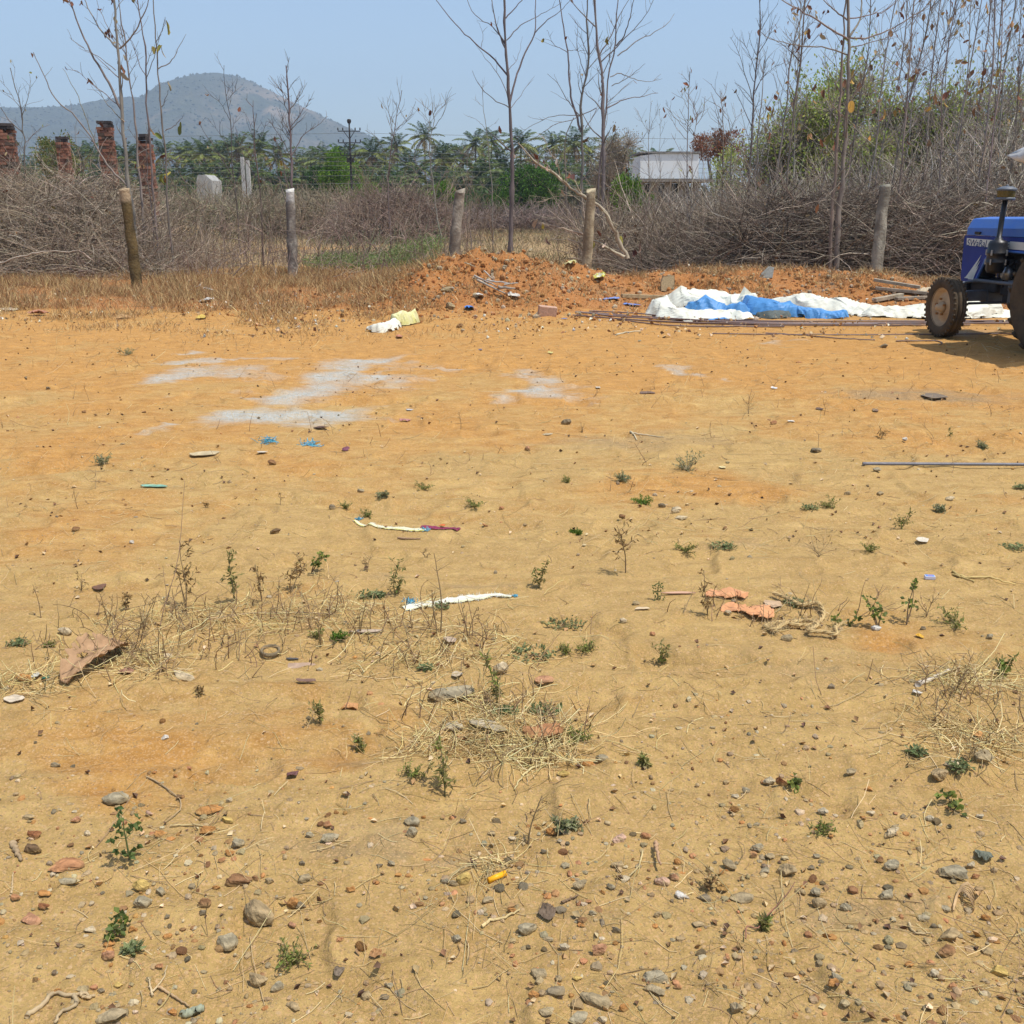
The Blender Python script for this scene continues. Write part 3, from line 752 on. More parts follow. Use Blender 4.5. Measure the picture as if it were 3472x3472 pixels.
    for s in (1, -1):
        m = prism(side, s * .268 - .012, s * .268 + .012, 'Y'); sd = part('side_panel', m, M_blue_shade, bevel=.004)
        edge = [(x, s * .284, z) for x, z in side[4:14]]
        tubes([edge], .016, 6, acc=(e := Mesh())); part('panel_lip', e, M_blue_lit, sd, smooth=True)
        y = s * .284
        def flat(poly, yy, mt, nm):
            part(nm, prism(poly, s * (yy - .0015), s * (yy + .0015), 'Y'), mt, sd)
        flat([(.315, 1.195), (.30, 1.105), (-1.38, 1.075), (-1.38, 1.165)], .2845, M_decal, 'name_band')
        for (a, b_, c, d) in (((.27, .70), (.19, .70), (-.005, 1.0), .0), ((.20, .69), (.14, .69), (.005, .93), 0), ((.15, .69), (.10, .69), (.02, .86), 0)):
            n = 8; up = []; dn = []
            for j in range(n + 1):
                q = j / n; e = q ** 1.5
                up.append((a[0] + (c[0] - a[0]) * q + .03 * math.sin(q * 3.1), a[1] + (c[1] - a[1]) * e))
                dn.append((b_[0] + (c[0] - b_[0]) * q + .012 * math.sin(q * 3.1), b_[1] + (c[1] - b_[1]) * e))
            flat(up + dn[::-1], .2845, M_decal, 'silver_stroke')
        for word, x_ in (('SWaRaJ', .30), ('735 FE', -.165)):
            cu = bpy.data.curves.new('lettering', 'FONT'); cu.body = word; cu.size = .118; cu.shear = .12; cu.space_character = 1.0; cu.extrude = .001
            t = bpy.data.objects.new('lettering', cu); COL.objects.link(t)
            bpy.context.view_layer.update()
            me = bpy.data.meshes.new_from_object(t.evaluated_get(bpy.context.evaluated_depsgraph_get())); bpy.data.objects.remove(t)
            t = bpy.data.objects.new('lettering', me); COL.objects.link(t); me.materials.clear(); me.materials.append(M_lett)
            t.parent = sd
            if s > 0: t.matrix_local = Matrix(((-1, 0, 0, x_), (0, 0, 1, .2875), (0, 1, 0  , 1.100), (0, 0, 0, 1)))
            else: t.matrix_local = Matrix(((1, 0, 0, -.115 - x_ - .30), (0, 0, -1, -.2875), (0, 1, 0, 1.104), (0, 0, 0, 1)))
        for x in (.12, -.80):
            m = Mesh(); boxm((x, s * .287, 1.262), (.095, .02, .035), acc=m); boxm((x - .05, s * .292, 1.268), (.03, .03, .02), acc=m); part('hood_latch', m, M_black, hood, bevel=.005)
    m = Mesh(); boxm((.352, 0, .94), (.02, .47, .50), acc=m)
    for k in range(13): boxm((.366, 0, .72 + k * .037), (.012, .45, .014), acc=m)
    part('grille', m, M_black)
    for s in (-1, 1):
        m = lathe([(0, .0), (.06, .0), (.075, .03), (.06, .045), (0, .05)], 20, 'X', at=(.355, s * .15, 1.15)); part('headlight', m, M_steel, smooth=True)
    # air cleaner and its intake stack on the near side
    X, Y_ = -.46, .42
    m = lathe([(0, .80), (.085, .81), (.105, .85), (.108, .92), (.116, .93), (.116, .945), (.112, .95), (.112, 1.03), (.118, 1.035), (.118, 1.05), (.112, 1.055), (.11, 1.15), (.095, 1.185), (.05, 1.20), (.04, 1.225), (0, 1.225)], 32, at=(X, Y_, 0))
    ac = part('air_cleaner', m, M_black, smooth=True)
    for a in (.6, 2.0, 3.6, 5.2):
        for zc in (.94, 1.05): part('clip', boxm((X + math.cos(a) * .121, Y_ + math.sin(a) * .121, zc), (.018, .018, .065), Matrix.Rotation(a, 3, 'Z'), Mesh()), M_steel, ac)
    m = Mesh(); tubes([[(X, Y_, 1.2), (X - .0, Y_ - .005, 1.45), (X - .01, Y_ - .01, 1.66)]], .031, 16, acc=m, cap=True); part('intake_stack', m, M_black, smooth=True)
    pc = lathe([(0, 1.655), (.10, 1.655), (.112, 1.67), (.10, 1.685), (.09, 1.688)], 32, at=(X - .01, Y_ - .01, 0)); bowl = part('precleaner_base', pc, M_greym, smooth=True)
    pc = lathe([(.096, 1.686), (.106, 1.76), (.106, 1.765), (0, 1.766)], 32, at=(X - .01, Y_ - .01, 0)); part('precleaner_bowl', pc, M_bowl, bowl, smooth=True)
    pc = lathe([(.106, 1.762), (.115, 1.768), (.112, 1.785), (.06, 1.81), (0, 1.815)], 32, at=(X - .01, Y_ - .01, 0)); lathe([(.016, 1.81), (.016, 1.83), (0, 1.832)], 10, at=(X - .01, Y_ - .01, 0), acc=pc); part('precleaner_lid', pc, M_greym, bowl, smooth=True)
    m = Mesh(); boxm((X, .30, .99), (.10, .16, .04), acc=m); part('cleaner_bracket', m, M_black)
    # amber lamp on a stalk and pale rod beside the dashboard
    m = Mesh(); boxm((-1.20, .40, 1.10), (.10, .07, .15), acc=m); part('indicator_lamp', m, M_amber, bevel=.012)
    m = Mesh(); boxm((-1.26, .37, 1.10), (.03, .08, .17), acc=m); tubes([[(-1.26, .3, 1.02), (-1.26, .38, 1.06)]], .012, 6, acc=m); part('lamp_housing', m, M_black)
    m = Mesh(); tubes([[(-1.08, .44, 1.00), (-1.36, .46, 1.30), (-1.44, .46, 1.42)]], .011, 8, acc=m, cap=True); part('control_lever', m, M_decal, smooth=True)
    # dashboard, steering wheel, seat, fenders, foot boards and canopy (beyond the picture edge)
    m = Mesh(); boxm((-1.50, 0, 1.20), (.16, .50, .50), acc=m); part('dashboard', m, M_black, bevel=.03)
    m = Mesh(); a = np.linspace(0, 2 * np.pi, 33); tubes([np.stack([-1.78 + .07 * np.cos(a), .21 * np.sin(a), 1.44 + .20 * np.cos(a) * .9], -1)], .014, 8, acc=m)
    tubes([[(-1.52, 0, 1.25), (-1.78, 0, 1.44)], [(-1.78, -.2, 1.44), (-1.78, .2, 1.44)]], .014, 8, acc=m); part('steering_wheel', m, M_black, smooth=True)
    m = Mesh(); boxm((-2.15, 0, 1.05), (.42, .46, .10), acc=m); boxm((-2.36, 0, 1.25), (.10, .44, .36), Matrix.Rotation(-.15, 3, 'Y'), m); boxm((-2.15, 0, .92), (.2, .2, .2), acc=m); part('seat', m, M_seat, bevel=.03)
    for s in (-1, 1):
        pts = []
        for j in range(13):
            a = R_(62) + R_(112) * j / 12; pts.append((-1.93 + math.cos(a) * .72, .635 + math.sin(a) * .72))
        inn = [(-1.93 + (x + 1.93) * .955, .635 + (z - .635) * .955) for x, z in pts]
        m = prism(pts + inn[::-1], s * .52, s * .86, 'Y'); prism(pts, s * .508, s * .523, 'Y', m); part('fender', m, M_blue_shade, smooth=False)
        m = Mesh(); boxm((-1.35, s * .44, .52), (.55, .30, .03), acc=m); part('foot_board', m, M_black)
    for x, y in ((-1.75, .50), (-1.75, -.50), (-2.6, .5), (-2.6, -.5)): part('canopy_post', tubes([[(x, y, .95), (x, y, 2.37)]], .02, 8, acc=Mesh(), cap=True), M_greym, smooth=True)
    n = 15; gx = np.linspace(-1.16, -2.95, n); gy = np.linspace(-.98, .98, n); XX, YY = np.meshgrid(gx, gy)
    ZZ = 2.42 - .03 * np.abs(np.sin((XX + .2) * 4)) - .17 * (np.abs(YY / .98) ** 3) - .10 * sstep(-1.6, -1.16, XX)
    idx = np.arange(n * n).reshape(n, n); Q = np.stack([idx[:-1, :-1], idx[:-1, 1:], idx[1:, 1:], idx[1:, :-1]], -1).reshape(-1, 4)
    V = np.stack([XX, YY, ZZ], -1).reshape(-1, 3)
    m = Mesh().add(V, Q)
    # hanging skirt on the near side
    e = np.stack([gx, np.full(n, .98), ZZ[-1]], -1); e2 = e + np.array([0, .01, -.17]) * (1 + .25 * np.sin(np.arange(n) * 1.9))[:, None]; e2[0] = e[0] + np.array([.03, 0, -.01]); e2[1] = e[1] + np.array([.0, 0, -.08])
    m.add(np.concatenate([e, e2]), [(i, i + 1, n + i + 1, n + i) for i in range(n - 1)])
    so_ = part('canopy', m, M_sheet, smooth=True); sd = so_.modifiers.new('s', 'SOLIDIFY'); sd.thickness = .006
tractor()
# ------------------------------------------------------------ vegetation builders
def resample(P, K, jit=0.0):
    P = np.asarray(P, float); d = np.r_[0, np.cumsum(np.linalg.norm(np.diff(P, axis=0), axis=1))]
    t = np.linspace(0, d[-1], K); out = np.empty((K, 3))
    # smooth by cubic hermite on each axis
    m = np.gradient(P, d, axis=0) if len(P) > 2 else np.tile((P[1] - P[0]) / d[-1], (2, 1))
    i = np.clip(np.searchsorted(d, t, side='right') - 1, 0, len(P) - 2)
    h = d[i + 1] - d[i]; s = (t - d[i]) / h
    for a in range(3):
        p0, p1 = P[i, a], P[i + 1, a]; m0, m1 = m[i, a] * h, m[i + 1, a] * h
        out[:, a] = (2 * s**3 - 3 * s**2 + 1) * p0 + (s**3 - 2 * s**2 + s) * m0 + (-2 * s**3 + 3 * s**2) * p1 + (s**3 - s**2) * m1
    if jit: out[1:] += rng.normal(size=(K - 1, 3)) * jit
    return out

def curves(P0, Dr, L, K=6, curl=.35, up=.0, wob=.12):
    """vectorised crooked twigs starting at P0"""
    P0 = np.asarray(P0, float); N = len(P0); Dr = Dr / (np.linalg.norm(Dr, axis=1, keepdims=True) + 1e-9)
    P = np.empty((N, K, 3)); P[:, 0] = P0; d = Dr.copy()
    bend = rng.normal(size=(N, 3)) * curl
    st = (np.asarray(L) * np.ones(N))[:, None] / (K - 1)
    for k in range(1, K):
        d = d + bend / (K - 1) + rng.normal(size=(N, 3)) * wob + np.array([0, 0, up / (K - 1)])
        d /= np.linalg.norm(d, axis=1, keepdims=True)
        P[:, k] = P[:, k - 1] + d * st
    return P
def taper(N, K, r0, r1):
    r0 = (np.asarray(r0) * np.ones(N))[:, None]; r1 = (np.asarray(r1) * np.ones(N))[:, None]
    return r0 + (r1 - r0) * np.linspace(0, 1, K)[None]
def tint(c, N, v=.25):
    c = np.asarray(c, float)
    if c.ndim == 2: c = c[rng.integers(0, len(c), N)]
    else: c = np.tile(c, (N, 1))
    return c * rng.uniform(1 - v, 1 + v, (N, 1)) * rng.uniform(.94, 1.06, (N, 3))

BARK = [(.30, .26, .22), (.24, .20, .17), (.36, .32, .28)]
def path3(path, Y, dy=0.0, base=False):
    n = len(path); pts = []
    for k, (px, py) in enumerate(path):
        pts.append(atY(px, py, Y + dy * k / max(1, n - 1)))
    if base:
        g = pts[0].copy(); g.z = H1(g.x, Y) - .12
        if pts[0].z - g.z > .15: pts.insert(0, g)
        else: pts[0] = g
    return np.array([tuple(p) for p in pts])

LEAFC = [(.22, .10, .045), (.34, .19, .08), (.16, .06, .03), (.30, .22, .05), (.42, .30, .16)]
def bare_tree(label, trunks, limbs=(), group='bare saplings round the lot', name='bare_tree', cat='tree', twig=1.0, tl=.75, leaves=0, lsize=.17,
              leafcol=None, col=None, tr=.006, auto=1.0, mature=True):
    """trunks/limbs: (K,3) point arrays with base radius"""
    col = np.array(col if col is not None else BARK[rng.integers(3)])
    org = trunks[0][0][0]
    tm = Mesh(); bm = Mesh(); tips = []
    def side(P, R, n, L, base_f):
        K = len(P); T = np.gradient(P, axis=0); T /= np.linalg.norm(T, axis=1, keepdims=True)
        f = np.sort(rng.uniform(base_f, .98, n)); i = np.clip((f * (K - 1)).astype(int), 0, K - 2); s = f * (K - 1) - i
        p = P[i] * (1 - s[:, None]) + P[i + 1] * s[:, None]; t = T[i]
        a = rng.uniform(0, 2 * np.pi, n); hz = np.stack([np.cos(a), np.sin(a) * .8, np.zeros(n)], -1)
        ang = rng.uniform(.45, .95, n)[:, None]
        d = t * np.cos(ang) + hz * np.sin(ang)
        LL = L * rng.uniform(.35, 1.1, n) * (1.1 - .7 * f)
        return p, d, LL, R[i]
    for P, r in trunks:
        K = max(14, len(P) * 3); Q = resample(P, K, .012 * auto); R = r * (1 - .72 * np.linspace(0, 1, K) ** .9)
        R *= 1 + .12 * rng.normal(size=K); R[0] *= 1.25
        tubes(Q[None], R[None], 7, tint(col, 1, .1), tm)
        n = int(9 * twig * np.linalg.norm(Q[-1] - Q[0]) / 5)
        if n > 0:
            p, d, L, rr = side(Q, R, n, tl * 1.9, .3)
            c = curves(p, d, L, 8, .25, .55, .10); tubes(c, taper(n, 8, np.maximum(rr * .42, tr * 1.2), tr * .6), 4, tint(col, n), bm)
            for q in c:
                k = rng.integers(2, 5); p2, d2, L2, _ = side(q, np.full(8, tr), k, tl * .8, .25)
                c2 = curves(p2, d2, L2, 5, .3, .4); tubes(c2, taper(k, 5, tr * .8, tr * .4), 3, tint(col, k), bm); tips += [x[-1] for x in c2] + [q[-1]]
    for P, r in limbs:
        K = max(12, len(P) * 3); Q = resample(P, K, .01 * auto); R = r * (1 - .7 * np.linspace(0, 1, K))
        tubes(Q[None], R[None], 6, tint(col, 1, .1), bm)
        n = int(5 * twig)
        if n > 0:
            p, d, L, rr = side(Q, R, n, tl, .25)
            c = curves(p, d, L, 6, .3, .4); tubes(c, taper(n, 6, np.maximum(rr * .4, tr), tr * .5), 3, tint(col, n), bm); tips += [x[-1] for x in c] + [Q[-1]]
    root = empty(name, tuple(org), 0, label, cat, group)
    tm.build('trunk', M_bark, root, origin=None).location = -Vector(org)
    if bm.n: bm.build('branches', M_bark, root).location = -Vector(org)
    if leaves and tips:
        t = np.array(tips)[rng.integers(0, len(tips), leaves)] + rng.normal(size=(leaves, 3)) * .02
        d = rng.normal(size=(leaves, 3)) * .5 + np.array([0, 0, -1.0])
        s = rng.uniform(.4, 1.15, leaves)
        m = bigleaf(t, d, lsize * .6 * s, lsize * s, None, tint(leafcol or LEAFC, leaves, .25))
        m.build('dry_leaves', M_dryleaf, root).location = -Vector(org)
    return root

def rand_tree(x, Y, h, label, r=.04, lean=0, **kw):
    z = H1(x, Y); n = 7
    P = np.array([(x + lean * f * h + rng.normal() * .05 * h * .25 * f, Y + rng.normal() * .1 * f, z - .1 + (h + .1) * f) for f in np.linspace(0, 1, n)])
    return bare_tree(label, [(P, r)], **kw)

# ------------------------------------------------------------ coconut palms
def palm_crown(seed):
    global rng
    keep = rng; rng = np.random.default_rng(seed)
    m = Mesh(); nf = 20
    for k in range(nf):
        a = k * 2.399 + rng.uniform(-.2, .2); el0 = 1.45 - 2.35 * (k / nf) + rng.uniform(-.1, .1)
        L = rng.uniform(3.4, 4.4) * (.75 if el0 > 1.0 else 1); K = 9
        P = np.zeros((K, 3)); el = el0; p = np.zeros(3)
        h = np.array([math.cos(a), math.sin(a), 0]); s = np.array([-math.sin(a), math.cos(a), 0])
        for j in range(1, K):
            p = p + (h * math.cos(el) + np.array([0, 0, math.sin(el)])) * L / (K - 1); P[j] = p; el -= (.02 + .024 * j) * (1.0 if el > -1.25 else .05)
        age = k / nf
        c = np.array([.042, .100, .018]) * (1 - age) + np.array([.24, .24, .035]) * age
        if age > .82: c = np.array([.42, .30, .09]) if rng.random() < .6 else np.array([.17, .11, .05])
        c = c * rng.uniform(.75, 1.25)
        tubes(P[None], taper(1, K, .05, .012), 3, c * 1.3 + .02, m)
        n = 30; f = np.linspace(.12, .99, n); i = np.clip((f * (K - 1)).astype(int), 0, K - 2); q = f * (K - 1) - i
        b = P[i] * (1 - q[:, None]) + P[i + 1] * q[:, None]; t = P[i + 1] - P[i]; t /= np.linalg.norm(t, axis=1, keepdims=True)
        for sg in (-1, 1):
            d = t * .55 + s * sg * .8 + np.array([0, 0, -.45]) + rng.normal(size=(n, 3)) * .1
            leafq(b, d, .15, np.sin(np.pi * (.12 + .8 * f)) * .75 + .2, m, np.tile(c, (n, 1)) * rng.uniform(.8, 1.2, (n, 1)), nrm=np.tile([0, 0, 1.], (n, 1)) + rng.normal(size=(n, 3)) * .3)
    for k in range(7):
        a = k * .9; lathe([(0, -.16), (.11, -.1), (.13, 0), (.09, .12), (0, .16)], 7, acc=m, col=(.10, .14, .03), at=(math.cos(a) * .3, math.sin(a) * .3, -.35))
    rng = keep
    return m
M_palm = mat('palm_frond', attr=True, var=.2, scale=2, bump=0, trans=.12, rough=.5, spec=.4)
_cr = []
for k in range(6):
    o = palm_crown(100 + k).build('crown', M_palm); _cr.append(o.data); bpy.data.objects.remove(o)
m = Mesh(); P = resample([(0, 0, -.02), (.02, 0, .35), (.01, 0, .7), (0, 0, 1)], 14); tubes(P[None], taper(1, 14, .17, .11), 8, (.20, .17, .14), m)
_o = m.build('trunk', M_bark); _tr = _o.data; bpy.data.objects.remove(_o)
def palm(px, py, Y, label, sc=1.0):
    t = atY(px, py, Y); g = H1(t.x, Y); h = max(2.5, t.z - g - 2.6 * sc)
    r = empty('coconut_palm', (t.x, Y, g - .1), rng.uniform(0, 6), label, 'palm tree', 'coconut palms of the far grove')
    a = bpy.data.objects.new('trunk', _tr); COL.objects.link(a); a.parent = r; a.scale = (1, 1, h)
    b_ = bpy.data.objects.new('crown', _cr[rng.integers(6)]); COL.objects.link(b_); b_.parent = r; b_.location = (0, 0, h); b_.scale = (sc,) * 3
    b_.rotation_euler = (rng.uniform(-.08, .08), rng.uniform(-.08, .08), rng.uniform(0, 6))
tops = [(20, 300), (52, 292)] + [tuple(v / 1.797 for v in A(*q)) for q in ((280, 815), (345, 850), (440, 820), (520, 860), (585, 845), (720, 845), (800, 850), (960, 840), (1080, 820), (1130, 850), (1205, 800), (1265, 840), (1320, 800), (1400, 795), (1450, 850), (1540, 795))] \
    + [tuple(v / 1.797 for v in B(*q)) for q in ((190, 572), (350, 680), (430, 650), (500, 640), (585, 588), (680, 612), (800, 630), (880, 575), (960, 620), (1060, 545), (1150, 610), (1262, 497), (1370, 565), (1450, 620), (1545, 580), (1635, 515), (1700, 590), (1752, 497), (1830, 600))] \
    + [tuple(v / 1.797 for v in E(*q)) for q in ((590, 700), (660, 760), (765, 715), (830, 735), (885, 720), (960, 745), (1080, 760), (1180, 770), (1350, 800))]
tops.sort()
nl = sum(1 for t in tops if t[0] < 665)
for k, (u, v) in enumerate(tops):
    px, py = u * 1.797, v * 1.797 - (rng.uniform(6, 24) if k % 2 else -8)
    lb = ('%s tall coconut palm leftwards from the utility pole in the distant grove' % ORD[nl - 1 - k]) if k < nl else ('%s tall coconut palm rightwards from the utility pole in the distant grove' % ORD[k - nl])
    palm(px, py, rng.uniform(135, 175), lb, rng.uniform(.75, 1.05))
for k in range(34):     # lower, nearer crowns that fill the grove
    u = 20 + k * 35 + rng.uniform(-12, 12); palm(u * 1.797, rng.uniform(290, 312) * 1.797, rng.uniform(122, 136), '%s shorter coconut palm from the left in the lower fringe of the grove' % ORD[k], rng.uniform(.85, 1.05))
for k in range(32):
    u = 30 + k * 36 + rng.uniform(-14, 14); palm(u * 1.797, rng.uniform(318, 345) * 1.797, rng.uniform(114, 124), '%s stunted young coconut palm from the left at the foot of the grove' % ORD[k], rng.uniform(.6, .8))

# ------------------------------------------------------------ leafy bushes and trees
def leafy(name, label, cat, px, ptop, wpx, Y, cols, n=5000, ls=.16, trunk=True, hfrac=1.0, group=None, nb=9, sparse=.0, twigs=60, base=None, seed=None):
    t = atY(px, ptop, Y); g = H1(t.x, Y) if base is None else base
    W = msize(wpx, t); Hh = t.z - g
    root = empty(name, (t.x, Y, g), 0, label, cat, group)
    z0 = Hh * (1 - hfrac)
    cs = []
    for k in range(nb):
        a = rng.uniform(0, 6.28); rr = rng.uniform(0, .36) * W; zz = rng.uniform(.3, .82)
        cs.append((math.cos(a) * rr, math.sin(a) * rr, z0 + (Hh - z0) * zz, W * rng.uniform(.16, .27), (Hh - z0) * rng.uniform(.18, .28)))
    cs.append((0, 0, Hh - (Hh - z0) * .24, W * .2, (Hh - z0) * .24)); cs = np.array(cs)
    i = rng.integers(0, len(cs), n); d = rng.normal(size=(n, 3)); d /= np.linalg.norm(d, axis=1, keepdims=True)
    rad = rng.uniform(.35, 1, n) ** .4 * (1 + sparse * rng.normal(size=n))
    P = cs[i, :3] + d * np.stack([cs[i, 3], cs[i, 3], cs[i, 4]], -1) * rad[:, None]
    keepm = (fbm(P[:, 0] * 3 / W * 2 + 5, P[:, 2] * 2.2 + P[:, 1], int(px), 2) > .36) & (P[:, 2] > .02)
    P = P[keepm]; n = len(P)
    # growth follows the clump; upward leaves catch the light
    c = tint(cols, n, .3)
    m = leafq(P, d[keepm] + rng.normal(size=(n, 3)) * .7 + [0, 0, .3], ls * .5, ls * rng.uniform(.6, 1.3, n), None, c, nrm=rng.normal(size=(n, 3)) + [0, 0, 1.])
    m.build('foliage' if not trunk else 'crown', M_leaf, root)
    if trunk:
        tm = Mesh(); st = np.zeros((len(cs), 3)); st[:, :2] = rng.normal(size=(len(cs), 2)) * .08 * W * .3; st[:, 2] = -.05
        for k, c_ in enumerate(cs):
            q = resample([st[k], (st[k][0] * .6 + c_[0] * .4, st[k][1] * .6 + c_[1] * .4, c_[2] * .5), c_[:3]], 8, .02 * Hh * .3)
            tubes(q[None], taper(1, 8, .02 * Hh * .6 + .02, .012), 5, (.16, .13, .10), tm)
        if twigs:
            ii = rng.integers(0, len(cs), twigs * 3); c2 = curves(cs[ii, :3], rng.normal(size=(twigs * 3, 3)) + [0, 0, .4], W * .3 * rng.uniform(.5, 1, twigs * 3), 5, .4)
            tubes(c2, .008, 3, tint((.44, .37, .28), twigs * 3), tm)
        tm.build('trunk', M_bark, root)
    return root
DG = [(.045, .105, .018), (.06, .14, .02), (.035, .075, .015)]; LG = [(.14, .27, .02), (.19, .31, .03), (.09, .20, .02)]; AC = [(.36, .46, .09), (.46, .52, .13), (.28, .38, .07), (.42, .40, .16)]; YG = [(.20, .22, .05), (.13, .18, .04), (.28, .22, .09)]
leafy('broadleaf_tree', 'bright lime green rounded tree just left of the utility pole', 'tree', 1150, 515, 165, 82, LG, 9000, .22, nb=12)
leafy('broadleaf_tree', 'low dark green tree clump at the foot of the lime green tree', 'tree', 1075, 560, 150, 88, DG, 5000, .24)
leafy('bush', 'light green bush spreading right of the utility pole foot', 'bush', 1235, 620, 110, 70, LG, 4000, .18, trunk=False)
leafy('bush', 'bright green bush behind the rough leaning post', 'bush', 1500, 620, 170, 74, LG, 6000, .2)
leafy('bush', 'broad dark green dome shaped bush with lime top right of the central sapling', 'bush', 1790, 562, 250, 76, [(.07, .15, .02), (.10, .22, .02), (.045, .10, .02)], 13000, .2, nb=15)
leafy('bush', 'small dark green bush left of the dome shaped bush', 'bush', 1690, 618, 110, 84, DG, 4000, .2)
leafy('bush', 'lime green bush right of the twin bare stems and below the tank house', 'bush', 2120, 595, 110, 46, LG, 4500, .13, nb=8, sparse=.15)
leafy('bush', 'small lime green bush at the left foot of the tank house', 'bush', 2190, 650, 70, 50, LG, 1500, .13, sparse=.15)
leafy('shrub_tree', 'yellow green feathery tree behind the short brick pillar', 'tree', 165, 462, 190, 62, YG, 6500, .17, sparse=.12)
leafy('shrub_tree', 'olive green tree between the tank house and the thicket', 'tree', 2470, 500, 150, 66, AC, 5500, .13, sparse=.15)
leafy('shrub_tree', 'rust leaved small tree rising beside the tank house roof', 'tree', 2440, 440, 200, 74, [(.26, .10, .05), (.33, .16, .08), (.20, .09, .05)], 3800, .2, hfrac=.45, sparse=.2, twigs=120)
leafy('shrub_tree', 'dry brown twiggy tree left of the tank house', 'tree', 2075, 430, 200, 74, [(.28, .21, .12), (.22, .16, .09)], 2600, .14, sparse=.2, twigs=900, nb=14)
for k, (px, pt, wp, Y, n, lb) in enumerate((
        (2640, 350, 420, 36, 12000, 'outermost feathery green tree on the left shoulder of the thicket'),
        (2790, 250, 340, 36, 12000, 'feathery green tree behind the pair of thick straight stems'),
        (2890, 175, 340, 37, 12000, 'tallest feathery green tree at the centre of the thicket'),
        (3060, 300, 340, 35, 11000, 'feathery green tree behind the lichened post'),
        (3220, 270, 380, 34.5, 12000, 'feathery green tree above the cluster of dark curled leaves'),
        (3410, 230, 400, 34.5, 12000, 'feathery green tree behind the tractor at the right edge'),
        (2960, 430, 460, 34, 11000, 'lower feathery green tree in the middle of the thicket'))):
    leafy('feathery_tree', lb, 'tree', px, pt, wp, Y, AC, int(n * .55), .125, group='feathery green trees behind the thicket', nb=20, sparse=.26, twigs=420, hfrac=.85)

# dark band of undergrowth under the palms
n = 26000; x = rng.uniform(-115, 66, n); y = rng.uniform(108, 114, n); hh = 3.0 * (.55 + .8 * fbm(x * .22, y * .1, 77, 3)); z = rng.uniform(0, 1, n) ** .8 * hh
sel = rng.random(n) < .9
c = np.where((fbm(x * .15, z * .2, 78, 2) > .5)[:, None], tint((.075, .13, .03), n, .3), tint((.12, .11, .05), n, .3))
o = leafq(np.stack([x, y, z], -1), rng.normal(size=(n, 3)) + [0, -.4, .4], .36, .66, None, c).build('undergrowth', M_leaf)
tag(o, 'dark belt of undergrowth beneath the distant palms', 'undergrowth', kind='stuff')

# ------------------------------------------------------------ dry brush masses
TW = [(.38, .30, .21), (.28, .21, .14), (.47, .39, .29), (.20, .145, .10)]
def brush(name, label, cat, n, sampler, L, r, horiz=.5, cols=TW, curl=.5, K=6, kind=None, group=None, leaves=0, lz=.12, lc=None):
    P0 = sampler(n); a = rng.uniform(0, 6.28, n)
    el = rng.normal(size=n) * (1 - horiz) * .9 + (1 - horiz) * .9
    d = np.stack([np.cos(a) * np.cos(el), np.sin(a) * np.cos(el) * .8, np.sin(el)], -1)
    LL = rng.uniform(*L, n)
    P = curves(P0, d, LL, K, curl, -.15, .13)
    g = hfun(P[:, :, 0], P[:, :, 1]); P[:, :, 2] = np.maximum(P[:, :, 2], g + .01)
    r0 = rng.uniform(*r, n) * np.where(rng.random(n) < .05, rng.uniform(1.5, 2.8, n), 1)
    m = tubes(P, taper(n, K, r0, r[0] * .5), 3, tint(cols, n, .45))
    nf = n // 2; k_ = rng.integers(0, n, nf); P2 = curves(P[k_, rng.integers(1, K - 1, nf)], (P[k_, -1] - P[k_, 0]) + rng.normal(size=(nf, 3)) * LL[k_, None] * .5, LL[k_] * .4, 4, .4)
    tubes(P2, r[0] * .6, 3, tint(cols, nf, .3), m)
    if leaves:
        q = sampler(leaves); bigleaf(q, rng.normal(size=(leaves, 3)) + [0, 0, -.5], lz * .6, lz * rng.uniform(.5, 1.3, leaves), m, tint(lc or LEAFC, leaves, .3), mi=1)
    o = m.build(name, [M_twig, M_dryleaf]); tag(o, label, cat, group, kind); return o
def box_s(x0, x1, y0, y1, top, pw=.7, seed=0):
    def f(n):
        x = rng.uniform(x0, x1, n); y = rng.uniform(y0, y1, n)
        h = top(x, y) if callable(top) else top
        h = h * (.82 + .36 * fbm(x * 1.1, y * .8, 200 + seed, 3))
        return np.stack([x, y, hfun(x, y) + rng.uniform(0, 1, n) ** pw * np.maximum(h, .03)], -1)
    return f
def dome_s(px, pbase_Y, wpx, ptop):
    t = atY(px, ptop, pbase_Y); W = msize(wpx, t) / 2
    def f(n):
        d = rng.normal(size=(n, 3)); d /= np.linalg.norm(d, axis=1, keepdims=True); d[:, 2] = np.abs(d[:, 2]); rr = rng.uniform(.2, 1, n)[:, None] ** .5
        P = d * rr * np.array([W, W * .8, t.z * .92]); P[:, 0] += t.x; P[:, 1] += pbase_Y; return P
    return f
brush('brush_pile', 'big tangled heap of dry grey brown brush left of the leaning brown post', 'brush', 14000,
      box_s(-19.5, -8.0, 23.0, 28.0, lambda x, y: 2.1 * (1 - sstep(-10.0, -8.0, x)) * (.7 + .5 * fbm(x * .8, y * .5, 33, 2)) * sstep(22.6, 24.6, y), .75, 1), (.5, 1.7), (.005, .011), .75, [(.42, .33, .23), (.34, .26, .18), (.50, .41, .31), (.26, .19, .13)], curl=.9, K=7, leaves=500)
brush('brush_pile', 'purplish brown mound of dry brush in the field behind the two grey posts', 'brush', 5200, dome_s(1335, 46, 430, 655), (.6, 1.9), (.010, .018), .7, [(.31, .22, .17), (.22, .155, .12), (.38, .29, .23)], .9)
brush('brush_pile', 'tan grassy brush mound behind the post with the whitewashed top', 'brush', 4200, dome_s(1080, 52, 420, 650), (.5, 1.3), (.010, .018), .4, [(.36, .29, .19), (.30, .23, .15), (.42, .36, .25)], .5)
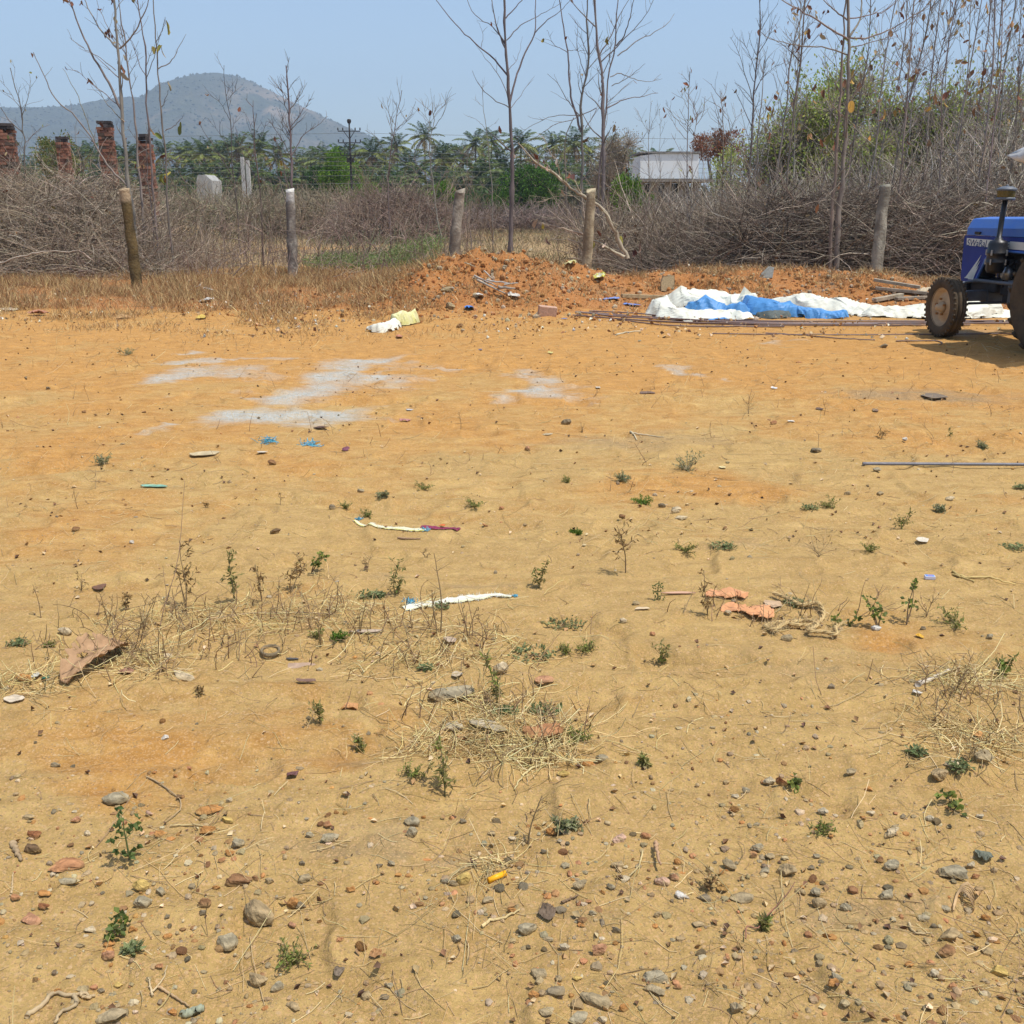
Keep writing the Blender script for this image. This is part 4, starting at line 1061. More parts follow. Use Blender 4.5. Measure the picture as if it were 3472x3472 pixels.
brush('brush_pile', 'low brown brush bank right of the leaning stone post', 'brush', 3600, box_s(-4.5, 5.5, 60, 64, 1.0, .8, 4), (.5, 1.5), (.012, .02), .6, [(.24, .18, .15), (.30, .23, .19)], .7)
brush('brush_pile', 'pale tan brush growing in front of the white hut', 'brush', 5000, box_s(-25, -11, 50, 56, 1.75, .8, 5), (.5, 1.4), (.012, .02), .35, [(.38, .31, .21), (.30, .24, .17), (.26, .25, .14)], .5)
brush('brush_pile', 'grey brush and creepers hiding the lower storey of the tank house', 'brush', 4000, box_s(5.5, 18, 44, 50, 1.2, .8, 6), (.6, 2.0), (.012, .02), .5, [(.32, .28, .24), (.24, .20, .17)], .8, leaves=300, lz=.2)
brush('brush_pile', 'long heap of cut dark branches in front of the thicket', 'brush', 12500,
      box_s(2.9, 14.5, 22.9, 26.0, lambda x, y: 1.65 * sstep(2.4, 6.5, x) * sstep(22.2, 24.0, y), .8, 7), (.6, 2.1), (.005, .012), .82, [(.30, .23, .17), (.42, .35, .27), (.19, .145, .11), (.14, .105, .08)], .7, K=7, leaves=500)
brush('thicket', 'dense thicket of dry grey saplings and twigs behind the tractor', 'thicket', 8500,
      box_s(5.5, 18.5, 24.5, 33.0, lambda x, y: (.9 + 2.3 * sstep(6.5, 12.5, x - (y - 23) * .25)), 1.1, 8), (.7, 2.4), (.006, .013), .15, [(.46, .39, .31), (.32, .25, .18), (.60, .54, .45)], .6, K=6, kind='stuff', leaves=2200, lz=.13,
      lc=[(.22, .10, .05), (.34, .20, .10), (.40, .30, .20), (.13, .06, .04)])
brush('thicket', 'slim bare twigs between the fallen limb and the cut branches', 'thicket', 1500,
      box_s(1.6, 6.0, 24.5, 28, lambda x, y: 1.0 + 0 * x, .8, 9), (.6, 1.9), (.005, .010), .25, TW, .6, kind='stuff', leaves=120)
brush('dry_scrub', 'thin dry shoots and seedheads standing along the left fence line', 'scrub', 2300,
      box_s(-10, -1.0, 22, 34, lambda x, y: .35 + .7 * (fbm(x * .9, y * .5, 66, 2) > .5), 1, 10), (.3, .8), (.004, .008), .12, [(.30, .22, .17), (.38, .30, .23), (.22, .15, .12)], .5, kind='stuff')
# green straggly herb behind the mound
g0 = box_s(-5.2, -1.8, 25, 29, lambda x, y: .35 + .45 * sstep(-3.6, -2.2, x), 1, 11)
q = g0(5000); leafq(q, rng.normal(size=(5000, 3)) + [0, 0, .5], .03, .09, (mm := Mesh()), tint([(.22, .31, .10), (.27, .34, .12)], 5000)); tubes(curves(g0(260), rng.normal(size=(260, 3)) * .4 + [.6, 0, .5], .8, 5), .004, 3, tint((.2, .24, .12), 260), mm, mi=1)
tag(mm.build('creeping_herb', [M_leaf, M_twig]), 'grey green straggly herb growing behind the dirt mound', 'plant')

# ------------------------------------------------------------ traced bare trees
def T(paths, Y, base=True, dy=0.0): return [(path3([f_(*q) for q in pts], Y, dy * rng.uniform(-1, 1), base), r) for f_, pts, r in paths]
bare_tree('tall pale sapling rising behind the leaning brown post, with long outstretched limbs', T([(A, [(815, 1480), (770, 1120), (745, 900), (728, 700), (715, 500), (703, 300), (688, 120), (675, -120), (660, -400)], .058)], 24.5),
    T([(A, [(770, 1115), (640, 980), (550, 830), (500, 760), (455, 700), (380, 640), (320, 570), (250, 430), (200, 310)], .024),
       (A, [(768, 1110), (640, 985), (570, 860), (500, 670), (455, 560), (400, 450), (375, 405)], .018),
       (A, [(722, 650), (640, 480), (560, 340), (500, 230), (450, 100), (415, 0), (380, -150)], .030),
       (A, [(718, 640), (600, 540), (520, 480), (470, 430), (400, 410)], .012),
       (A, [(700, 290), (620, 200), (560, 110), (505, 0), (470, -120)], .022),
       (A, [(712, 290), (790, 210), (850, 100), (890, 0), (910, -100)], .020),
       (A, [(690, 420), (600, 350), (500, 290), (470, 270), (415, 225)], .011),
       (A, [(730, 720), (620, 590), (580, 520), (562, 485)], .011)], 24.5, False, .8), leaves=40, lsize=.20, leafcol=[(.20, .08, .045), (.28, .13, .06), (.16, .06, .035), (.48, .38, .26)], twig=.8, tl=.6)
bare_tree('slender grey sapling just right of the tallest left one', T([(A, [(860, 1450), (835, 1100), (815, 850), (795, 600), (768, 430), (755, 330), (735, 180), (705, 0), (690, -200)], .036)], 25.5),
    T([(A, [(757, 330), (640, 160), (590, 60), (560, -60)], .012), (A, [(768, 430), (740, 300), (720, 100)], .010)], 25.5, False, .5), twig=.8, tl=.55, leaves=5)
bare_tree('straight bare sapling standing in front of the slim brick pillar', T([(A, [(935, 1400), (915, 1150), (890, 850), (875, 600), (868, 400), (858, 250), (835, 100), (815, 0), (800, -200)], .034), (A, [(905, 1300), (880, 1000), (870, 800)], .02)], 25),
    T([(A, [(875, 470), (830, 380), (780, 240), (735, 180)], .010), (A, [(870, 470), (930, 300), (985, 110)], .010)], 25, False, .5), twig=.9, tl=.5, leaves=12, lsize=.19)
bare_tree('sapling with broad yellow brown leaves right of the slim brick pillar', T([(A, [(1000, 1250), (990, 1000), (975, 780), (958, 620), (940, 420), (925, 230), (908, 0), (900, -150)], .030)], 24),
    T([(A, [(942, 410), (1020, 360), (1060, 290), (1110, 205)], .013), (A, [(985, 780), (1050, 740), (1095, 680)], .011), (A, [(930, 250), (960, 200), (985, 110)], .009), (A, [(960, 640), (990, 580), (1010, 500)], .009)], 24, False, .3),
    twig=.35, tl=.3, leaves=10, lsize=.30, leafcol=[(.36, .30, .05), (.42, .22, .06), (.22, .24, .05), (.50, .36, .20)])
bare_tree('low spreading twiggy sapling at the far left edge before the broad brick pillar', T([(A, [(150, 1000), (148, 850), (135, 760), (120, 640), (85, 500), (62, 400)], .03)], 28),
    T([(A, [(140, 800), (60, 720), (0, 640), (-60, 560)], .014), (A, [(130, 700), (170, 560), (180, 440)], .010), (A, [(150, 850), (240, 770), (300, 740)], .010), (A, [(120, 640), (50, 540), (10, 480)], .008)], 28, False, .5), twig=1.3, tl=.6, leaves=14, lsize=.12, leafcol=[(.3, .3, .1), (.35, .28, .14)], tr=.005)
bare_tree('dark thin sapling outlined against the middle of the hill', T([(A, [(1400, 1120), (1382, 1000), (1378, 850), (1370, 700), (1345, 560), (1330, 390)], .026)], 34),
    T([(A, [(1372, 720), (1300, 600), (1225, 550)], .010), (A, [(1350, 600), (1400, 540), (1410, 440)], .008), (A, [(1385, 1050), (1260, 850), (1200, 760), (1190, 720)], .014), (A, [(1385, 960), (1310, 800), (1230, 700)], .009)], 34, False, .4), twig=1.2, tl=.8, col=(.16, .13, .12), leaves=3)
bare_tree('reddish stemmed sapling left of the post with the whitewashed top', T([(A, [(1565, 1480), (1560, 1250), (1545, 1100), (1515, 850), (1510, 600)], .026)], 27.5), T([(A, [(1545, 1100), (1440, 900), (1400, 760)], .010), (A, [(1520, 900), (1480, 720), (1440, 640)], .008)], 27.5, False, .3), twig=1.0, tl=.7, col=(.2, .14, .12), leaves=3)
bare_tree('cone shaped bare sapling directly behind the post with the whitewashed top', T([(B, [(325, 1500), (305, 1100), (300, 900), (290, 600), (275, 300), (262, 40)], .05)], 27),
    T([(B, [(300, 700), (380, 560), (490, 480), (560, 420)], .014), (B, [(300, 720), (210, 560), (120, 430)], .012), (B, [(285, 500), (360, 400), (440, 290)], .012), (B, [(280, 420), (240, 300), (215, 130)], .010), (B, [(280, 380), (350, 280), (410, 170)], .010), (B, [(275, 300), (200, 200), (150, 150)], .009),
       (B, [(275, 950), (220, 700), (170, 560)], .014), (B, [(262, 1060), (200, 850), (165, 600)], .014), (B, [(290, 600), (235, 520), (235, 380)], .009)], 27, False, .4), twig=2.0, tl=.55, col=(.22, .18, .16), leaves=4)
bare_tree('bare sapling forking above the purplish brush mound', T([(B, [(1020, 1330), (1005, 1100), (1000, 900), (1030, 600), (1055, 430), (1098, 230)], .034)], 32),
    T([(B, [(1035, 560), (1010, 400), (990, 270)], .010), (B, [(1050, 520), (1150, 430), (1205, 310)], .010), (B, [(1010, 780), (900, 560), (830, 520)], .009), (B, [(1000, 1100), (1100, 1010), (1150, 960)], .010)], 32, False, .4), twig=1.1, tl=.9, leaves=3)
bare_tree('thin pale sapling with many upturned twigs left of the rough leaning post', T([(B, [(1390, 1400), (1350, 1100), (1325, 900), (1300, 600), (1335, 450), (1325, 320)], .030)], 30),
    T([(B, [(1335, 500), (1400, 400), (1430, 270)], .009), (B, [(1325, 520), (1280, 430), (1258, 330)], .008), (B, [(1330, 900), (1200, 740), (1195, 540)], .010), (B, [(1340, 1020), (1420, 820), (1560, 760)], .010), (B, [(1225, 1200), (1225, 900), (1150, 700)], .012)], 30, False, .4), twig=1.3, tl=.8, leaves=3)
bare_tree('very thin whip of a sapling between the leaning post and the central sapling', T([(B, [(1760, 1060), (1755, 900), (1740, 760), (1715, 500), (1690, 330), (1682, 190)], .024)], 42),
    T([(B, [(1705, 500), (1640, 440), (1570, 412)], .009), (B, [(1690, 345), (1630, 300), (1610, 290)], .007), (B, [(1715, 510), (1790, 460)], .006)], 42, False, .3), twig=.4, tl=.6)
bare_tree('young pale stem curving up behind the rough leaning post', T([(B, [(1600, 1250), (1570, 1100), (1575, 900), (1585, 640)], .018)], 31), T([(B, [(1585, 700), (1530, 680), (1510, 590)], .008), (B, [(1575, 980), (1610, 900), (1615, 810)], .008)], 31, False), twig=.6, tl=.5)
bare_tree('tall symmetrical bare sapling in the centre of the photo', T([(E, [(535, 1290), (540, 1100), (543, 900), (535, 700), (528, 580), (515, 400), (505, 200), (500, 0), (495, -250)], .085)], 34),
    T([(E, [(530, 560), (560, 430), (610, 300), (665, 180), (668, 60), (672, -100)], .036), (E, [(664, 182), (720, 125), (800, 65), (870, -10)], .018),
       (E, [(528, 590), (440, 540), (370, 470), (320, 385)], .016), (E, [(530, 570), (480, 430), (400, 320), (340, 240)], .014), (E, [(515, 410), (440, 320), (370, 260), (240, 140), (170, 60), (100, -40)], .028),
       (E, [(503, 262), (460, 150), (430, 0), (415, -120)], .026), (E, [(508, 250), (430, 140), (350, 90), (295, 0), (270, -80)], .018), (E, [(535, 590), (590, 520), (665, 412)], .011), (E, [(512, 220), (600, 130), (680, 90), (770, 40), (810, 15)], .018),
       (E, [(507, 100), (560, 40), (610, -20), (640, -90)], .020), (E, [(515, 390), (570, 320), (598, 200)], .010), (E, [(540, 820), (470, 815), (400, 822)], .014), (E, [(545, 1060), (570, 1000), (630, 945)], .008), (E, [(372, 262), (385, 200), (350, 100)], .009)], 34, False, 1.2),
    twig=.3, tl=.7, leaves=5, lsize=.28, col=(.20, .16, .15), tr=.007, leafcol=[(.55, .42, .26), (.3, .12, .06)])
bare_tree('dark stemmed sapling, left of the two tallest stems behind the yellowish post', T([(E, [(918, 1100), (925, 900), (925, 700), (915, 560), (940, 450), (960, 300), (950, 150), (955, 0), (955, -200)], .055)], 29),
    T([(E, [(925, 650), (850, 560), (780, 440), (735, 405)], .014), (E, [(918, 720), (880, 600), (855, 450), (840, 250), (820, 130), (800, 0), (790, -100)], .034), (E, [(842, 285), (770, 240), (730, 160)], .010), (E, [(945, 430), (895, 250), (900, 125)], .012), (E, [(842, 275), (900, 275), (945, 300)], .008), (E, [(945, 440), (940, 300), (925, 240)], .010),
       (E, [(940, 700), (1000, 600), (1020, 520)], .012), (E, [(915, 630), (800, 628), (700, 660), (600, 720), (550, 785)], .012)], 29, False, .8), twig=.7, tl=.7, leaves=4, lsize=.22, col=(.20, .17, .16))
bare_tree('tallest thick grey stem behind the yellowish post, with wide drooping limbs to the right', T([(E, [(1038, 1090), (1040, 850), (1038, 600), (1030, 400), (1010, 280), (1000, 150), (990, 0), (985, -250)], .072), (E, [(1020, 930), (1055, 600), (1065, 430), (1100, 250), (1113, 130), (1120, 0), (1130, -150)], .036)], 28),
    T([(E, [(1110, 250), (1160, 180), (1190, 60), (1205, 0), (1220, -80)], .018), (E, [(1060, 590), (1150, 545), (1260, 525), (1340, 508)], .018), (E, [(1078, 420), (1130, 402), (1200, 428), (1300, 445), (1342, 430)], .014), (E, [(1118, 305), (1220, 230), (1340, 160), (1400, 118), (1426, 72)], .016),
       (E, [(1020, 345), (1120, 250), (1230, 130), (1290, 50), (1312, -10)], .018), (E, [(1002, 150), (930, 80), (860, 0), (830, -60)], .018), (E, [(1000, 590), (900, 640), (760, 690), (640, 770), (560, 822)], .012), (E, [(1045, 850), (1150, 810), (1230, 780), (1270, 730)], .012),
       (E, [(1042, 910), (1080, 890), (1180, 900), (1270, 950), (1330, 990)], .012), (E, [(1085, 470), (1180, 420), (1240, 370), (1265, 345)], .012), (E, [(1035, 1040), (1100, 1010), (1160, 1000)], .009), (E, [(840, 1180), (835, 1000), (850, 700), (880, 640)], .030), (E, [(1020, 300), (1080, 200), (1130, 80), (1190, -20)], .02)], 28, False, .9),
    twig=.7, tl=.7, leaves=8, lsize=.24, col=(.27, .23, .20))
bare_tree('pair of thick straight teak stems at the front of the thicket', T([(D, [(535, 1480), (560, 1100), (585, 800), (600, 550), (607, 300), (607, 150), (605, 0), (603, -250)], .070), (D, [(508, 1430), (515, 1200), (540, 900), (555, 600), (575, 350), (580, 200), (590, 0), (592, -200)], .048)], 22.5),
    T([(D, [(605, 215), (500, 150), (380, 80), (245, 0), (180, -40)], .022), (D, [(610, 205), (700, 210), (760, 190), (880, 140), (1000, 60), (1080, -20)], .020), (D, [(600, 300), (480, 262), (330, 245), (200, 220), (120, 170)], .016), (D, [(612, 200), (670, 110), (682, 0), (685, -80)], .026), (D, [(600, 110), (500, 30), (440, -30)], .018),
       (D, [(612, 260), (700, 240), (850, 180), (930, 90)], .012), (D, [(600, 560), (690, 440), (760, 300), (900, 380), (960, 440)], .012), (D, [(590, 640), (510, 560), (490, 380), (440, 300)], .010), (D, [(575, 980), (480, 1080), (440, 1110)], .010), (D, [(615, 100), (740, 80), (860, 20), (900, -40)], .014)], 22.5, False, .8),
    twig=.8, tl=.7, leaves=16, lsize=.24, col=(.30, .24, .19), leafcol=[(.50, .27, .05), (.34, .15, .06), (.22, .10, .06), (.28, .28, .07)])
bare_tree('dark bare tree at the left edge of the thicket, above the feathery tree', T([(D, [(70, 900), (85, 600), (100, 400), (118, 220), (124, 0), (126, -150)], .045)], 31),
    T([(D, [(85, 560), (40, 400), (0, 270), (-40, 200)], .014), (D, [(100, 400), (50, 260), (-10, 200)], .010), (D, [(110, 300), (170, 200), (210, 80)], .012), (D, [(92, 500), (180, 380), (260, 340)], .010)], 31, False, .6), twig=1.6, tl=.8, leaves=6, col=(.17, .14, .13))
bare_tree('slim sapling with brown hanging leaves above the tank house', T([(E, [(1500, 1100), (1495, 900), (1500, 700), (1508, 550), (1508, 395)], .026)], 30),
    T([(E, [(1498, 720), (1430, 640), (1380, 560)], .009), (E, [(1500, 690), (1560, 620), (1580, 560)], .008), (E, [(1495, 760), (1440, 700), (1400, 620)], .008), (E, [(1505, 600), (1470, 520), (1468, 480)], .007)], 30, False, .4), twig=1.2, tl=.5, leaves=20, lsize=.16, leafcol=[(.26, .10, .05), (.34, .15, .08), (.25, .25, .06)])
bare_tree('very fine pale twiggy sapling in front of the left end of the tank house', T([(E, [(1290, 1000), (1288, 850), (1290, 700), (1298, 560)], .020), (E, [(1350, 1000), (1345, 800), (1355, 640)], .014)], 33), T([(E, [(1290, 720), (1240, 640), (1225, 600)], .006), (E, [(1292, 700), (1330, 620), (1340, 580)], .006)], 33, False), twig=2.2, tl=.5, tr=.004, leaves=14, lsize=.07, leafcol=[(.3, .3, .15)])
bare_tree('sapling with a few green leaves between the tank house and the thicket', T([(E, [(1735, 1000), (1735, 850), (1730, 700), (1710, 620), (1640, 560)], .022)], 30), T([(E, [(1732, 720), (1760, 620), (1745, 580)], .008), (E, [(1735, 800), (1680, 720), (1640, 700)], .008)], 30, False), twig=1.0, tl=.6, leaves=10, lsize=.14, leafcol=[(.2, .26, .06), (.3, .14, .07)])
# stray curving shoots by the right brush, then the crowd of teak saplings in the thicket
spots = [(2330, 24.5, 3.6), (2440, 26, 4.2), (2560, 27, 5.0), (2650, 25, 8.6), (2700, 27, 9.0), (2760, 24.5, 5.0), (2905, 24.5, 9.6), (2935, 25.5, 9.4), (2990, 27, 8.8), (3040, 24, 8.6), (3090, 26, 9.6), (3130, 29, 9.2), (3165, 24.5, 8.6), (3200, 27.5, 9.6), (3235, 25, 9.4),
         (3262, 29, 9.0), (3300, 26, 9.6), (3330, 24, 8.2), (3362, 27.5, 9.8), (3395, 25.5, 9.2), (3425, 29, 9.6), (3455, 26.5, 9.2), (3490, 25, 9.0), (3560, 27, 9.4), (3640, 25, 9), (2860, 30, 8.8), (3010, 31, 9.4), (3350, 31, 10), (3180, 32, 10), (2610, 29, 8.4)]
spots.sort(key=lambda q: (q[2] >= 4.5, q[0]))
for k, (px, Y, h) in enumerate(spots):
    x = (px - 1736) / FPX * (Y * cp + 0.3)
    lb = ('%s low bare sapling left of the crowded thicket' % ORD[k]) if h < 4.5 else '%s bare teak sapling from the left crowded in the right thicket'
    if '%s' in lb: lb = lb % ORD[k - sum(1 for q in spots if q[2] < 4.5)]
    rand_tree(x, Y, h, lb, r=rng.uniform(.016, .034), lean=rng.uniform(-.09, .09), twig=2.3, tl=.8, leaves=0 if h < 5 else int(rng.integers(14, 34)), lsize=.19, group='saplings crowded in the right thicket',
              leafcol=[(.24, .10, .055), (.30, .14, .07), (.38, .20, .09), (.46, .34, .19), (.50, .32, .08)], col=[(.34, .29, .25), (.25, .20, .17), (.40, .36, .31)][k % 3])
for k, (px, Y, h) in enumerate(sorted(((1180, 30, 1.9), (620, 29, 2.1), (760, 30, 2.2), (1290, 28, 1.8), (1640, 30, 1.9), (560, 24, 1.7), (700, 23.5, 1.6), (900, 25, 1.7), (1080, 26, 1.3), (1210, 25, 1.4), (1500, 26, 2.0), (1900, 27, 1.6), (660, 26, 2.0), (820, 27, 1.9), (860, 24, 1.5), (1030, 29, 2.2), (1150, 26.5, 1.7), (1260, 31, 2.4), (1400, 29, 2.0), (1440, 25, 1.5), (1580, 28, 2.2), (1680, 27, 1.5), (940, 31, 2.1), (1350, 26, 1.3)))):
    x = (px - 1736) / FPX * (Y * cp + .3)
    rand_tree(x, Y, h, '%s dry leafless shrub from the left along the fence line' % ORD[k], r=.014, lean=rng.uniform(-.15, .15), twig=4, tl=.75, tr=.005, group='dry shrubs along the fence line', name='dry_shrub', cat='shrub', col=(.30, .23, .165))
# fallen limb against the yellowish post
fl = path3([C(822, 1305), C(770, 1190), C(720, 1080), C(660, 980), C(560, 915), C(450, 840), C(380, 770), C(250, 700), C(170, 620), C(112, 552)], 21.9, -.4)
bare_tree('long pale fallen limb arching over the yellowish stone post, with a few curled leaves', [(fl, .050)],
    T([(C, [(810, 1300), (700, 1240), (640, 1200), (600, 1190)], .04), (C, [(535, 1150), (400, 1110), (330, 1090), (265, 1075)], .024), (C, [(660, 985), (735, 1090), (780, 1160)], .012), (C, [(550, 905), (440, 895), (330, 910), (210, 975)], .011), (C, [(380, 770), (370, 690), (310, 600), (270, 500)], .014), (C, [(520, 1200), (380, 1180), (260, 1195)], .012), (C, [(640, 1250), (860, 1250)], .010)], 21.7, False, .3),
    name='fallen_limb', cat='branch', group=None, twig=1.1, tl=.55, leaves=26, lsize=.2, col=(.46, .38, .28), leafcol=[(.24, .09, .05), (.42, .30, .22), (.5, .4, .3), (.13, .06, .05), (.34, .33, .07)])
lb_ = T([(A, [(-60, 1590), (20, 1560), (150, 1520), (280, 1500), (430, 1498), (500, 1480)], .022), (A, [(470, 1490), (530, 1530), (560, 1560)], .012)], 20.3, False)
bare_tree('long pale branch lying across the foot of the left brush heap', [lb_[0]], [lb_[1]], name='fallen_branch', cat='branch', group=None, twig=.5, tl=.4, col=(.5, .42, .33))

# ------------------------------------------------------------ dry grass
def grass(n, x0, x1, y0, y1, dens, L, w_, cols, up=1.2):
    x = rng.uniform(x0, x1, n * 2); y = rng.uniform(y0, y1, n * 2)
    k = rng.random(n * 2) < dens(x, y); x = x[k][:n]; y = y[k][:n]; n = len(x)
    P = np.stack([x, y, hfun(x, y) - .01], -1)
    d = rng.normal(size=(n, 3)) * [.75, .6, .45] + [0, 0, up * rng.uniform(.3, 1.1)]
    return P, d, rng.uniform(*L, n), w_, tint(cols, n, .25)
GC = [(.56, .40, .18), (.64, .48, .24), (.46, .28, .12), (.38, .22, .10), (.28, .15, .07)]
m = Mesh()
clump = lambda x, y: sstep(.46, .60, fbm(x * 1.4, y * 1.4, 301, 3))
sets = [grass(95000, -15, -1.2, 13.5, 25, lambda x, y: sstep(13.5, 19, y) * (.10 + .9 * clump(x, y) ** 1.5) * (1 - .9 * gauss(x, y, -.4, 17.8, 1.9, 1.9)), (.06, .32), .0055, GC),
        grass(26000, -15, 1.5, 12.0, 17, lambda x, y: sstep(11.6, 16.0, y) * clump(x, y) * sstep(1.5, -2.5, x), (.04, .15), .005, GC),
        grass(9000, -2.6, 3.0, 15.5, 21, lambda x, y: clump(x, y) * .45, (.05, .20), .007, GC),
        grass(17000, 2, 12, 16.5, 23, lambda x, y: clump(x, y) * sstep(16.3, 18.5, y), (.06, .22), .007, GC),
        grass(38000, -28, 24, 24, 60, lambda x, y: .3 + .7 * sstep(.4, .6, fbm(x * .3, y * .25, 303, 3)), (.15, .5), .016, [(.36, .27, .15), (.28, .21, .13), (.42, .33, .19), (.20, .20, .09)])]
for P, d, L, w_, c in sets: leafq(P, d, w_, L, m, c, cup=.6)
tag(m.build('dry_grass', M_straw), 'dry straw coloured grass and weeds at the back of the lot', 'grass', kind='stuff')
# ------------------------------------------------------------ loose stones
def ico(sub):
    import bmesh
    b = bmesh.new(); bmesh.ops.create_icosphere(b, subdivisions=sub, radius=1.0)
    V = np.array([v.co[:] for v in b.verts]); F = np.array([[v.index for v in f.verts] for f in b.faces]); b.free(); return V, F
IV, IF = ico(4); IV2, IF2 = ico(1)
STC = dict(grey=(.37, .32, .215), dgrey=(.23, .19, .13), pale=(.52, .44, .30), orange=(.52, .24, .075), pinko=(.50, .25, .14), brown=(.27, .135, .065), dbrown=(.14, .085, .05), tan=(.42, .31, .17),
           white=(.70, .66, .58), yellow=(.60, .42, .13), brick=(.50, .23, .11), greyb=(.38, .30, .18), red=(.30, .11, .05), cream=(.62, .50, .32), pink=(.60, .38, .27))
CW = dict(grey='grey', dgrey='dark grey', pale='pale buff', orange='orange', pinko='pinkish orange', brown='reddish brown', dbrown='dark brown', tan='tan', white='whitish', yellow='yellowish', brick='brick orange', greyb='grey brown', red='rusty red', cream='cream', pink='pink')
def stone(px, py, w_, h_, c, label=None, group=None, name='stone', facets=9, flat=None, sink=.25, cat='stone', seed=None, rough=.05):
    """w_, h_ are the apparent size in photo pixels, (px, py) the foot"""
    global rng
    keep = rng; rng = np.random.default_rng(seed if seed is not None else int(px * 7 + py * 13) & 0xffff)
    g = G(px, py); W = msize(w_, g) / 2; dist = math.hypot(g.x, g.y); el = math.atan2(CAM_H, dist)
    Hh = msize(h_, g)
    # visible height = depth*sin(el) + height*cos(el)
    Dp = W * rng.uniform(.48, .72) if flat is None else W * flat
    z = min(1.3 * W, (Hh - 1.5 * Dp * math.sin(el)) / math.cos(el) * .95); z = max(z, (.52 if h_ > .52 * w_ else .34) * W)
    V = IV.copy()
    # cut by random planes for a broken rock look
    for k in range(facets):
        n = rng.normal(size=3); n /= np.linalg.norm(n); d = rng.uniform(.48, .85)
        q = V @ n; V = V - np.maximum(q - d, 0)[:, None] * n
    nz = fbm(V[:, 0] * 2.1 + V[:, 2] * 1.3 + 7, V[:, 1] * 2.1 - V[:, 2], int(px) & 255, 4) - .5
    n2 = fbm(V[:, 0] * 7 + V[:, 2] * 5, V[:, 1] * 7 - V[:, 2] * 6, 3, 3) - .5
    V = V * (1 + .45 * nz + rough * 3.2 * n2)[:, None]
    V /= np.abs(V).max(0)
    a = rng.uniform(-.5, .5); ca, sa = math.cos(a), math.sin(a)
    V = V * [W, Dp, z * .62]; V = np.stack([V[:, 0] * ca - V[:, 1] * sa, V[:, 0] * sa + V[:, 1] * ca, V[:, 2] + V[:, 0] * rng.uniform(-.15, .15)], -1)
    V[:, 2] += z * (.62 - sink)
    cc = np.array(STC[c]); sp_ = sstep(.42, .62, fbm(V[:, 0] / W * 3, V[:, 1] / W * 3 + V[:, 2] / W * 3, 9, 4))[:, None]
    cc = cc * .88 + np.array([.42, .29, .12]) * .12; col = cc * (.8 + .35 * sp_); dust = np.clip(1.1 - (V[:, 2] / (z * .7)), 0, 1)[:, None] ** 1.5 * .75
    col = col * (1 - dust) + np.array([.40, .27, .11]) * dust
    dd = Dp * .6
    o = Mesh().add(V, None, IF, col).build(name, M_rock, smooth=False if facets > 11 else True)
    o.location = (g.x, g.y + dd, H1(g.x, g.y + dd)); rng = keep
    if label: tag(o, label, cat, group)
    return o
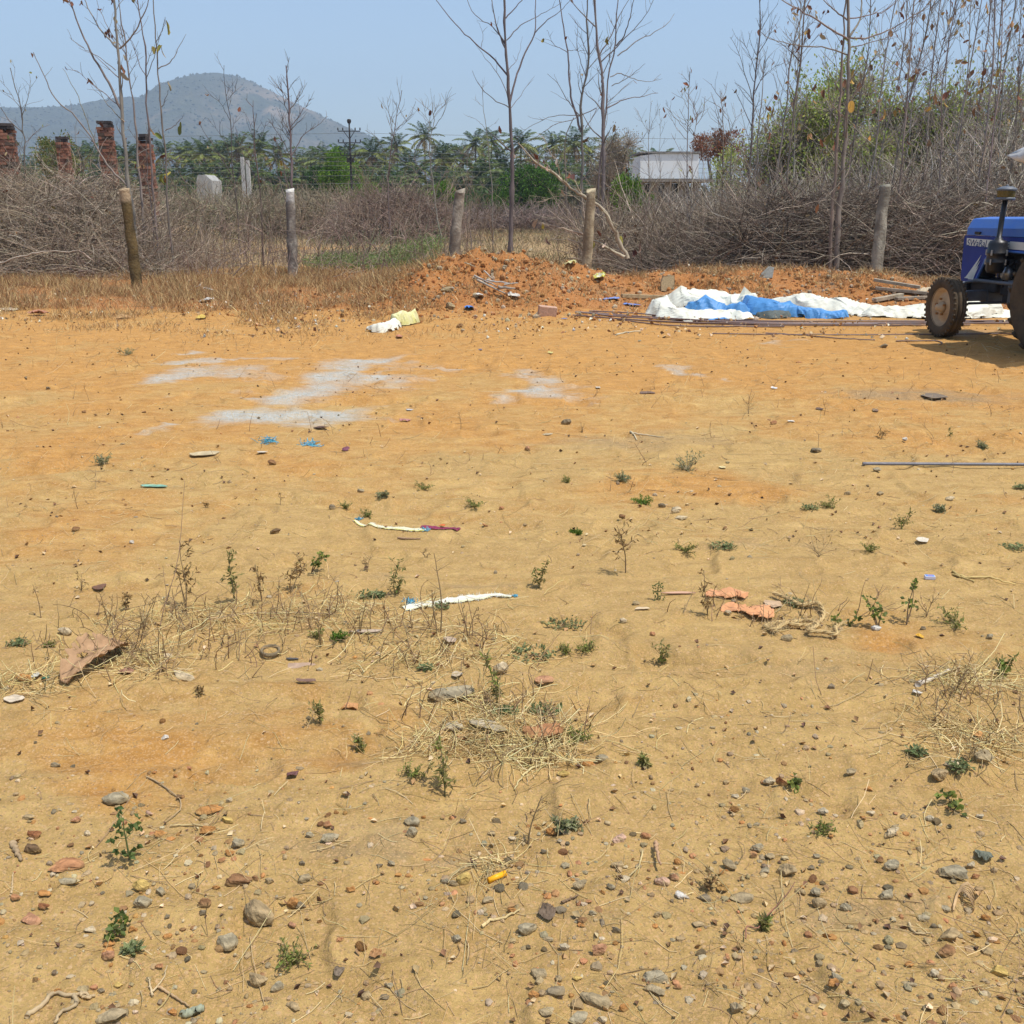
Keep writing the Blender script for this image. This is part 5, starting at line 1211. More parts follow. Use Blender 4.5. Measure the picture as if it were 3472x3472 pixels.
L4 = [  # x, y(foot), w, h, colour, label
 (130, 78, 120, 62, 'orange', 'rounded orange stone at the left edge beside the crumpled brown leaf'), (630, 735, 155, 92, 'grey', 'flat angular grey stone with a pale edge above the green seedling'),
 (1000, 60, 150, 75, 'cream', 'pale yellow slab of stone right of the crumpled brown leaf'), (900, 382, 45, 34, 'white', 'small white pebble alone on bare sand'),
 (418, 835, 72, 48, 'pinko', 'pinkish orange stone left of the green seedling'), (815, 798, 48, 58, 'pink', 'pink chip of brick above the green seedling'), (185, 922, 75, 58, 'red', 'rusty red stone at the left beside a dark clod'),
 (170, 1000, 105, 68, 'dbrown', 'dark brown crumbly clod near the left edge'), (1135, 800, 155, 66, 'orange', 'long crumbly orange clod right of the green seedling'), (870, 915, 78, 52, 'orange', 'knobbly orange stone touching the seedling on its right'),
 (1238, 840, 78, 50, 'yellow', 'yellowish orange stone at the right end of the clod group'), (1125, 905, 100, 70, 'orange', 'orange clod below the long crumbly one'), (1292, 980, 90, 62, 'grey', 'rough grey stone right of the orange clods'),
 (1248, 1020, 64, 48, 'orange', 'bright orange stone just under the rough grey one'), (1208, 1052, 48, 48, 'brick', 'small round brick orange stone left of the bright orange one'), (1692, 918, 52, 42, 'grey', 'small grey stone left of the flat buried one'),
 (1797, 940, 115, 66, 'grey', 'flat half buried grey stone under the stack of orange chips'), (1785, 868, 64, 58, 'brick', 'brick orange chip resting above the flat buried stone'), (1790, 802, 40, 36, 'brown', 'small brown chip at the top of the orange chips'),
 (1300, 1178, 160, 78, 'brown', 'wedge shaped reddish brown slab left of the olive stone'), (1665, 1155, 88, 58, 'greyb', 'pointed grey brown stone with a dark right side'), (1468, 1168, 52, 52, 'tan', 'tan pebble between the wedge slab and the pointed stone'), (1393, 1152, 42, 34, 'brown', 'small brown pebble at the right tip of the wedge slab'),
 (1592, 1266, 98, 74, 'orange', 'smooth oval orange stone leaning up to the right'), (1632, 1280, 76, 52, 'dgrey', 'dark grey stone tucked under the smooth oval orange one'), (768, 1210, 92, 78, 'yellow', 'lumpy yellow orange stone above the flat grey piece'),
 (878, 1230, 72, 78, 'grey', 'upright rectangular grey chip right of the lumpy yellow orange stone'), (785, 1298, 122, 84, 'grey', 'flat grey slate like piece below the lumpy yellow orange stone'), (1112, 1295, 78, 86, 'brown', 'blocky brown stone left of the big tan one'),
 (1418, 1390, 212, 160, 'tan', 'biggest tan rock of the left foreground with a dark base'), (1230, 1540, 132, 112, 'grey', 'lumpy grey stone with pale top below the biggest tan rock'), (1590, 1408, 62, 46, 'pinko', 'pale orange stone right of the biggest tan rock'),
 (595, 1590, 86, 78, 'pinko', 'smooth egg shaped orange stone near the bottom left'), (600, 1512, 74, 46, 'orange', 'orange stone just above the smooth egg shaped one'), (715, 1435, 48, 44, 'orange', 'orange stone beside the tiny dark weed'), (905, 1470, 64, 40, 'orange', 'small orange pair of chips left of the lumpy grey stone'),
 (868, 1636, 52, 40, 'brick', 'brick orange stone above the thin crossed sticks'), (1508, 1755, 84, 80, 'grey', 'rounded grey stone below the low leafy plant'), (1410, 1730, 122, 84, 'tan', 'pale half buried stone left of the rounded grey one'),
 (165, 1385, 115, 66, 'pinko', 'flat pinkish stone at the left edge'), (235, 1312, 74, 52, 'red', 'reddish stone above the flat pinkish one'), (237, 1238, 72, 42, 'orange', 'orange stone in the upper left of the loose gravel'), (85, 1280, 62, 50, 'brick', 'brown orange stone near the left edge'),
 (490, 1435, 74, 42, 'cream', 'cream flake of stone left of the tiny dark weed'), (310, 1775, 62, 44, 'orange', 'orange stone touching the forked stick'), (938, 1885, 56, 46, 'orange', 'orange stone above the rolled grey green leaf'), (548, 1765, 48, 34, 'dgrey', 'small grey stone at the right tip of the forked stick'),
 (595, 1926, 170, 76, 'greyb', 'wide buried grey brown stone at the very bottom left'), (365, 1175, 100, 46, 'grey', 'broken grey stones flush with the soil'), (350, 1090, 195, 62, 'brick', 'flat reddish clod pressed into the soil under the seedling'), (1850, 1484, 52, 32, 'brick', 'flat orange pebble right of the low leafy plant'),
 (1600, 1862, 92, 52, 'tan', 'thin pale flake of stone at the bottom'), (640, 1738, 52, 36, 'yellow', 'yellow chip right of the forked stick'), (475, 905, 42, 36, 'cream', 'cream pebble left of the seedling'), (155, 822, 72, 42, 'tan', 'beige flat stone near the left edge above the clods'), (1250, 722, 40, 38, 'cream', 'cream pebble right of the long straw'),
 (300, 530, 58, 38, 'grey', 'grey patchy stone among faint pebbles at the left'), (1105, 1340, 44, 52, 'dgrey', 'narrow dark stone beneath the blocky brown one'), (910, 1360, 36, 38, 'dgrey', 'small dark pebble beneath the rectangular grey chip'), (1180, 1200, 46, 38, 'orange', 'orange pebble left of the wedge slab'),
 (1908, 1215, 44, 46, 'orange', 'orange pebble at the right of the pointed stone'), (1650, 1068, 48, 38, 'dgrey', 'dark pebble above the pointed stone')]
L5 = [(600, 162, 275, 56, 'grey', 'long flat grey slab lying at the edge of the weeds'), (628, 335, 112, 70, 'pale', 'pale grey stone left of the blue stained one'), (820, 345, 245, 80, 'pale', 'wide whitish stone with blue grey stains'), (1115, 392, 232, 132, 'brick', 'big flat orange block of brick among the straw'),
 (675, 385, 92, 44, 'pinko', 'pinkish flat stone in front of the pale grey one'), (1115, 92, 122, 58, 'pinko', 'pink beige stone above the big orange block'), (1428, 505, 84, 58, 'grey', 'angular blue grey flat stone right of the straw'), (1358, 474, 78, 42, 'orange', 'orange stone touching the angular blue grey one'),
 (1222, 588, 78, 50, 'yellow', 'bright yellow lump below the straw'), (395, 850, 98, 72, 'grey', 'pointed grey stone with a dark right side, left of centre'), (462, 812, 34, 32, 'orange', 'tiny orange pebble touching the pointed grey stone'), (400, 915, 82, 66, 'grey', 'pale stone buried under the pointed grey one'),
 (677, 838, 42, 32, 'dgrey', 'small dark pebble right of the pointed grey stone'), (1160, 905, 68, 54, 'orange', 'orange stone below the curled dry plant'), (1205, 946, 42, 32, 'pale', 'pale pebble below the orange stone in the centre'), (945, 932, 54, 30, 'cream', 'cream chip left of the centre'),
 (1535, 935, 98, 50, 'pink', 'crumbly pink beige lump in the centre right'), (1672, 922, 62, 46, 'brick', 'brick orange stone right of the pink beige lump'), (835, 906, 58, 30, 'tan', 'beige chip left of the cream one'), (284, 1072, 48, 40, 'grey', 'round grey pebble left of the yellow tube'), (220, 1082, 40, 30, 'dgrey', 'dark pebble left of the round grey one'),
 (580, 1170, 50, 46, 'grey', 'first grey pebble under the crumbly yellow clod'), (625, 1184, 56, 48, 'greyb', 'second grey pebble under the crumbly yellow clod'), (688, 1175, 98, 92, 'yellow', 'crumbly yellowish clod left of the yellow tube'), (808, 1276, 68, 48, 'greyb', 'smooth grey brown pebble below the yellow tube'),
 (1312, 1200, 80, 82, 'greyb', 'lumpy grey stone above the dry brown clump'), (1525, 1085, 82, 48, 'tan', 'beige stone in the straw right of centre'), (1762, 1180, 98, 72, 'pink', 'flat pink square of brick at the foot of a stick'), (1830, 1145, 62, 50, 'tan', 'tan stone touching the flat pink square'), (1845, 1062, 44, 40, 'orange', 'orange stone above the flat pink square'),
 (1875, 1250, 88, 46, 'white', 'bright white stone right of centre'), (1735, 1350, 54, 82, 'tan', 'tall beige stone left below the bright white one'), (1482, 1200, 52, 44, 'grey', 'grey chip right of the dry brown clump'), (1440, 1225, 38, 48, 'orange', 'orange chip beside the grey one'), (1325, 1382, 64, 52, 'brown', 'brown stone with an orange one in front, below the clump'),
 (1328, 1405, 36, 24, 'orange', 'small orange pebble in front of the brown stone'), (1025, 1442, 112, 84, 'grey', 'pale angular grey stone below the curved straw'), (940, 1330, 56, 44, 'orange', 'orange pebble left of the dry brown clump'), (640, 1490, 68, 52, 'grey', 'grey stone with a pointed left end near the bottom centre'),
 (1232, 1532, 68, 66, 'pale', 'pale speckled stone left of the orange beige lump'), (1420, 1555, 94, 76, 'pinko', 'orange beige lump near the grey flakes'), (1140, 1480, 66, 36, 'greyb', 'grey brown flake near the bottom centre'), (1515, 1435, 48, 40, 'dgrey', 'dark pebble right of centre near the bottom'), (945, 1572, 38, 34, 'brick', 'brick orange pebble near the bottom centre'),
 (1100, 1680, 114, 72, 'greyb', 'layered grey brown stone near the bottom centre'), (1730, 1700, 158, 88, 'grey', 'large rounded grey stone at the bottom right of centre'), (1725, 1770, 134, 58, 'greyb', 'buried grey stone under the large rounded one'), (1170, 1788, 134, 74, 'dgrey', 'dark grey stone beside the round orange one'),
 (1068, 1798, 78, 60, 'orange', 'round orange stone left of the dark grey one'), (1400, 1845, 182, 96, 'greyb', 'wide green grey rock near the bottom edge'), (1560, 1862, 68, 76, 'orange', 'orange tan egg shaped stone right of the wide rock'), (1850, 1742, 44, 38, 'brick', 'brick orange pebble right of the large rounded grey stone'),
 (1125, 1892, 104, 62, 'greyb', 'angular grey stone at the bottom edge below the round orange one'), (1320, 1938, 144, 72, 'grey', 'pale round topped grey stone cut by the bottom edge'), (1435, 1932, 62, 62, 'cream', 'cream crumbly stone at the bottom edge'), (270, 1738, 54, 56, 'grey', 'grey stone low in the left of centre'),
 (65, 1212, 48, 42, 'orange', 'orange stone at the far left of the centre gravel'), (1118, 1005, 40, 34, 'dgrey', 'dark chip under the orange stone in the centre'), (1362, 1275, 40, 34, 'brick', 'brick orange pebble right of the clump stalk'), (1384, 1340, 44, 40, 'grey', 'grey pebble right of the brown stone'), (1300, 1695, 60, 40, 'yellow', 'yellowish chip right of the layered stone'),
 (865, 1545, 1, 1, 'grey', None)]
L6 = [(1722, 565, 124, 74, 'greyb', 'grey brown stone beside the dry weeds at the right'), (1470, 605, 114, 88, 'tan', 'broken beige stone, left one of a pair at the right'), (1540, 580, 94, 46, 'cream', 'cream stone, right one of the beige pair'), (990, 575, 78, 50, 'greyb', 'grey brown stone on bare sand at the right'),
 (1085, 663, 54, 36, 'orange', 'orange pebble below the grey brown stone on bare sand'), (545, 630, 84, 62, 'pale', 'pale grey stone beside the rusty clod'), (608, 636, 84, 66, 'red', 'rusty red clod beside a small weed'), (418, 672, 48, 44, 'grey', 'grey pebble left of the rusty clod'), (355, 702, 46, 34, 'pale', 'pale pebble left of the rusty clod, lower one'),
 (835, 790, 64, 50, 'pale', 'pale grey stone behind the low weed'), (1095, 795, 58, 32, 'cream', 'cream stone in the right middle gravel'), (1055, 818, 40, 32, 'orange', 'orange chip under the cream stone'), (1210, 910, 98, 58, 'cream', 'pointed cream stone with a dark right side'), (1418, 825, 54, 38, 'pale', 'pale flat pebble at the right'),
 (482, 998, 84, 60, 'grey', 'speckled grey stone at the top of the stone cluster'), (545, 1035, 62, 42, 'greyb', 'grey brown stone inside the stone cluster'), (330, 1095, 94, 68, 'greyb', 'sloping grey brown stone left of the stone cluster'), (525, 1115, 78, 54, 'grey', 'rough grey stone at the foot of the stone cluster'), (640, 1130, 114, 86, 'tan', 'largest tan grey stone of the cluster'),
 (1150, 1052, 62, 46, 'brown', 'orange brown stone touching the lumpy grey one'), (1212, 1092, 94, 66, 'grey', 'lumpy grey stone with a dark underside at the right'), (1548, 1142, 165, 108, 'grey', 'biggest blue grey rock of the right foreground'), (1650, 1080, 64, 44, 'pale', 'pale pebble above the biggest blue grey rock'),
 (1672, 1142, 48, 42, 'brick', 'brick orange pebble right of the biggest blue grey rock'), (800, 1238, 78, 76, 'grey', 'grey stone above the tan knob'), (712, 1226, 68, 54, 'tan', 'tan stone left of the grey one'), (820, 1306, 88, 78, 'tan', 'rounded tan knob of stone with brown streaks'), (958, 1315, 74, 78, 'grey', 'blocky grey stone right of the tan knob'),
 (1190, 1250, 88, 62, 'grey', 'smooth grey stone above the open sand'), (195, 1265, 98, 56, 'dgrey', 'smooth dark grey pebble right of the bright white stone'), (408, 1270, 154, 72, 'greyb', 'elongated grey brown stone left of the red twig'), (1512, 1324, 68, 42, 'grey', 'grey pebble by the looped dry grass'),
 (1390, 1370, 98, 48, 'grey', 'grey sunken stone left of the looped dry grass'), (1725, 1372, 58, 44, 'orange', 'orange stone at the right beyond the looped grass'), (1532, 1490, 134, 108, 'tan', 'large sand coloured stone above the orange brown one'), (1512, 1560, 114, 70, 'brown', 'orange brown stone touching the large sand coloured one'),
 (1800, 1676, 108, 74, 'yellow', 'yellowish stone at the bottom right corner'), (885, 1768, 68, 66, 'orange', 'bright orange angular chip near the bottom right'), (915, 1700, 72, 52, 'grey', 'pale grey buried stone above the bright orange chip'), (1308, 1622, 64, 36, 'orange', 'orange flat stone right of the bottom'), (1440, 1676, 64, 58, 'pale', 'white speckled stone in the bottom right'),
 (355, 1878, 90, 70, 'greyb', 'buried sandy grey stone at the bottom'), (40, 1742, 44, 32, 'brown', 'brown pebble near the bottom centre right'), (310, 1588, 38, 34, 'brick', 'small brick orange pebble above the bottom'), (1310, 1728, 84, 38, 'greyb', 'grey splinter of stone in the bottom right'), (1395, 1855, 54, 40, 'dgrey', 'dark pebble at the bottom right'),
 (155, 1402, 84, 28, 'tan', 'thin splinter of pale stone right of centre'), (1275, 812, 48, 34, 'dgrey', 'dark chip left of the pale flat pebble'), (800, 1032, 42, 38, 'grey', 'grey pebble right of the stone cluster'), (775, 1092, 46, 34, 'dgrey', 'dark grey pebble below the grey one, right of the cluster'), (455, 1028, 38, 34, 'brown', 'brown pebble inside the stone cluster'),
 (40, 1062, 52, 46, 'orange', 'orange stone left of the stone cluster'), (22, 1150, 60, 48, 'pinko', 'pinkish orange stone above the bright white one'), (275, 1118, 48, 34, 'orange', 'orange chip between the sloping stone and the brown weed'), (1690, 1362, 1, 1, 'grey', None), (1425, 1610, 56, 34, 'brick', 'brick orange chip above the white speckled stone'),
 (1700, 812, 50, 30, 'pale', 'pale chips by the fallen weed at the right'), (1230, 870, 60, 34, 'greyb', 'grey brown chip behind the pointed cream stone')]
for fn, lst in ((Z4, L4), (Z5, L5), (Z6, L6)):
    for x, y, w_, h_, c, lb in lst:
        if lb is None: continue
        px, py = fn(x, y)
        if py > 3468: py = 3468
        stone(px, py, w_ / 1.61, h_ / 1.61, c, lb, 'loose stones in the foreground', facets=16 if rng.random() < .65 else 10)
# farther stones and lumps
for px, py, w_, h_, c, lb in [(*Z1(1483, 768), 50, 30, 'brown', 'round brown clod left of the purple leaf'), (*Z1(1500, 1145), 62, 34, 'dbrown', 'dark brown stone above the row of weeds'), (*Z1(412, 1130), 46, 26, 'brown', 'brown stone at the left of the middle ground'), (*Z1(1815, 1010), 42, 34, 'dgrey', 'blue grey stone left of the woven yellow strip'),
      (*Z1(263, 357), 28, 20, 'dgrey', 'dark stone far left on the orange soil'), (*Z1(458, 486), 28, 16, 'brown', 'brown stone left of the grey spills'), (*Z1(140, 294), 24, 14, 'dgrey', 'small dark stone nearest the left edge of the orange soil'), (*Z1(345, 1698), 92, 46, 'cream', 'cream flat stone at the left above the crumpled leaf'), (*Z1(720, 1198), 30, 20, 'white', 'small white stone in the left middle ground'),
      (*Z2(118, 902), 42, 24, 'grey', 'light grey stone behind the woven yellow strip'), (*Z2(1765, 998), 46, 42, 'dgrey', 'dark egg shaped stone right of the low green fern like weed'), (*Z2(885, 1013), 32, 24, 'brick', 'brick orange cube of stone in the middle'), (*Z2(1240, 548), 58, 30, 'dgrey', 'dark grey rock with a weed at its side'), (*Z2(1140, 600), 70, 16, 'pale', 'flat pale stone flake right of the middle'),
      (*Z2(1840, 1030), 52, 28, 'cream', 'cream stone right of the dark egg shaped one'), (*Z2(1545, 1062), 40, 26, 'brown', 'brown stone beneath the fern like weed'), (*Z2(1030, 690), 40, 26, 'pinko', 'pinkish stone in the middle distance'), (*Z2(875, 1912), 100, 76, 'cream', 'whitish stone standing up among the weeds'), (*Z2(1550, 1660), 42, 28, 'cream', 'small cream block right of the green mat'),
      (*Z2(1712, 1702), 36, 30, 'brick', 'brick orange stone above the upright green weed'), (*Z2(1270, 1080), 1, 1, 'grey', None), (*Z3(640, 1730), 66, 44, 'greyb', 'grey brown rock lying on the coil of rope'), (*Z3(1132, 1672), 62, 28, 'white', 'white stone under the leafy sprig'), (*Z3(1748, 1718), 42, 30, 'grey', 'grey pebble right of the yellow peel'),
      (*Z3(1382, 1668), 34, 24, 'dgrey', 'dark pebble right of the white stone'), (*Z3(1532, 962), 60, 28, 'cream', 'cream clod near the right edge'), (*Z3(1168, 132), 56, 24, 'dgrey', 'dark chunk of rubble in front of the tractor'), (*Z3(975, 930), 48, 20, 'tan', 'tan stone above the bright weed'), (*Z3(1150, 935), 44, 26, 'greyb', 'grey brown stone right of the tan one'),
      (*Z3(812, 700), 84, 22, 'dgrey', 'dark slate chip at the right of the middle ground'), (*Z3(1130, 808), 54, 26, 'grey', 'grey stone under the end of the steel bar'), (*Z3(1280, 642), 32, 20, 'white', 'white scrap like stone at the right'), (*Z3(300, 1122), 34, 32, 'brown', 'brown stone at the left of the right middle ground'), (*Z3(318, 1598), 44, 28, 'cream', 'cream stone beneath the orange cloth'),
      (*Z3(568, 547), 40, 22, 'brick', 'brick orange stone in the far right ground'), (*Z3(705, 212), 36, 14, 'brick', 'orange stone far off towards the tractor'), (*Z3(35, 1025), 56, 30, 'cream', 'cream stone in the left of the right middle ground'), (*Z3(65, 1068), 80, 26, 'cream', 'long cream stone beneath the other cream one'),
      (1518 , 990, 52, 28, 'greyb', 'grey block of rubble on the left foot of the mound'), (1527, 1052, 62, 44, 'greyb', 'brown grey rock at the left front of the mound'), (1558, 1112, 40, 26, 'brown', 'brown clod in front of the mound'), (1640, 850, 40, 18, 'pale', 'pale stone on top of the mound'), (1800, 855, 34, 22, 'pale', 'pale round stone on the right shoulder of the mound')]:
    if lb: stone(px, py, w_ / (1.61 if px != 1518 else 1) if w_ < 200 else w_, h_ / 1.3, c, lb, 'stones scattered over the middle ground')
for px, py, w_, h_, c, lb in [(1856, 1072, 62, 36, 'pink', 'pale pink block at the right foot of the mound')]:
    g = G(px, py); m = boxm((0, 0, 0), (msize(w_, g), .12, msize(h_, g)), None, Mesh(), STC[c]); o = m.build('brick_block', M_rock, smooth=False, bevel=.008)
    o.location = g + Vector((0, .05, .06)); o.rotation_euler = (.1, .12, .15); tag(o, lb, 'brick')
# standing chip of slab by the burrow
g = G(*C(1085, 1520)); hh = msize(50, g); m = prism([(-.105, 0), (.105, 0), (.12, hh * .55), (.10, hh), (-.09, hh * .97), (-.12, hh * .5)], -.03, .03, acc=Mesh(), col=(.55, .42, .24))
o = m.build('stone_slab', M_rock, smooth=False, bevel=.008); o.location = g; o.rotation_euler = (-.12, .04, .1); tag(o, 'buff stone slab standing on edge left of the burrow hole', 'slab')
for px, py, pts, lb in ((*C(1850, 1190), None, None),):
    pass
def shard(px, py, w_, h_, col, lb, rz=.2, tilt=-.5):
    g = G(px, py); W = msize(w_, g) / 2; Hh = msize(h_, g)
    m = prism([(-W, 0), (W * .7, -.0), (W, Hh * .9), (W * .3, Hh), (-W * .6, Hh * .45)], -.012, .012, acc=Mesh(), col=col)
    o = m.build('slab_fragment', M_rock, smooth=False); o.location = g; o.rotation_euler = (tilt, 0, rz); tag(o, lb, 'slab fragment')
shard(*D(160, 1520), 56, 40, (.30, .30, .27), 'broken grey slab shard on the rubble bank', .1, -.35)
shard(*D(320, 1450), 84, 66, (.20, .20, .17), 'darker grey slab leaning at the foot of the thicket', -.2, -.5)

# ------------------------------------------------------------ gravel and grit (uncountable)
CL = [(G(*U(u, v)), msize(ru * 1.797, G(*U(u, v)))) for (u, v, ru) in ((180, 1680, 200), (430, 1560, 160), (420, 1620, 120), (300, 1750, 160), (640, 1540, 90), (1050, 1640, 160), (1120, 1560, 90), (1150, 1720, 110), (1120, 1850, 180), (1400, 1630, 130), (1500, 1680, 110), (1050, 1780, 120), (860, 1650, 120), (560, 1660, 120), (1780, 1560, 120), (1250, 1720, 90))]
def clus(x, y):
    s = 0
    for g, e in CL: s = s + .9 * gauss(x, y, g.x, g.y, e * .8, e * .8)
    return s
def gravel():
    n = 30000
    u = rng.random(n); y = 1.45 + 6.5 * u ** 2.1; x = rng.uniform(-1, 1, n) * (.60 * y + .4)
    d = .05 + .95 * sstep(.46, .66, fbm(x * 1.5, y * 2.4, 401, 3)) * (sstep(4.0, 2.6, y) * .9 + .12) + clus(x, y)
    k = rng.random(n) < d; x = x[k]; y = y[k]; n = len(x)
    s = .0018 + .0115 * rng.random(n) ** 6.0 * (1 + .3 * (y > 3))
    V = IV2[None] * (s[:, None, None] * rng.uniform(.6, 1.2, (n, 1, 3)) * [1, 1, .7]) * rng.uniform(.75, 1.25, (n, len(IV2), 1))
    V += np.stack([x, y, hfun(x, y) + s * rng.uniform(-.25, .4, n)], -1)[:, None]
    pal = np.array([STC[q] for q in ('greyb', 'tan', 'tan', 'grey', 'orange', 'brick', 'pale', 'dgrey', 'brown', 'cream', 'tan', 'tan')]) * .75 + np.array([.42, .28, .11]) * .25
    c = np.repeat(tint(pal, n, .2), len(IV2), axis=0)
    T_ = (np.arange(n)[:, None, None] * len(IV2) + IF2[None]).reshape(-1, 3)
    tag(Mesh().add(V, None, T_, c).build('gravel', M_rock, smooth=False), 'fine mixed gravel and grit strewn over the sand', 'gravel', kind='stuff')
gravel()
# mid-size countable pebbles
PEB = []
def pebbles():
    grp = {}
    for k in range(230):
        y = 1.75 + 2.2 * rng.random() ** 1.3; x = rng.uniform(-1, 1) * .54 * y
        if rng.random() > clus(x, y) + .12: continue
        cn = ['greyb', 'grey', 'orange', 'brick', 'tan', 'pale'][rng.integers(6)]
        if cn not in grp:
            V = IV2.copy()
            IVa, IFa = ico(2); V = IVa.copy()
            for q in range(7):
                nn = rng.normal(size=3); nn /= np.linalg.norm(nn); dd = rng.uniform(.6, .9); V -= np.maximum(V @ nn - dd, 0)[:, None] * nn
            o = Mesh().add(V * [1, .8, .6], None, IFa, np.tile(np.array(STC[cn]) * .75 + np.array([.42, .28, .11]) * .25, (len(V), 1)) * rng.uniform(.85, 1.15, (len(V), 1))).build('pebble', M_rock, smooth=False); grp[cn] = o
        else: o = grp[cn].copy(); COL.objects.link(o)
        s = .006 + .012 * rng.random() ** 1.6; o.scale = (s, s, s); o.location = (x, y, H1(x, y) + s * .2); o.rotation_euler = (rng.uniform(-.3, .3), rng.uniform(-.3, .3), rng.uniform(0, 6))
        side = 'left' if x < -.18 * y else ('right' if x > .18 * y else 'centre')
        tag(o, 'one of the small %s pebbles scattered in the %s of the foreground' % (CW[cn], side), 'pebble', 'small %s pebbles, %s foreground' % (CW[cn], side))
pebbles()

# ------------------------------------------------------------ straw, stalks and crumbs on the soil
def litter():
    m = Mesh()
    hot = [U(960, 1400) + (230, 70), U(640, 1180) + (420, 90), U(230, 1250) + (200, 70), U(1800, 1380) + (160, 60), U(1810, 1290) + (130, 50), U(60, 1280) + (130, 60), U(900, 1240) + (260, 80), U(400, 1020) + (250, 60), U(1450, 1170) + (150, 40), U(940, 1640) + (60, 20), U(330, 1570) + (200, 60), U(150, 950) + (260, 60), U(300, 900) + (300, 80), U(1400, 1010) + (300, 50), U(930, 880) + (250, 40)]
    hs = [(G(a, b_), msize(c, G(a, b_)), d) for a, b_, c, d in hot]
    def pts(n):
        u = rng.random(n); y = 1.5 + 14 * u ** 1.9; x = rng.uniform(-1, 1, n) * (.62 * y + .4)
        den = .12 + .35 * sstep(.45, .65, fbm(x * .8, y * 1.4, 501, 3)) + .2 * sstep(7, 13, y)
        for g, ex, d in hs: den = den + 1.1 * gauss(x, y, g.x, g.y, ex, max(.12, ex * .45))
        k = rng.random(n) < den / 1.4; return x[k], y[k]
    x, y = pts(24000); n = len(x)
    L = rng.uniform(.02, .10, n) * (1 + .05 * y) * (1 + (rng.random(n) < .12) * 1.2)
    a = rng.uniform(0, 6.28, n); d = np.stack([np.cos(a), np.sin(a), rng.normal(size=n) * .10 + .04], -1)
    P = curves(np.stack([x, y, hfun(x, y) + .003], -1), d, L, 4, .5, 0, .12)
    P[:, :, 2] = np.maximum(P[:, :, 2], hfun(P[:, :, 0], P[:, :, 1]) + .0015)
    r = rng.uniform(.0004, .0009, n) * (1 + .13 * y)
    tubes(P, r, 3, tint([(.60, .45, .21), (.68, .54, .28), (.50, .35, .16), (.56, .41, .19), (.30, .20, .11), (.62, .48, .24)], n, .2), m)
    # dense golden straw beds
    for (a, b_, c, dd, nn) in (U(930, 1405) + (330, 110, 620), U(900, 1330) + (200, 60, 160), U(1830, 1290) + (190, 70, 260), U(1840, 1390) + (220, 90, 280), U(250, 1245) + (220, 90, 260), U(620, 1160) + (520, 110, 420), U(350, 1170) + (300, 80, 200), U(930, 1640) + (90, 22, 40), U(60, 1290) + (150, 50, 120), U(820, 1240) + (380, 110, 320), U(1020, 1420) + (120, 40, 110)):
        g = G(a, b_); ex = msize(c, g); e2 = msize(dd, g) / max(.2, CAM_H / math.hypot(g.x, g.y)) * .8
        xx = g.x + rng.normal(size=nn) * ex * .5; yy = g.y + rng.normal(size=nn) * e2 * .5
        aa = rng.uniform(0, 6.28, nn); d = np.stack([np.cos(aa), np.sin(aa), rng.uniform(-.05, .14, nn)], -1)
        P = curves(np.stack([xx, yy, hfun(xx, yy) + rng.uniform(.002, .02, nn)], -1), d, rng.uniform(.03, .16, nn), 5, .7, -.15, .15)
        P[:, :, 2] = np.maximum(P[:, :, 2], hfun(P[:, :, 0], P[:, :, 1]) + .002)
        tubes(P, rng.uniform(.0007, .0015, nn), 3, tint([(.74, .58, .25), (.66, .50, .22), (.78, .66, .34), (.46, .32, .14)], nn, .2), m)
    # flat crumbs of leaf and bark
    x, y = pts(7500); n = len(x); d = rng.normal(size=(n, 3)) * [1, 1, .1]
    s = rng.uniform(.006, .022, n) * (1 + .06 * y)
    leafq(np.stack([x, y, hfun(x, y) + .004], -1), d, s * .7, s, m, tint([(.22, .12, .06), (.36, .22, .10), (.48, .34, .18), (.14, .08, .05), (.60, .46, .28)], n, .3), nrm=rng.normal(size=(n, 3)) * .4 + [0, 0, 1.], cup=.5)
    # rubbish, clods and chips at the back of the lot
    n = 6500; x = rng.uniform(-13, 9, n); y = rng.uniform(12.6, 21.5, n); k = fbm(x * .7, y * .7, 505, 4) > .53; x = x[k]; y = y[k]; n = len(x)
    s = .015 + .06 * rng.random(n) ** 3
    leafq(np.stack([x, y, hfun(x, y) + s * .3 + rng.uniform(0, .06, n)], -1), rng.normal(size=(n, 3)) * [1, 1, .5], s * .8, s, m, tint([(.50, .33, .17), (.62, .48, .30), (.28, .15, .08), (.56, .40, .24), (.44, .25, .11), (.72, .68, .56)], n, .25), nrm=rng.normal(size=(n, 3)) + [0, 0, .6], cup=.6)
    tag(m.build('straw_litter', M_straw), 'dry straw, stalks and leaf crumbs littering the ground', 'straw', kind='stuff')
    # clods on the mound and bank
    n = 8200; x = np.concatenate([rng.normal(-.4, 1.5, n // 2), rng.normal(4.6, 2.6, n - n // 2)]); y = np.concatenate([rng.normal(16.9, 1.1, n // 2), rng.normal(18.0, .9, n - n // 2)])
    s = .008 + .040 * rng.random(n) ** 5
    V = IV2[None] * (s[:, None, None] * rng.uniform(.7, 1.2, (n, 1, 3))) * rng.uniform(.75, 1.25, (n, len(IV2), 1)) + np.stack([x, y, hfun(x, y) + s * .3], -1)[:, None]
    c = np.repeat(tint([(.46, .21, .07), (.42, .18, .06), (.50, .27, .11), (.46, .37, .24), (.44, .20, .07)], n, .2), len(IV2), axis=0)
    T_ = (np.arange(n)[:, None, None] * len(IV2) + IF2[None]).reshape(-1, 3)
    tag(Mesh().add(V, None, T_, c).build('clods', M_rock, smooth=False), 'crumbled orange soil clods on the mound and rubble bank', 'clods', kind='stuff')
litter()
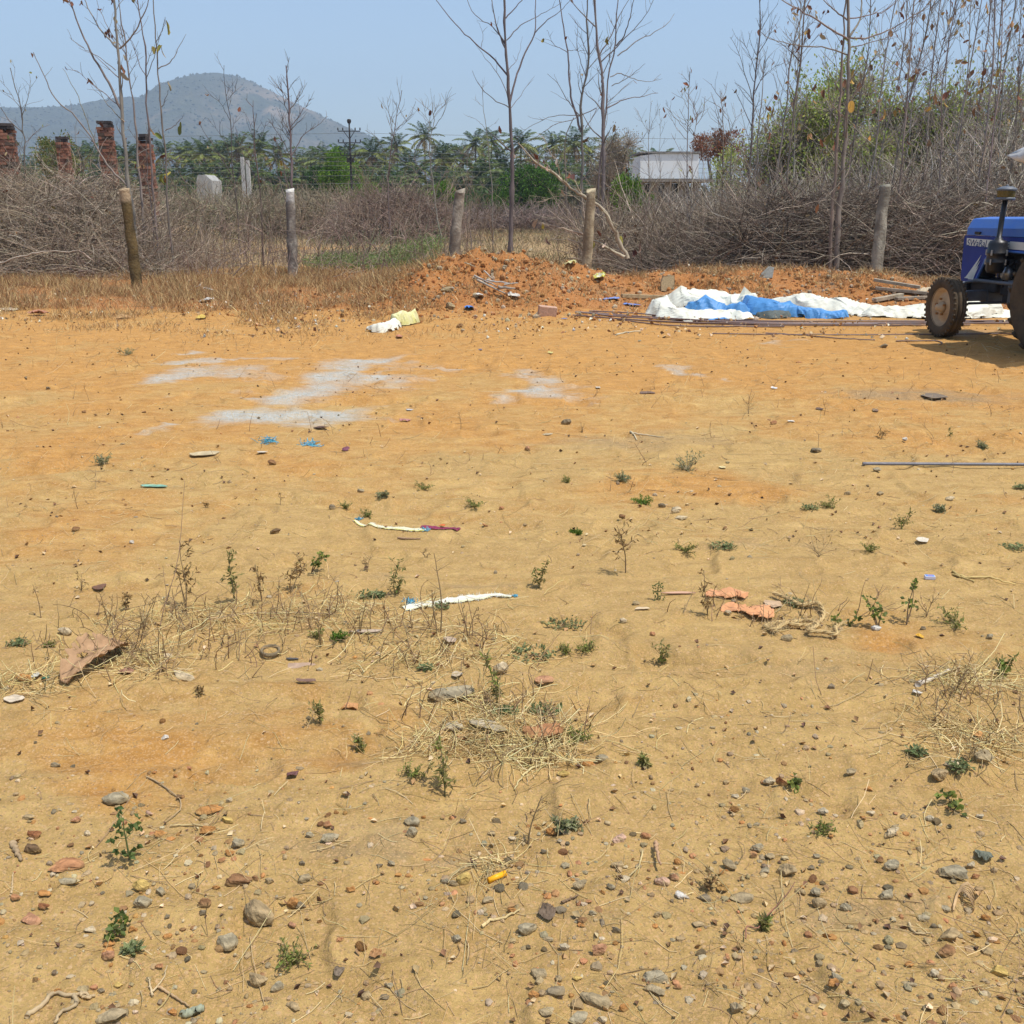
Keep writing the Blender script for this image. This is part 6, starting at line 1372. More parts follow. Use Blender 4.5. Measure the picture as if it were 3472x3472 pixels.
# ------------------------------------------------------------ tarpaulins, poles, rods
M_tarpw = mat('white_tarpaulin', (.68, .68, .57), var=.28, scale=3.2, col2=(.46, .41, .30), thr=(.48, .78), rough=.55, bump=.25, bscale=25, bdist=.01)
M_tarpb = mat('blue_tarpaulin', (.09, .28, .58), var=.3, scale=5, rough=.5, bump=.25, bscale=25, bdist=.01)
def crumple(path, width, hgt, mat_, name, parent, seed, nu=110, nv=30, amp=1.0, edge=.05):
    """a crumpled sheet bunched along a ground path"""
    P = resample([tuple(p) for p in path], nu); T = np.gradient(P, axis=0); T[:, 2] = 0; T /= np.linalg.norm(T, axis=1, keepdims=True)
    S = np.stack([-T[:, 1], T[:, 0], np.zeros(nu)], -1)
    u = np.linspace(0, 1, nu)[:, None]; v = np.linspace(-1, 1, nv)[None]
    w_ = width * (.6 + .6 * fbm(u * 7, u * 0 + seed, seed, 3)) * np.minimum(1, .35 + np.minimum(u, 1 - u) * 9)
    wob = (fbm(u * 14 + v * 2, v * 1.5, seed + 1, 3) - .5) * .35 * width
    lat = v * w_ + wob
    L = np.linalg.norm(P[-1] - P[0]); sx = u * L
    r1 = 1 - np.abs(2 * vn(sx * 1.7 + lat * 1.6, lat * 2.2 - sx * .9, seed + 2) - 1)
    r2 = 1 - np.abs(2 * vn(sx * 3.6 - lat * 4, lat * 5 + sx * 2 + seed, seed + 3) - 1)
    r3 = 1 - np.abs(2 * vn(sx * 11 + lat * 8, lat * 9 - sx * 3, seed + 4) - 1)
    env = np.clip(1 - np.abs(v) ** 2.2, 0, 1) * (.35 + .9 * fbm(sx * .9, v * 0 + 3, seed + 5, 2)) * np.minimum(1, .2 + np.minimum(u, 1 - u) * 14)
    z = hgt * .72 * env * (.42 + .62 * r1 + .26 * r2) + .03 * amp * (r2 - .4) + .012 * amp * r3
    X = P[:, None, 0] + S[:, None, 0] * lat + T[:, None, 0] * .06 * (r2 - .5); Y = P[:, None, 1] + S[:, None, 1] * lat + .05 * (r1 - .5)
    Z = hfun(X, Y) + np.maximum(z, .004)
    idx = np.arange(nu * nv).reshape(nu, nv); Q = np.stack([idx[:-1, :-1], idx[1:, :-1], idx[1:, 1:], idx[:-1, 1:]], -1).reshape(-1, 4)
    # torn scalloped edges
    keep = np.ones(len(Q), bool); ij = np.arange((nu - 1) * (nv - 1)); jj = ij % (nv - 1); ii = ij // (nv - 1)
    keep &= ~((jj < (vn(ii * .25, ii * 0., seed + 8) > .65)) | (jj > nv - 3 + (vn(ii * .3, ii * 0. + 4, seed + 9) > .4)))
    o = Mesh().add(np.stack([X, Y, Z], -1), Q[keep]).build(name, mat_, parent, smooth=False)
    sd = o.modifiers.new('s', 'SOLIDIFY'); sd.thickness = .004
    return o
def W_(x, y): return (1950 + x / 1.2694, 850 + y / 1.2694)     # frame of the tarpaulin zoom
def gp(*pts): return [G(*W_(*q)) for q in pts]
t1 = empty('tarpaulin', (0, 0, 0), 0, 'bunched white tarpaulin with bright blue lining showing, left end of the heap', 'tarpaulin')
crumple(gp((358, 262), (430, 296), (560, 296), (690, 294), (740, 304)), .26, .30, M_tarpw, 'white_sheet', t1, 11, 80, 26)
crumple(gp((380, 238), (460, 252), (620, 254), (790, 262)), .30, .42, M_tarpw, 'white_fold', t1, 17, 80, 26)
crumple(gp((470, 262), (560, 268), (650, 268), (735, 282)), .22, .34, M_tarpb, 'blue_lining', t1, 23, 70, 18)
crumple(gp((565, 308), (625, 306), (690, 310)), .05, .05, M_tarpb, 'blue_edge', t1, 27, 40, 10)
pk = G(*W_(716, 262)); m = Mesh()
for a, b_, c in (((-.16, 0, 0), (.02, .02, .38), (.10, -.02, 0)), ((.02, .02, .38), (.22, .05, .22), (.10, -.02, 0)), ((-.16, 0, 0), (-.05, .2, 0), (.02, .02, .38)), ((.02, .02, .38), (-.05, .2, 0), (.22, .05, .22))):
    m.add([tuple(pk + Vector(q)) for q in (a, b_, c)], None, [(0, 1, 2)])
m.build('peaked_fold', M_tarpw, t1, smooth=False)
t2 = empty('tarpaulin', (0, 0, 0), 0, 'long crumpled white tarpaulin stretching right behind the front wheel', 'tarpaulin')
crumple(gp((745, 240), (900, 252), (1100, 262), (1300, 276), (1500, 284), (1680, 282), (1850, 276)), .34, .33, M_tarpw, 'white_sheet', t2, 31, 190, 30)
crumple(gp((1230, 282), (1380, 288), (1520, 290), (1700, 286), (1880, 278)), .24, .24, M_tarpw, 'white_fold', t2, 37, 120, 24)
crumple(gp((740, 262), (800, 276), (870, 284), (935, 276)), .24, .26, M_tarpb, 'blue_lining', t2, 41, 60, 18)
crumple(gp((945, 284), (1010, 286), (1090, 290), (1180, 290)), .16, .22, M_tarpb, 'blue_lining', t2, 43, 60, 18)
crumple(gp((780, 286), (850, 292), (920, 286)), .10, .12, mat('grey_underside', (.10, .12, .11), var=.3, rough=.6), 'grey_underside', t2, 47, 40, 12)
crumple(gp((1700, 236), (1760, 238), (1830, 240)), .10, .12, M_tarpb, 'blue_lining', t2, 49, 40, 12)
# blue shred and sack by the mound, light rubbish
def scrap(name, px, py, w_, h_, col, label, cat='rubbish', hgt=.4, rough=.7, seed=0, group=None, flat=False, elong=1.0, n=14, ragged=.25, rz=0.0, yscale=1.0):
    """crumpled scrap of film, cloth, leaf or paper"""
    global rng
    keep = rng; rng = np.random.default_rng(seed + int(px) * 3 + int(py))
    g = G(px, py); W = msize(w_, g) / 2; el = math.atan2(CAM_H, math.hypot(g.x, g.y)); Hh = msize(h_, g)
    Dp = min(W * 1.1, Hh / (2 * math.sin(el)) * .8) * yscale if not flat else Hh / (2 * math.sin(el)) * yscale
    z = min(max(0.004, (Hh * hgt * .8) / math.cos(el)), W * (.9 if hgt > .65 else .3))
    nr, na = 9, 36; a = np.arange(na) * 2 * np.pi / na
    nc = int(rng.integers(4, 8)); ca = np.arange(nc) * 2 * np.pi / nc + rng.uniform(-.9, .9, nc) * np.pi / nc * .8 + rng.uniform(0, 6); cr = rng.uniform(.62, 1.0, nc)
    if ragged < .15: nc = 8; ca = np.arange(8) * np.pi / 4; cr = np.ones(8)
    pc = np.stack([np.cos(ca), np.sin(ca)], -1) * cr[:, None]; rad = np.full(na, .5)
    for i_, t_ in enumerate(a):
        dd_ = np.array([math.cos(t_), math.sin(t_)])
        for j_ in range(nc):
            p0_ = pc[j_]; e_ = pc[(j_ + 1) % nc] - p0_; det = dd_[1] * e_[0] - dd_[0] * e_[1]
            if abs(det) < 1e-6: continue
            r_ = (p0_[1] * e_[0] - p0_[0] * e_[1]) / det; s_q = (dd_[0] * p0_[1] - dd_[1] * p0_[0]) / det
            if r_ > 0 and -.001 <= s_q <= 1.001: rad[i_] = r_; break
    rad = rad * (1 - ragged * .5 * (fbm(np.cos(a) * 4 + 9, np.sin(a) * 4 + seed, int(px) & 127, 3) - .3))
    r = np.linspace(.0, 1, nr)[:, None] * rad[None]
    X = r * np.cos(a) * W; Y = r * np.sin(a) * Dp
    q = 1.9 / max(W, .01)
    rd = 1 - np.abs(2 * vn(X * q + seed, Y * q * 1.4, seed + 5) - 1); rd2 = 1 - np.abs(2 * vn(X * q * 2.3, Y * q * 2.5 + 3, seed + 6) - 1)
    tl_ = rng.uniform(0, 6.28); slope = (X * math.cos(tl_) + Y * math.sin(tl_)) / max(W, .001)
    Z = z * np.maximum(.05, (.55 * rd + .3 * rd2) * (1.05 - .35 * np.linspace(0, 1, nr)[:, None] ** 2) * (.65 + .6 * slope)) + .003
    idx = np.arange(nr * na).reshape(nr, na); nx = np.roll(idx, -1, 1)
    Q = np.stack([idx[:-1], nx[:-1], nx[1:], idx[1:]], -1).reshape(-1, 4)
    c = np.array(col); cc = c[None] * (1 + .25 * (rd.reshape(-1, 1) - .5)) if c.ndim == 1 else None
    if cc is None:
        k = (vn(X * q * 1.3 + 4, Y * q * 1.3, seed + 7) > .55).reshape(-1, 1); cc = np.where(k, c[0], c[1])
    m = Mesh().add(np.stack([X, Y, Z], -1), Q, None, cc)
    o = m.build(name, M_scrap, smooth=False); o.location = g + Vector((0, 0, .002)); o.rotation_euler = (0, 0, rz)
    sd = o.modifiers.new('s', 'SOLIDIFY'); sd.thickness = min(.004, W * .04)
    rng = keep; return tag(o, label, cat, group)
M_scrap = mat('scrap', attr=True, var=.2, scale=18, rough=.6, bump=.25, bscale=60, bdist=.004, trans=.12)
WH = (.66, .65, .58); BL = (.10, .26, .62); LB = (.20, .42, .60); YW = (.68, .62, .20)
SC = [
 ('plastic_bag', *W_(1492, 66), 66, 66, (.55, .57, .55), 'clear crumpled plastic bag caught on the cut branches', 'plastic bag', .9),
 ('plastic_bag', *C(640, 1440), 56, 42, [(.66, .64, .5), (.62, .58, .12)], 'white and yellow packet at the foot of the yellowish post', 'packet', .7),
 ('plastic_sack', *C(450, 1375), 52, 66, [(.62, .58, .36), (.66, .60, .22)], 'yellowish sack scrap leaning on the back of the mound', 'sack', .9),
 ('plastic_scrap', *C(500, 1440), 18, 30, (.62, .62, .4), 'pale yellow scrap below the yellowish sack', 'scrap', .8),
 ('plastic_scrap', *C(845, 1345), 34, 26, WH, 'white film at the foot of the fallen limb', 'scrap', .8), ('plastic_scrap', *C(885, 1385), 22, 20, (.6, .56, .32), 'cream scrap right of the yellow packet', 'scrap', .8),
 ('plastic_scrap', *C(1070, 1225), 56, 34, (.62, .6, .52), 'white crumpled paper below the cut branches', 'scrap', .8), ('brick_bat', *C(960, 1300), 44, 22, (.50, .22, .12), 'broken brick on the bank behind the burrow', 'brick', .8),
 ('paper_scrap', *C(1415, 1370), 30, 22, (.66, .58, .36), 'cream paper scrap on the rubble bank', 'scrap', .8), ('paper_scrap', *C(1435, 1310), 40, 22, (.58, .54, .46), 'pale paper scrap above the cream one', 'scrap', .8), ('plastic_scrap', *C(1520, 1375), 20, 18, WH, 'round white scrap right of the paper scraps', 'scrap', .8),
 ('cloth_scrap', *N4(0, 0), 1, 1, WH, None, '', 0),
 ('cloth_scrap', *(1592, 1050), 46, 24, BL, 'bright blue plastic scrap at the front of the mound', 'scrap', .7),
 ('blue_shred', *C(715, 1580), 80, 30, (.22, .30, .58), 'lavender blue shredded plastic left of the long pole', 'scrap', .5), ('blue_shred', *C(850, 1615), 60, 22, (.18, .28, .60), 'second blue shred nearer the white tarpaulin', 'scrap', .5),
 ('blue_shred', *C(415, 1705), 22, 12, (.2, .28, .55), 'small blue scrap beside the pale pink block', 'scrap', .5),
 ('dry_leaf', *(1355, 1147), 36, 22, (.50, .22, .14), 'reddish curled leaf with a pale rim in front of the sack', 'leaf', .8),
 ('dry_leaf', *A(232, 1880), 66, 34, (.42, .20, .12), 'curled red brown leaf at the left of the weedy edge', 'leaf', .8), ('dry_leaf', *A(740, 1900), 56, 20, (.46, .28, .12), 'curled tan leaf right of the red brown one', 'leaf', .8),
 ('white_film', *A(1250, 1735), 42, 20, (.66, .66, .62), 'white film scrap in the weeds right of the leaning brown post', 'scrap', .8), ('white_film', *A(1225, 1800), 54, 26, (.56, .55, .5), 'greyish white film under the white one', 'scrap', .8), ('white_film', *A(1180, 1715), 34, 20, (.58, .56, .52), 'pale film left of the white one', 'scrap', .8),
 ('yellow_leaf', *A(1200, 1900), 38, 20, (.60, .44, .10), 'yellow crumpled leaf in the weeds at the left', 'leaf', .8), ('white_film', *A(270, 1655), 34, 20, (.60, .48, .32), 'pale curled bark scrap behind the weeds', 'scrap', .8),
 ('dark_log', *A(140, 1700), 62, 14, (.20, .11, .08), 'short dark log at the far left of the weeds', 'log', .8), ('white_film', *A(680, 1640), 36, 20, (.62, .6, .55), 'white scrap under the leaning brown post', 'scrap', .8), ('white_film', *A(50, 1850), 60, 14, (.52, .42, .28), 'pale flat scrap by the left edge', 'scrap', .6),
 ('white_rag', *B(1660, 1740), 44, 38, (.66, .64, .56), 'white rag hanging on the sticks on the mound', 'rag', .9), ('white_rag', *C(75, 1560), 46, 34, (.60, .56, .48), 'pale rag at the right end of the sticks on the mound', 'rag', .9),
 ('dry_leaf', *(1262, 1540), 1, 1, WH, None, '', 0),
 ('bark_slab', *Z1(1120, 712), 128, 26, (.56, .45, .26), 'fan shaped beige leaf sheath on the orange ground', 'leaf sheath', .35), ('plastic_strip', *Z1(805, 800), 88, 14, (.62, .58, .45), 'narrow white strip of plastic at the left', 'strip', .5),
 ('green_strip', *Z1(845, 876), 108, 12, (.24, .46, .34), 'thin pale green strip of plastic under the white one', 'strip', .5), ('paper_scrap', *Z1(1430, 705), 44, 20, (.60, .52, .40), 'cream paper scrap with a blue corner', 'scrap', .7),
 ('purple_leaf', *Z2(35, 690), 34, 26, (.20, .07, .10), 'purple withered leaf upright on a stalk', 'leaf', 1.0), ('pink_scrap', *Z2(360, 530), 52, 20, (.46, .22, .18), 'pinkish brown crumpled scrap beyond the middle', 'scrap', .8),
 ('white_scrap', *Z2(1415, 348), 36, 9, (.64, .58, .46), 'flat pale scrap right of the small grey spill', 'scrap', .4), ('white_scrap', *Z2(380, 470), 44, 9, (.56, .52, .48), 'flat whitish scrap beyond the pinkish one', 'scrap', .4), ('blue_scrap', *Z2(770, 142), 20, 8, BL, 'tiny blue scrap on the far orange soil', 'scrap', .5),
 ('yellow_scrap', *Z2(1155, 158), 26, 12, (.62, .55, .20), 'tiny yellow crumpled scrap on the far orange soil', 'scrap', .7), ('white_scrap', *Z3(568, 362), 26, 12, (.74, .72, .68), 'small bright white scrap on the right orange soil', 'scrap', .7),
 ('white_scrap', *Z3(660, 532), 34, 10, (.70, .66, .56), 'white sliver on the right side beyond the dark slate', 'scrap', .5), ('paper_scrap', *Z3(1378, 1190), 52, 26, (.68, .60, .46), 'folded cream paper near the right edge', 'scrap', .6), ('yellow_leaf', *Z3(285, 785), 36, 16, (.62, .52, .26), 'pale yellow leaf beside the grey green weed', 'leaf', .5),
 ('fray', *Z3(560, 1535), 110, 40, (.58, .40, .24), 'frayed pinkish sacking threads beside the orange cloth', 'cloth', .3),
 ('orange_strip', *Z3(60, 1474), 150, 10, (.56, .34, .22), 'thin pale orange strip trailing left from the cloth', 'strip', .4), ('paper_scrap', *Z2(1660, 1560), 74, 24, (.60, .46, .28), 'flat beige leaf scrap beneath the dark leafed sprig', 'scrap', .3),
 ('brown_leaf', *Z5(70, 155), 92, 44, (.52, .27, .11), 'crumpled tan brown leaf in the left centre', 'leaf', .75), ('dead_leaf', *Z4(690, 20), 60, 50, (.34, .18, .11), 'darker rolled leaf right of the large crumpled one', 'leaf', .8),
 ('green_scrap', *Z4(255, 75), 38, 20, (.05, .16, .10), 'dark green rag scrap beside the rounded orange stone', 'scrap', .7), ('pale_scrap', *Z4(200, 82), 46, 38, (.58, .56, .46), 'pale crumpled scrap between the orange stone and the green rag', 'scrap', .7), ('pale_scrap', *Z4(90, 165), 90, 36, (.62, .52, .38), 'pale dusty rag at the left edge', 'scrap', .4),
 ('brown_sheet', *N4(855, 664), 140, 38, (.46, .32, .22), 'flat brownish sheet scrap behind the rubber ring', 'scrap', .25), ('rag', *N4(885, 782), 92, 22, (.22, .13, .09), 'dark brown twisted rag in the left centre', 'rag', .8), ('leaf_scrap', *N4(228, 660), 56, 26, (.60, .47, .28), 'cream leaf scrap above the yellow slab', 'leaf', .5),
 ('leaf_scrap', *N4(1585, 745), 50, 40, (.52, .42, .28), 'thin translucent beige leaf standing in the weeds', 'leaf', .6), ('leaf_scrap', *N4(1555, 590), 60, 60, (.52, .40, .28), 'curled pale leaf strip below the white woven band', 'leaf', .4), ('grey_strip', *N4(810, 672), 66, 9, (.09, .085, .08), 'black rubber scrap on the brownish sheet', 'scrap', .8),
 ('cardboard', *N4(1165, 545), 130, 14, (.54, .42, .30), 'pale torn cardboard strip among the weeds', 'cardboard', .4), ('leaf_scrap', *Z4(1900, 130), 60, 40, (.5, .3, .14), None, '', 0),
 ('brown_flake', *Z4(1600, 580), 62, 44, (.17, .08, .07), 'dark curled leaf on the sandy slope', 'leaf', .9), ('dry_clump', *Z5(1140, 1340), 88, 80, (.16, .11, .07), 'dark brown fan shaped dry flower head by the centre bottom', 'dry flower', 1.0), ('rust_clump', *Z5(200, 1560), 56, 48, (.38, .20, .08), 'rust coloured crumbly clump in the bottom centre left', 'clump', .9),
 ('orange_leaf', *Z6(1672, 355), 56, 48, (.62, .33, .12), 'bright orange dry leaf in the straw at the right', 'leaf', .5), ('white_tube', *Z6(1350, 118), 40, 32, (.66, .60, .50), 'white curled strip piece at the left of the straw heap', 'strip', .6),
 ('grey_flake', *Z6(1720, 1030), 82, 60, (.17, .18, .13), 'clump of withered grey green leaves by the right', 'plant', 1.0), ('dry_clump', *Z6(290, 1205), 60, 40, (.42, .25, .08), 'orange brown tuft of dry leaves right of centre', 'plant', .9), ('dry_clump', *Z4(1850, 1630), 52, 40, (.20, .15, .10), 'small dark crumbly dung like clump at the left bottom', 'clump', .9),
 ('ash_clump', *Z3(1445, 395), 110, 22, (.22, .17, .12), 'flattened dark cloth rag on the grey dust at the right', 'rag', .5), ('ash_clump', *Z3(1120, 475), 36, 16, (.22, .14, .09), 'brown dung lump on the grey dust', 'clump', .8), ('ash_clump', *Z3(815, 465), 36, 8, (.14, .09, .06), 'thin dark bark chip left of the grey dust', 'bark', .8),
 ('bark', *Z2(1685, 378), 76, 12, (.20, .13, .09), 'dark piece of bark beyond the middle right', 'bark', .7), ('bark', *Z1(1755, 566), 64, 9, (.12, .07, .05), 'dark thin bark piece below the grey spills', 'bark', .7), ('bark', *Z1(545, 1440), 62, 26, (.19, .10, .06), 'dark curled bark strip in the left middle', 'bark', .6),
 ('debris', *Z2(1220, 50), 22, 26, (.30, .12, .06), 'rust brown curled leaf standing right of the mound', 'leaf', 1.0), ('green_flake', *Z2(1640, 92), 22, 9, (.30, .34, .26), 'small grey green flake by the rods', 'scrap', .6),
 ('yellow_peel', *Z3(1365, 1712), 36, 22, (.72, .42, .05), 'bright yellow curled peel near the right middle', 'peel', .7)]
for s_ in SC:
    if not s_[6]: continue
    nm, px, py, w_, h_, col, lb, cat, hg = s_
    if 850 < py < 1130: w_ *= 1.25; h_ *= 1.5
    scrap(nm, px, py, w_, h_, col, lb, cat, hg, seed=len(lb))
def sheet(pts, w_, h_, m_, nm, lb, cat, seed):
    o = crumple([G(*q) for q in pts], w_, h_, m_, nm, None, seed, 60, 18); return tag(o, lb, cat)
sheet([(1248, 1122), (1300, 1122), (1345, 1114)], .10, .15, M_tarpw, 'white_sack', 'white woven sack scrap lying left of the mound', 'sack', 61)
sheet([(1325, 1110), (1370, 1104), (1402, 1098)], .10, .26, mat('yellow_film', (.68, .66, .42), var=.4, scale=9, col2=(.60, .58, .20), rough=.5), 'yellow_sack', 'pale yellow crumpled sack joined to the white one', 'sack', 67)
M_orc = mat('orange_cloth', (.66, .32, .15), var=.25, scale=12, rough=.9)
sheet([Z3(215, 1462), Z3(300, 1455), Z3(385, 1478), Z3(420, 1490)], .055, .055, M_orc, 'orange_cloth', 'upper crumpled piece of faded orange cloth', 'cloth', 71)
sheet([Z3(300, 1530), Z3(400, 1565), Z3(470, 1580), Z3(545, 1590)], .05, .04, M_orc, 'orange_cloth', 'lower flat piece of faded orange cloth', 'cloth', 73)
def big_leaf():
    a = G(*Z4(352, 90)); b_ = G(*Z1(690, 1770)); d = b_ - a; L = d.length; d.normalize(); s = Vector((d.y, -d.x, 0)).normalized()
    nu, nv = 40, 22; u = np.linspace(0, 1, nu)[:, None]; v = np.linspace(-1, 1, nv)[None]
    w_ = L * .24 * np.sin(np.pi * (.06 + .88 * u)) ** .7 * (1 + .25 * (fbm(u * 9, v * 2 + 3, 5, 3) - .5))
    lat = v * w_; cup = .55 * w_ * v ** 2 * (v > 0) + .9 * w_ * v ** 2 * (v <= 0)
    vein = .010 * (1 - np.abs(((np.abs(v) * 3.0 - u * 9) % 1) * 2 - 1)) * np.abs(v) + .014 * (fbm(u * 7, v * 3, 8, 3) - .5)
    z = .012 + .042 * np.sin(np.pi * u) ** .8 * (1 - .35 * v) + cup * .55 + vein
    X = a.x + d.x * u * L + s.x * lat * .8; Y = a.y + d.y * u * L + s.y * lat * .8; Z = hfun(X, Y) + z
    idx = np.arange(nu * nv).reshape(nu, nv); Q = np.stack([idx[:-1, :-1], idx[1:, :-1], idx[1:, 1:], idx[:-1, 1:]], -1).reshape(-1, 4)
    uu, vv = np.broadcast_to(u, (nu, nv)), np.broadcast_to(v, (nu, nv)); hole = ((uu - .35) / .07) ** 2 + ((vv + .3) / .22) ** 2 < 1
    hole |= (np.abs(vv) > .93 - .25 * (vn(uu * 22, vv * 3, 6) > .6))
    Q = Q[~hole[:-1, :-1].ravel()]
    c = np.array([.52, .32, .17]) * (1 - .35 * (np.abs(vv) < .07))[..., None] * (.85 + .3 * fbm(uu * 5, vv * 3, 7, 3))[..., None]
    o = Mesh().add(np.stack([X, Y, Z], -1), Q, None, c.reshape(-1, 3)).build('dead_leaf', M_dryleaf); sd = o.modifiers.new('s', 'SOLIDIFY'); sd.thickness = .0012
    tag(o, 'large crumpled brown leaf among weeds at the left', 'leaf')
big_leaf()
# teal fibre tufts
for px, py, w_, lb in ((*Z1(1470, 640), 70, 'left tuft of unravelled pale blue fibres'), (*Z1(1690, 652), 66, 'right tuft of unravelled blue fibres with a bark chip'), (*N4(1128, 18), 18, 'frayed blue thread end at the left tip of the yellow woven strip'), (*N4(1440, 68), 26, 'frayed blue threads at the right end of the yellow woven strip'), (*N4(1365, 406), 40, 'frayed blue threads at the left end of the white woven band'), (*N4(1858, 378), 16, 'blue thread tip at the right end of the white woven band')):
    g = G(px, py); W = msize(w_, g) / 2; n = 46; a = rng.uniform(0, 6.28, n); P0 = np.stack([g.x + rng.normal(size=n) * W * .5, g.y + rng.normal(size=n) * W * .4, np.full(n, g.z + .006)], -1)
    P = curves(P0, np.stack([np.cos(a), np.sin(a), rng.uniform(-.1, .35, n)], -1), W * .9, 6, 1.4, -.2, .3); P[:, :, 2] = np.maximum(P[:, :, 2], hfun(P[:, :, 0], P[:, :, 1]) + .003)
    tag(tubes(P, .0022 if w_ > 50 else .0014, 3, tint([(.08, .36, .50), (.16, .46, .60)], n)).build('fibre_tuft', M_straw), lb, 'fibres', 'blue fibre tufts')
# woven sack strips
def strip(name, pts, wpx, cols, label, fringe=0, fold=.3, seed=1):
    P = resample([tuple(G(*q)) for q in pts], 70); T = np.gradient(P, axis=0); T[:, 2] = 0; T /= np.linalg.norm(T, axis=1, keepdims=True); S = np.stack([-T[:, 1], T[:, 0], 0 * T[:, 0]], -1)
    w_ = np.array([msize(wpx, Vector(p)) for p in P]) / 2; nv = 9; v = np.linspace(-1, 1, nv)
    u = np.linspace(0, 1, 70)
    wid = w_ * (.8 + .4 * vn(u * 9, u * 0, seed)); lat = v[None] * wid[:, None] * 1.7
    V = P[:, None] + S[:, None] * lat[..., None]; V[..., 2] = hfun(V[..., 0], V[..., 1]) + .004 + wid[:, None] * .35 * (1 - np.abs(2 * vn(u[:, None] * 16, v[None] * 2 + 3, seed + 1) - 1))
    c = np.array(cols[0])[None, None] * np.ones((70, nv, 1)); c[:, :2] = cols[1]; c[:, 4:5] = np.array(cols[0]) * .85
    idx = np.arange(70 * nv).reshape(70, nv); Q = np.stack([idx[:-1, :-1], idx[1:, :-1], idx[1:, 1:], idx[:-1, 1:]], -1).reshape(-1, 4)
    m = Mesh().add(V, Q, None, c.reshape(-1, 3))
    n = fringe; k = rng.integers(0, 70, n); sd_ = rng.choice([0, nv - 1], n); P0 = V[k, sd_]
    if n: tubes(curves(P0, S[k] * np.where(sd_ == 0, -1, 1)[:, None] + rng.normal(size=(n, 3)) * .4, w_[k] * rng.uniform(.3, 1.1, n), 4, .6, -.3), .0009, 3, tint([(.75, .72, .5), (.72, .70, .62)], n), m)
    o = m.build(name, M_scrap, smooth=False); tag(o, label, 'sack strip')
strip('woven_strip', [N4(1112, 32), N4(1200, 46), N4(1300, 60), N4(1400, 68), N4(1450, 68)], 12, [(.74, .72, .50), (.66, .60, .12)], 'yellow edged woven sack strip lying in the middle', 160)
strip('cloth_strip', [N4(1418, 52), N4(1480, 58), N4(1540, 62), N4(1598, 66)], 13, [(.26, .04, .09), (.34, .07, .10)], 'magenta cloth strip beside the yellow woven one', 0, seed=5)
scrap('cloth_knot', *N4(1515, 50), 34, 18, (.66, .17, .05), 'orange knot of cloth on the magenta strip', 'cloth', .7)
strip('woven_strip', [N4(1335, 432), N4(1420, 420), N4(1540, 404), N4(1680, 386), N4(1780, 376), N4(1845, 380)], 20, [(.78, .76, .62), (.70, .68, .42)], 'white woven sack band lying among the centre weeds', 320, seed=9)
# rope
def rope():
    n = 520; t = np.linspace(0, 1, n)
    ctr = [Z3(*q) for q in ((560, 1490), (640, 1520), (720, 1555), (800, 1545), (835, 1600), (800, 1655), (700, 1668), (600, 1650), (520, 1668), (560, 1690), (650, 1650), (740, 1640), (800, 1665), (760, 1700), (840, 1705), (890, 1715), (900, 1680), (940, 1650))]
    P = resample([tuple(G(*c) + Vector((0, 0, .02))) for c in ctr], n)
    T = np.gradient(P, axis=0); T /= np.linalg.norm(T, axis=1, keepdims=True); S = np.cross(T, [0, 0, 1.]); S /= np.linalg.norm(S, axis=1, keepdims=True); Wv = np.cross(S, T)
    m = Mesh(); d = np.r_[0, np.cumsum(np.linalg.norm(np.diff(P, axis=0), axis=1))]
    for k in range(3):
        a = d / .013 + k * 2.094; q = P + (np.cos(a)[:, None] * S + np.sin(a)[:, None] * Wv) * .0042
        tubes(q[None], .0046, 5, (.56, .40, .18), m)
    k = rng.integers(0, n, 700); tubes(curves(P[k], rng.normal(size=(700, 3)), .03, 4, .8), .0007, 3, tint((.66, .5, .26), 700), m)
    tag(m.build('rope', M_straw), 'coil of frayed coir rope by the grey brown rock', 'rope')
rope()
# small finds
g = G(*Z5(862, 1145)); L = msize(68, g); m = lathe([(0, -L / 2), (.0072, -L / 2), (.0072, L / 2), (.0055, L / 2), (.0055, -L / 2 + .01)], 20, 'X', col=(.85, .42, .02))
o = m.build('plastic_tube', mat('orange_plastic', (.85, .40, .015), var=.08, rough=.35, bump=0)); o.location = g + Vector((0, 0, .009)); o.rotation_euler = (0, -.04, .55); tag(o, 'bright orange plastic tube in the centre foreground', 'tube')
g = G(*N4(713, 634)); m = lathe([(.030, 0), (.036, .002), (.037, .010), (.036, .017), (.030, .018), (.028, .010), (.030, 0)], 36, col=(.26, .20, .12)); o = m.build('rubber_ring', M_rock); o.location = g; o.rotation_euler = (.12, .05, 0); tag(o, 'dusty dark ring like a jar lid among the left weeds', 'ring')
g = G(*Z3(1416, 1390)); mb = empty('matchbox', tuple(g + Vector((0, 0, .009))), -.12, 'small blue and white matchbox near the right edge', 'matchbox'); w_ = msize(33, g)
boxm((0, 0, 0), (w_, w_ * .62, .014), acc=(m := Mesh())); m.build('box', mat('pale_card', (.62, .60, .66), var=.1, bump=0), mb, smooth=False, bevel=.001)
boxm((0, 0, .0078), (w_ * .84, w_ * .46, .001), acc=(m := Mesh())); m.build('blue_panel', mat('blue_print', (.08, .26, .62), var=.1, bump=0), mb, smooth=False)
boxm((0, -w_ * .08, .0088), (w_ * .5, w_ * .09, .001), acc=(m := Mesh())); m.build('pink_bar', mat('pink_print', (.60, .22, .30), var=.1, bump=0), mb, smooth=False)
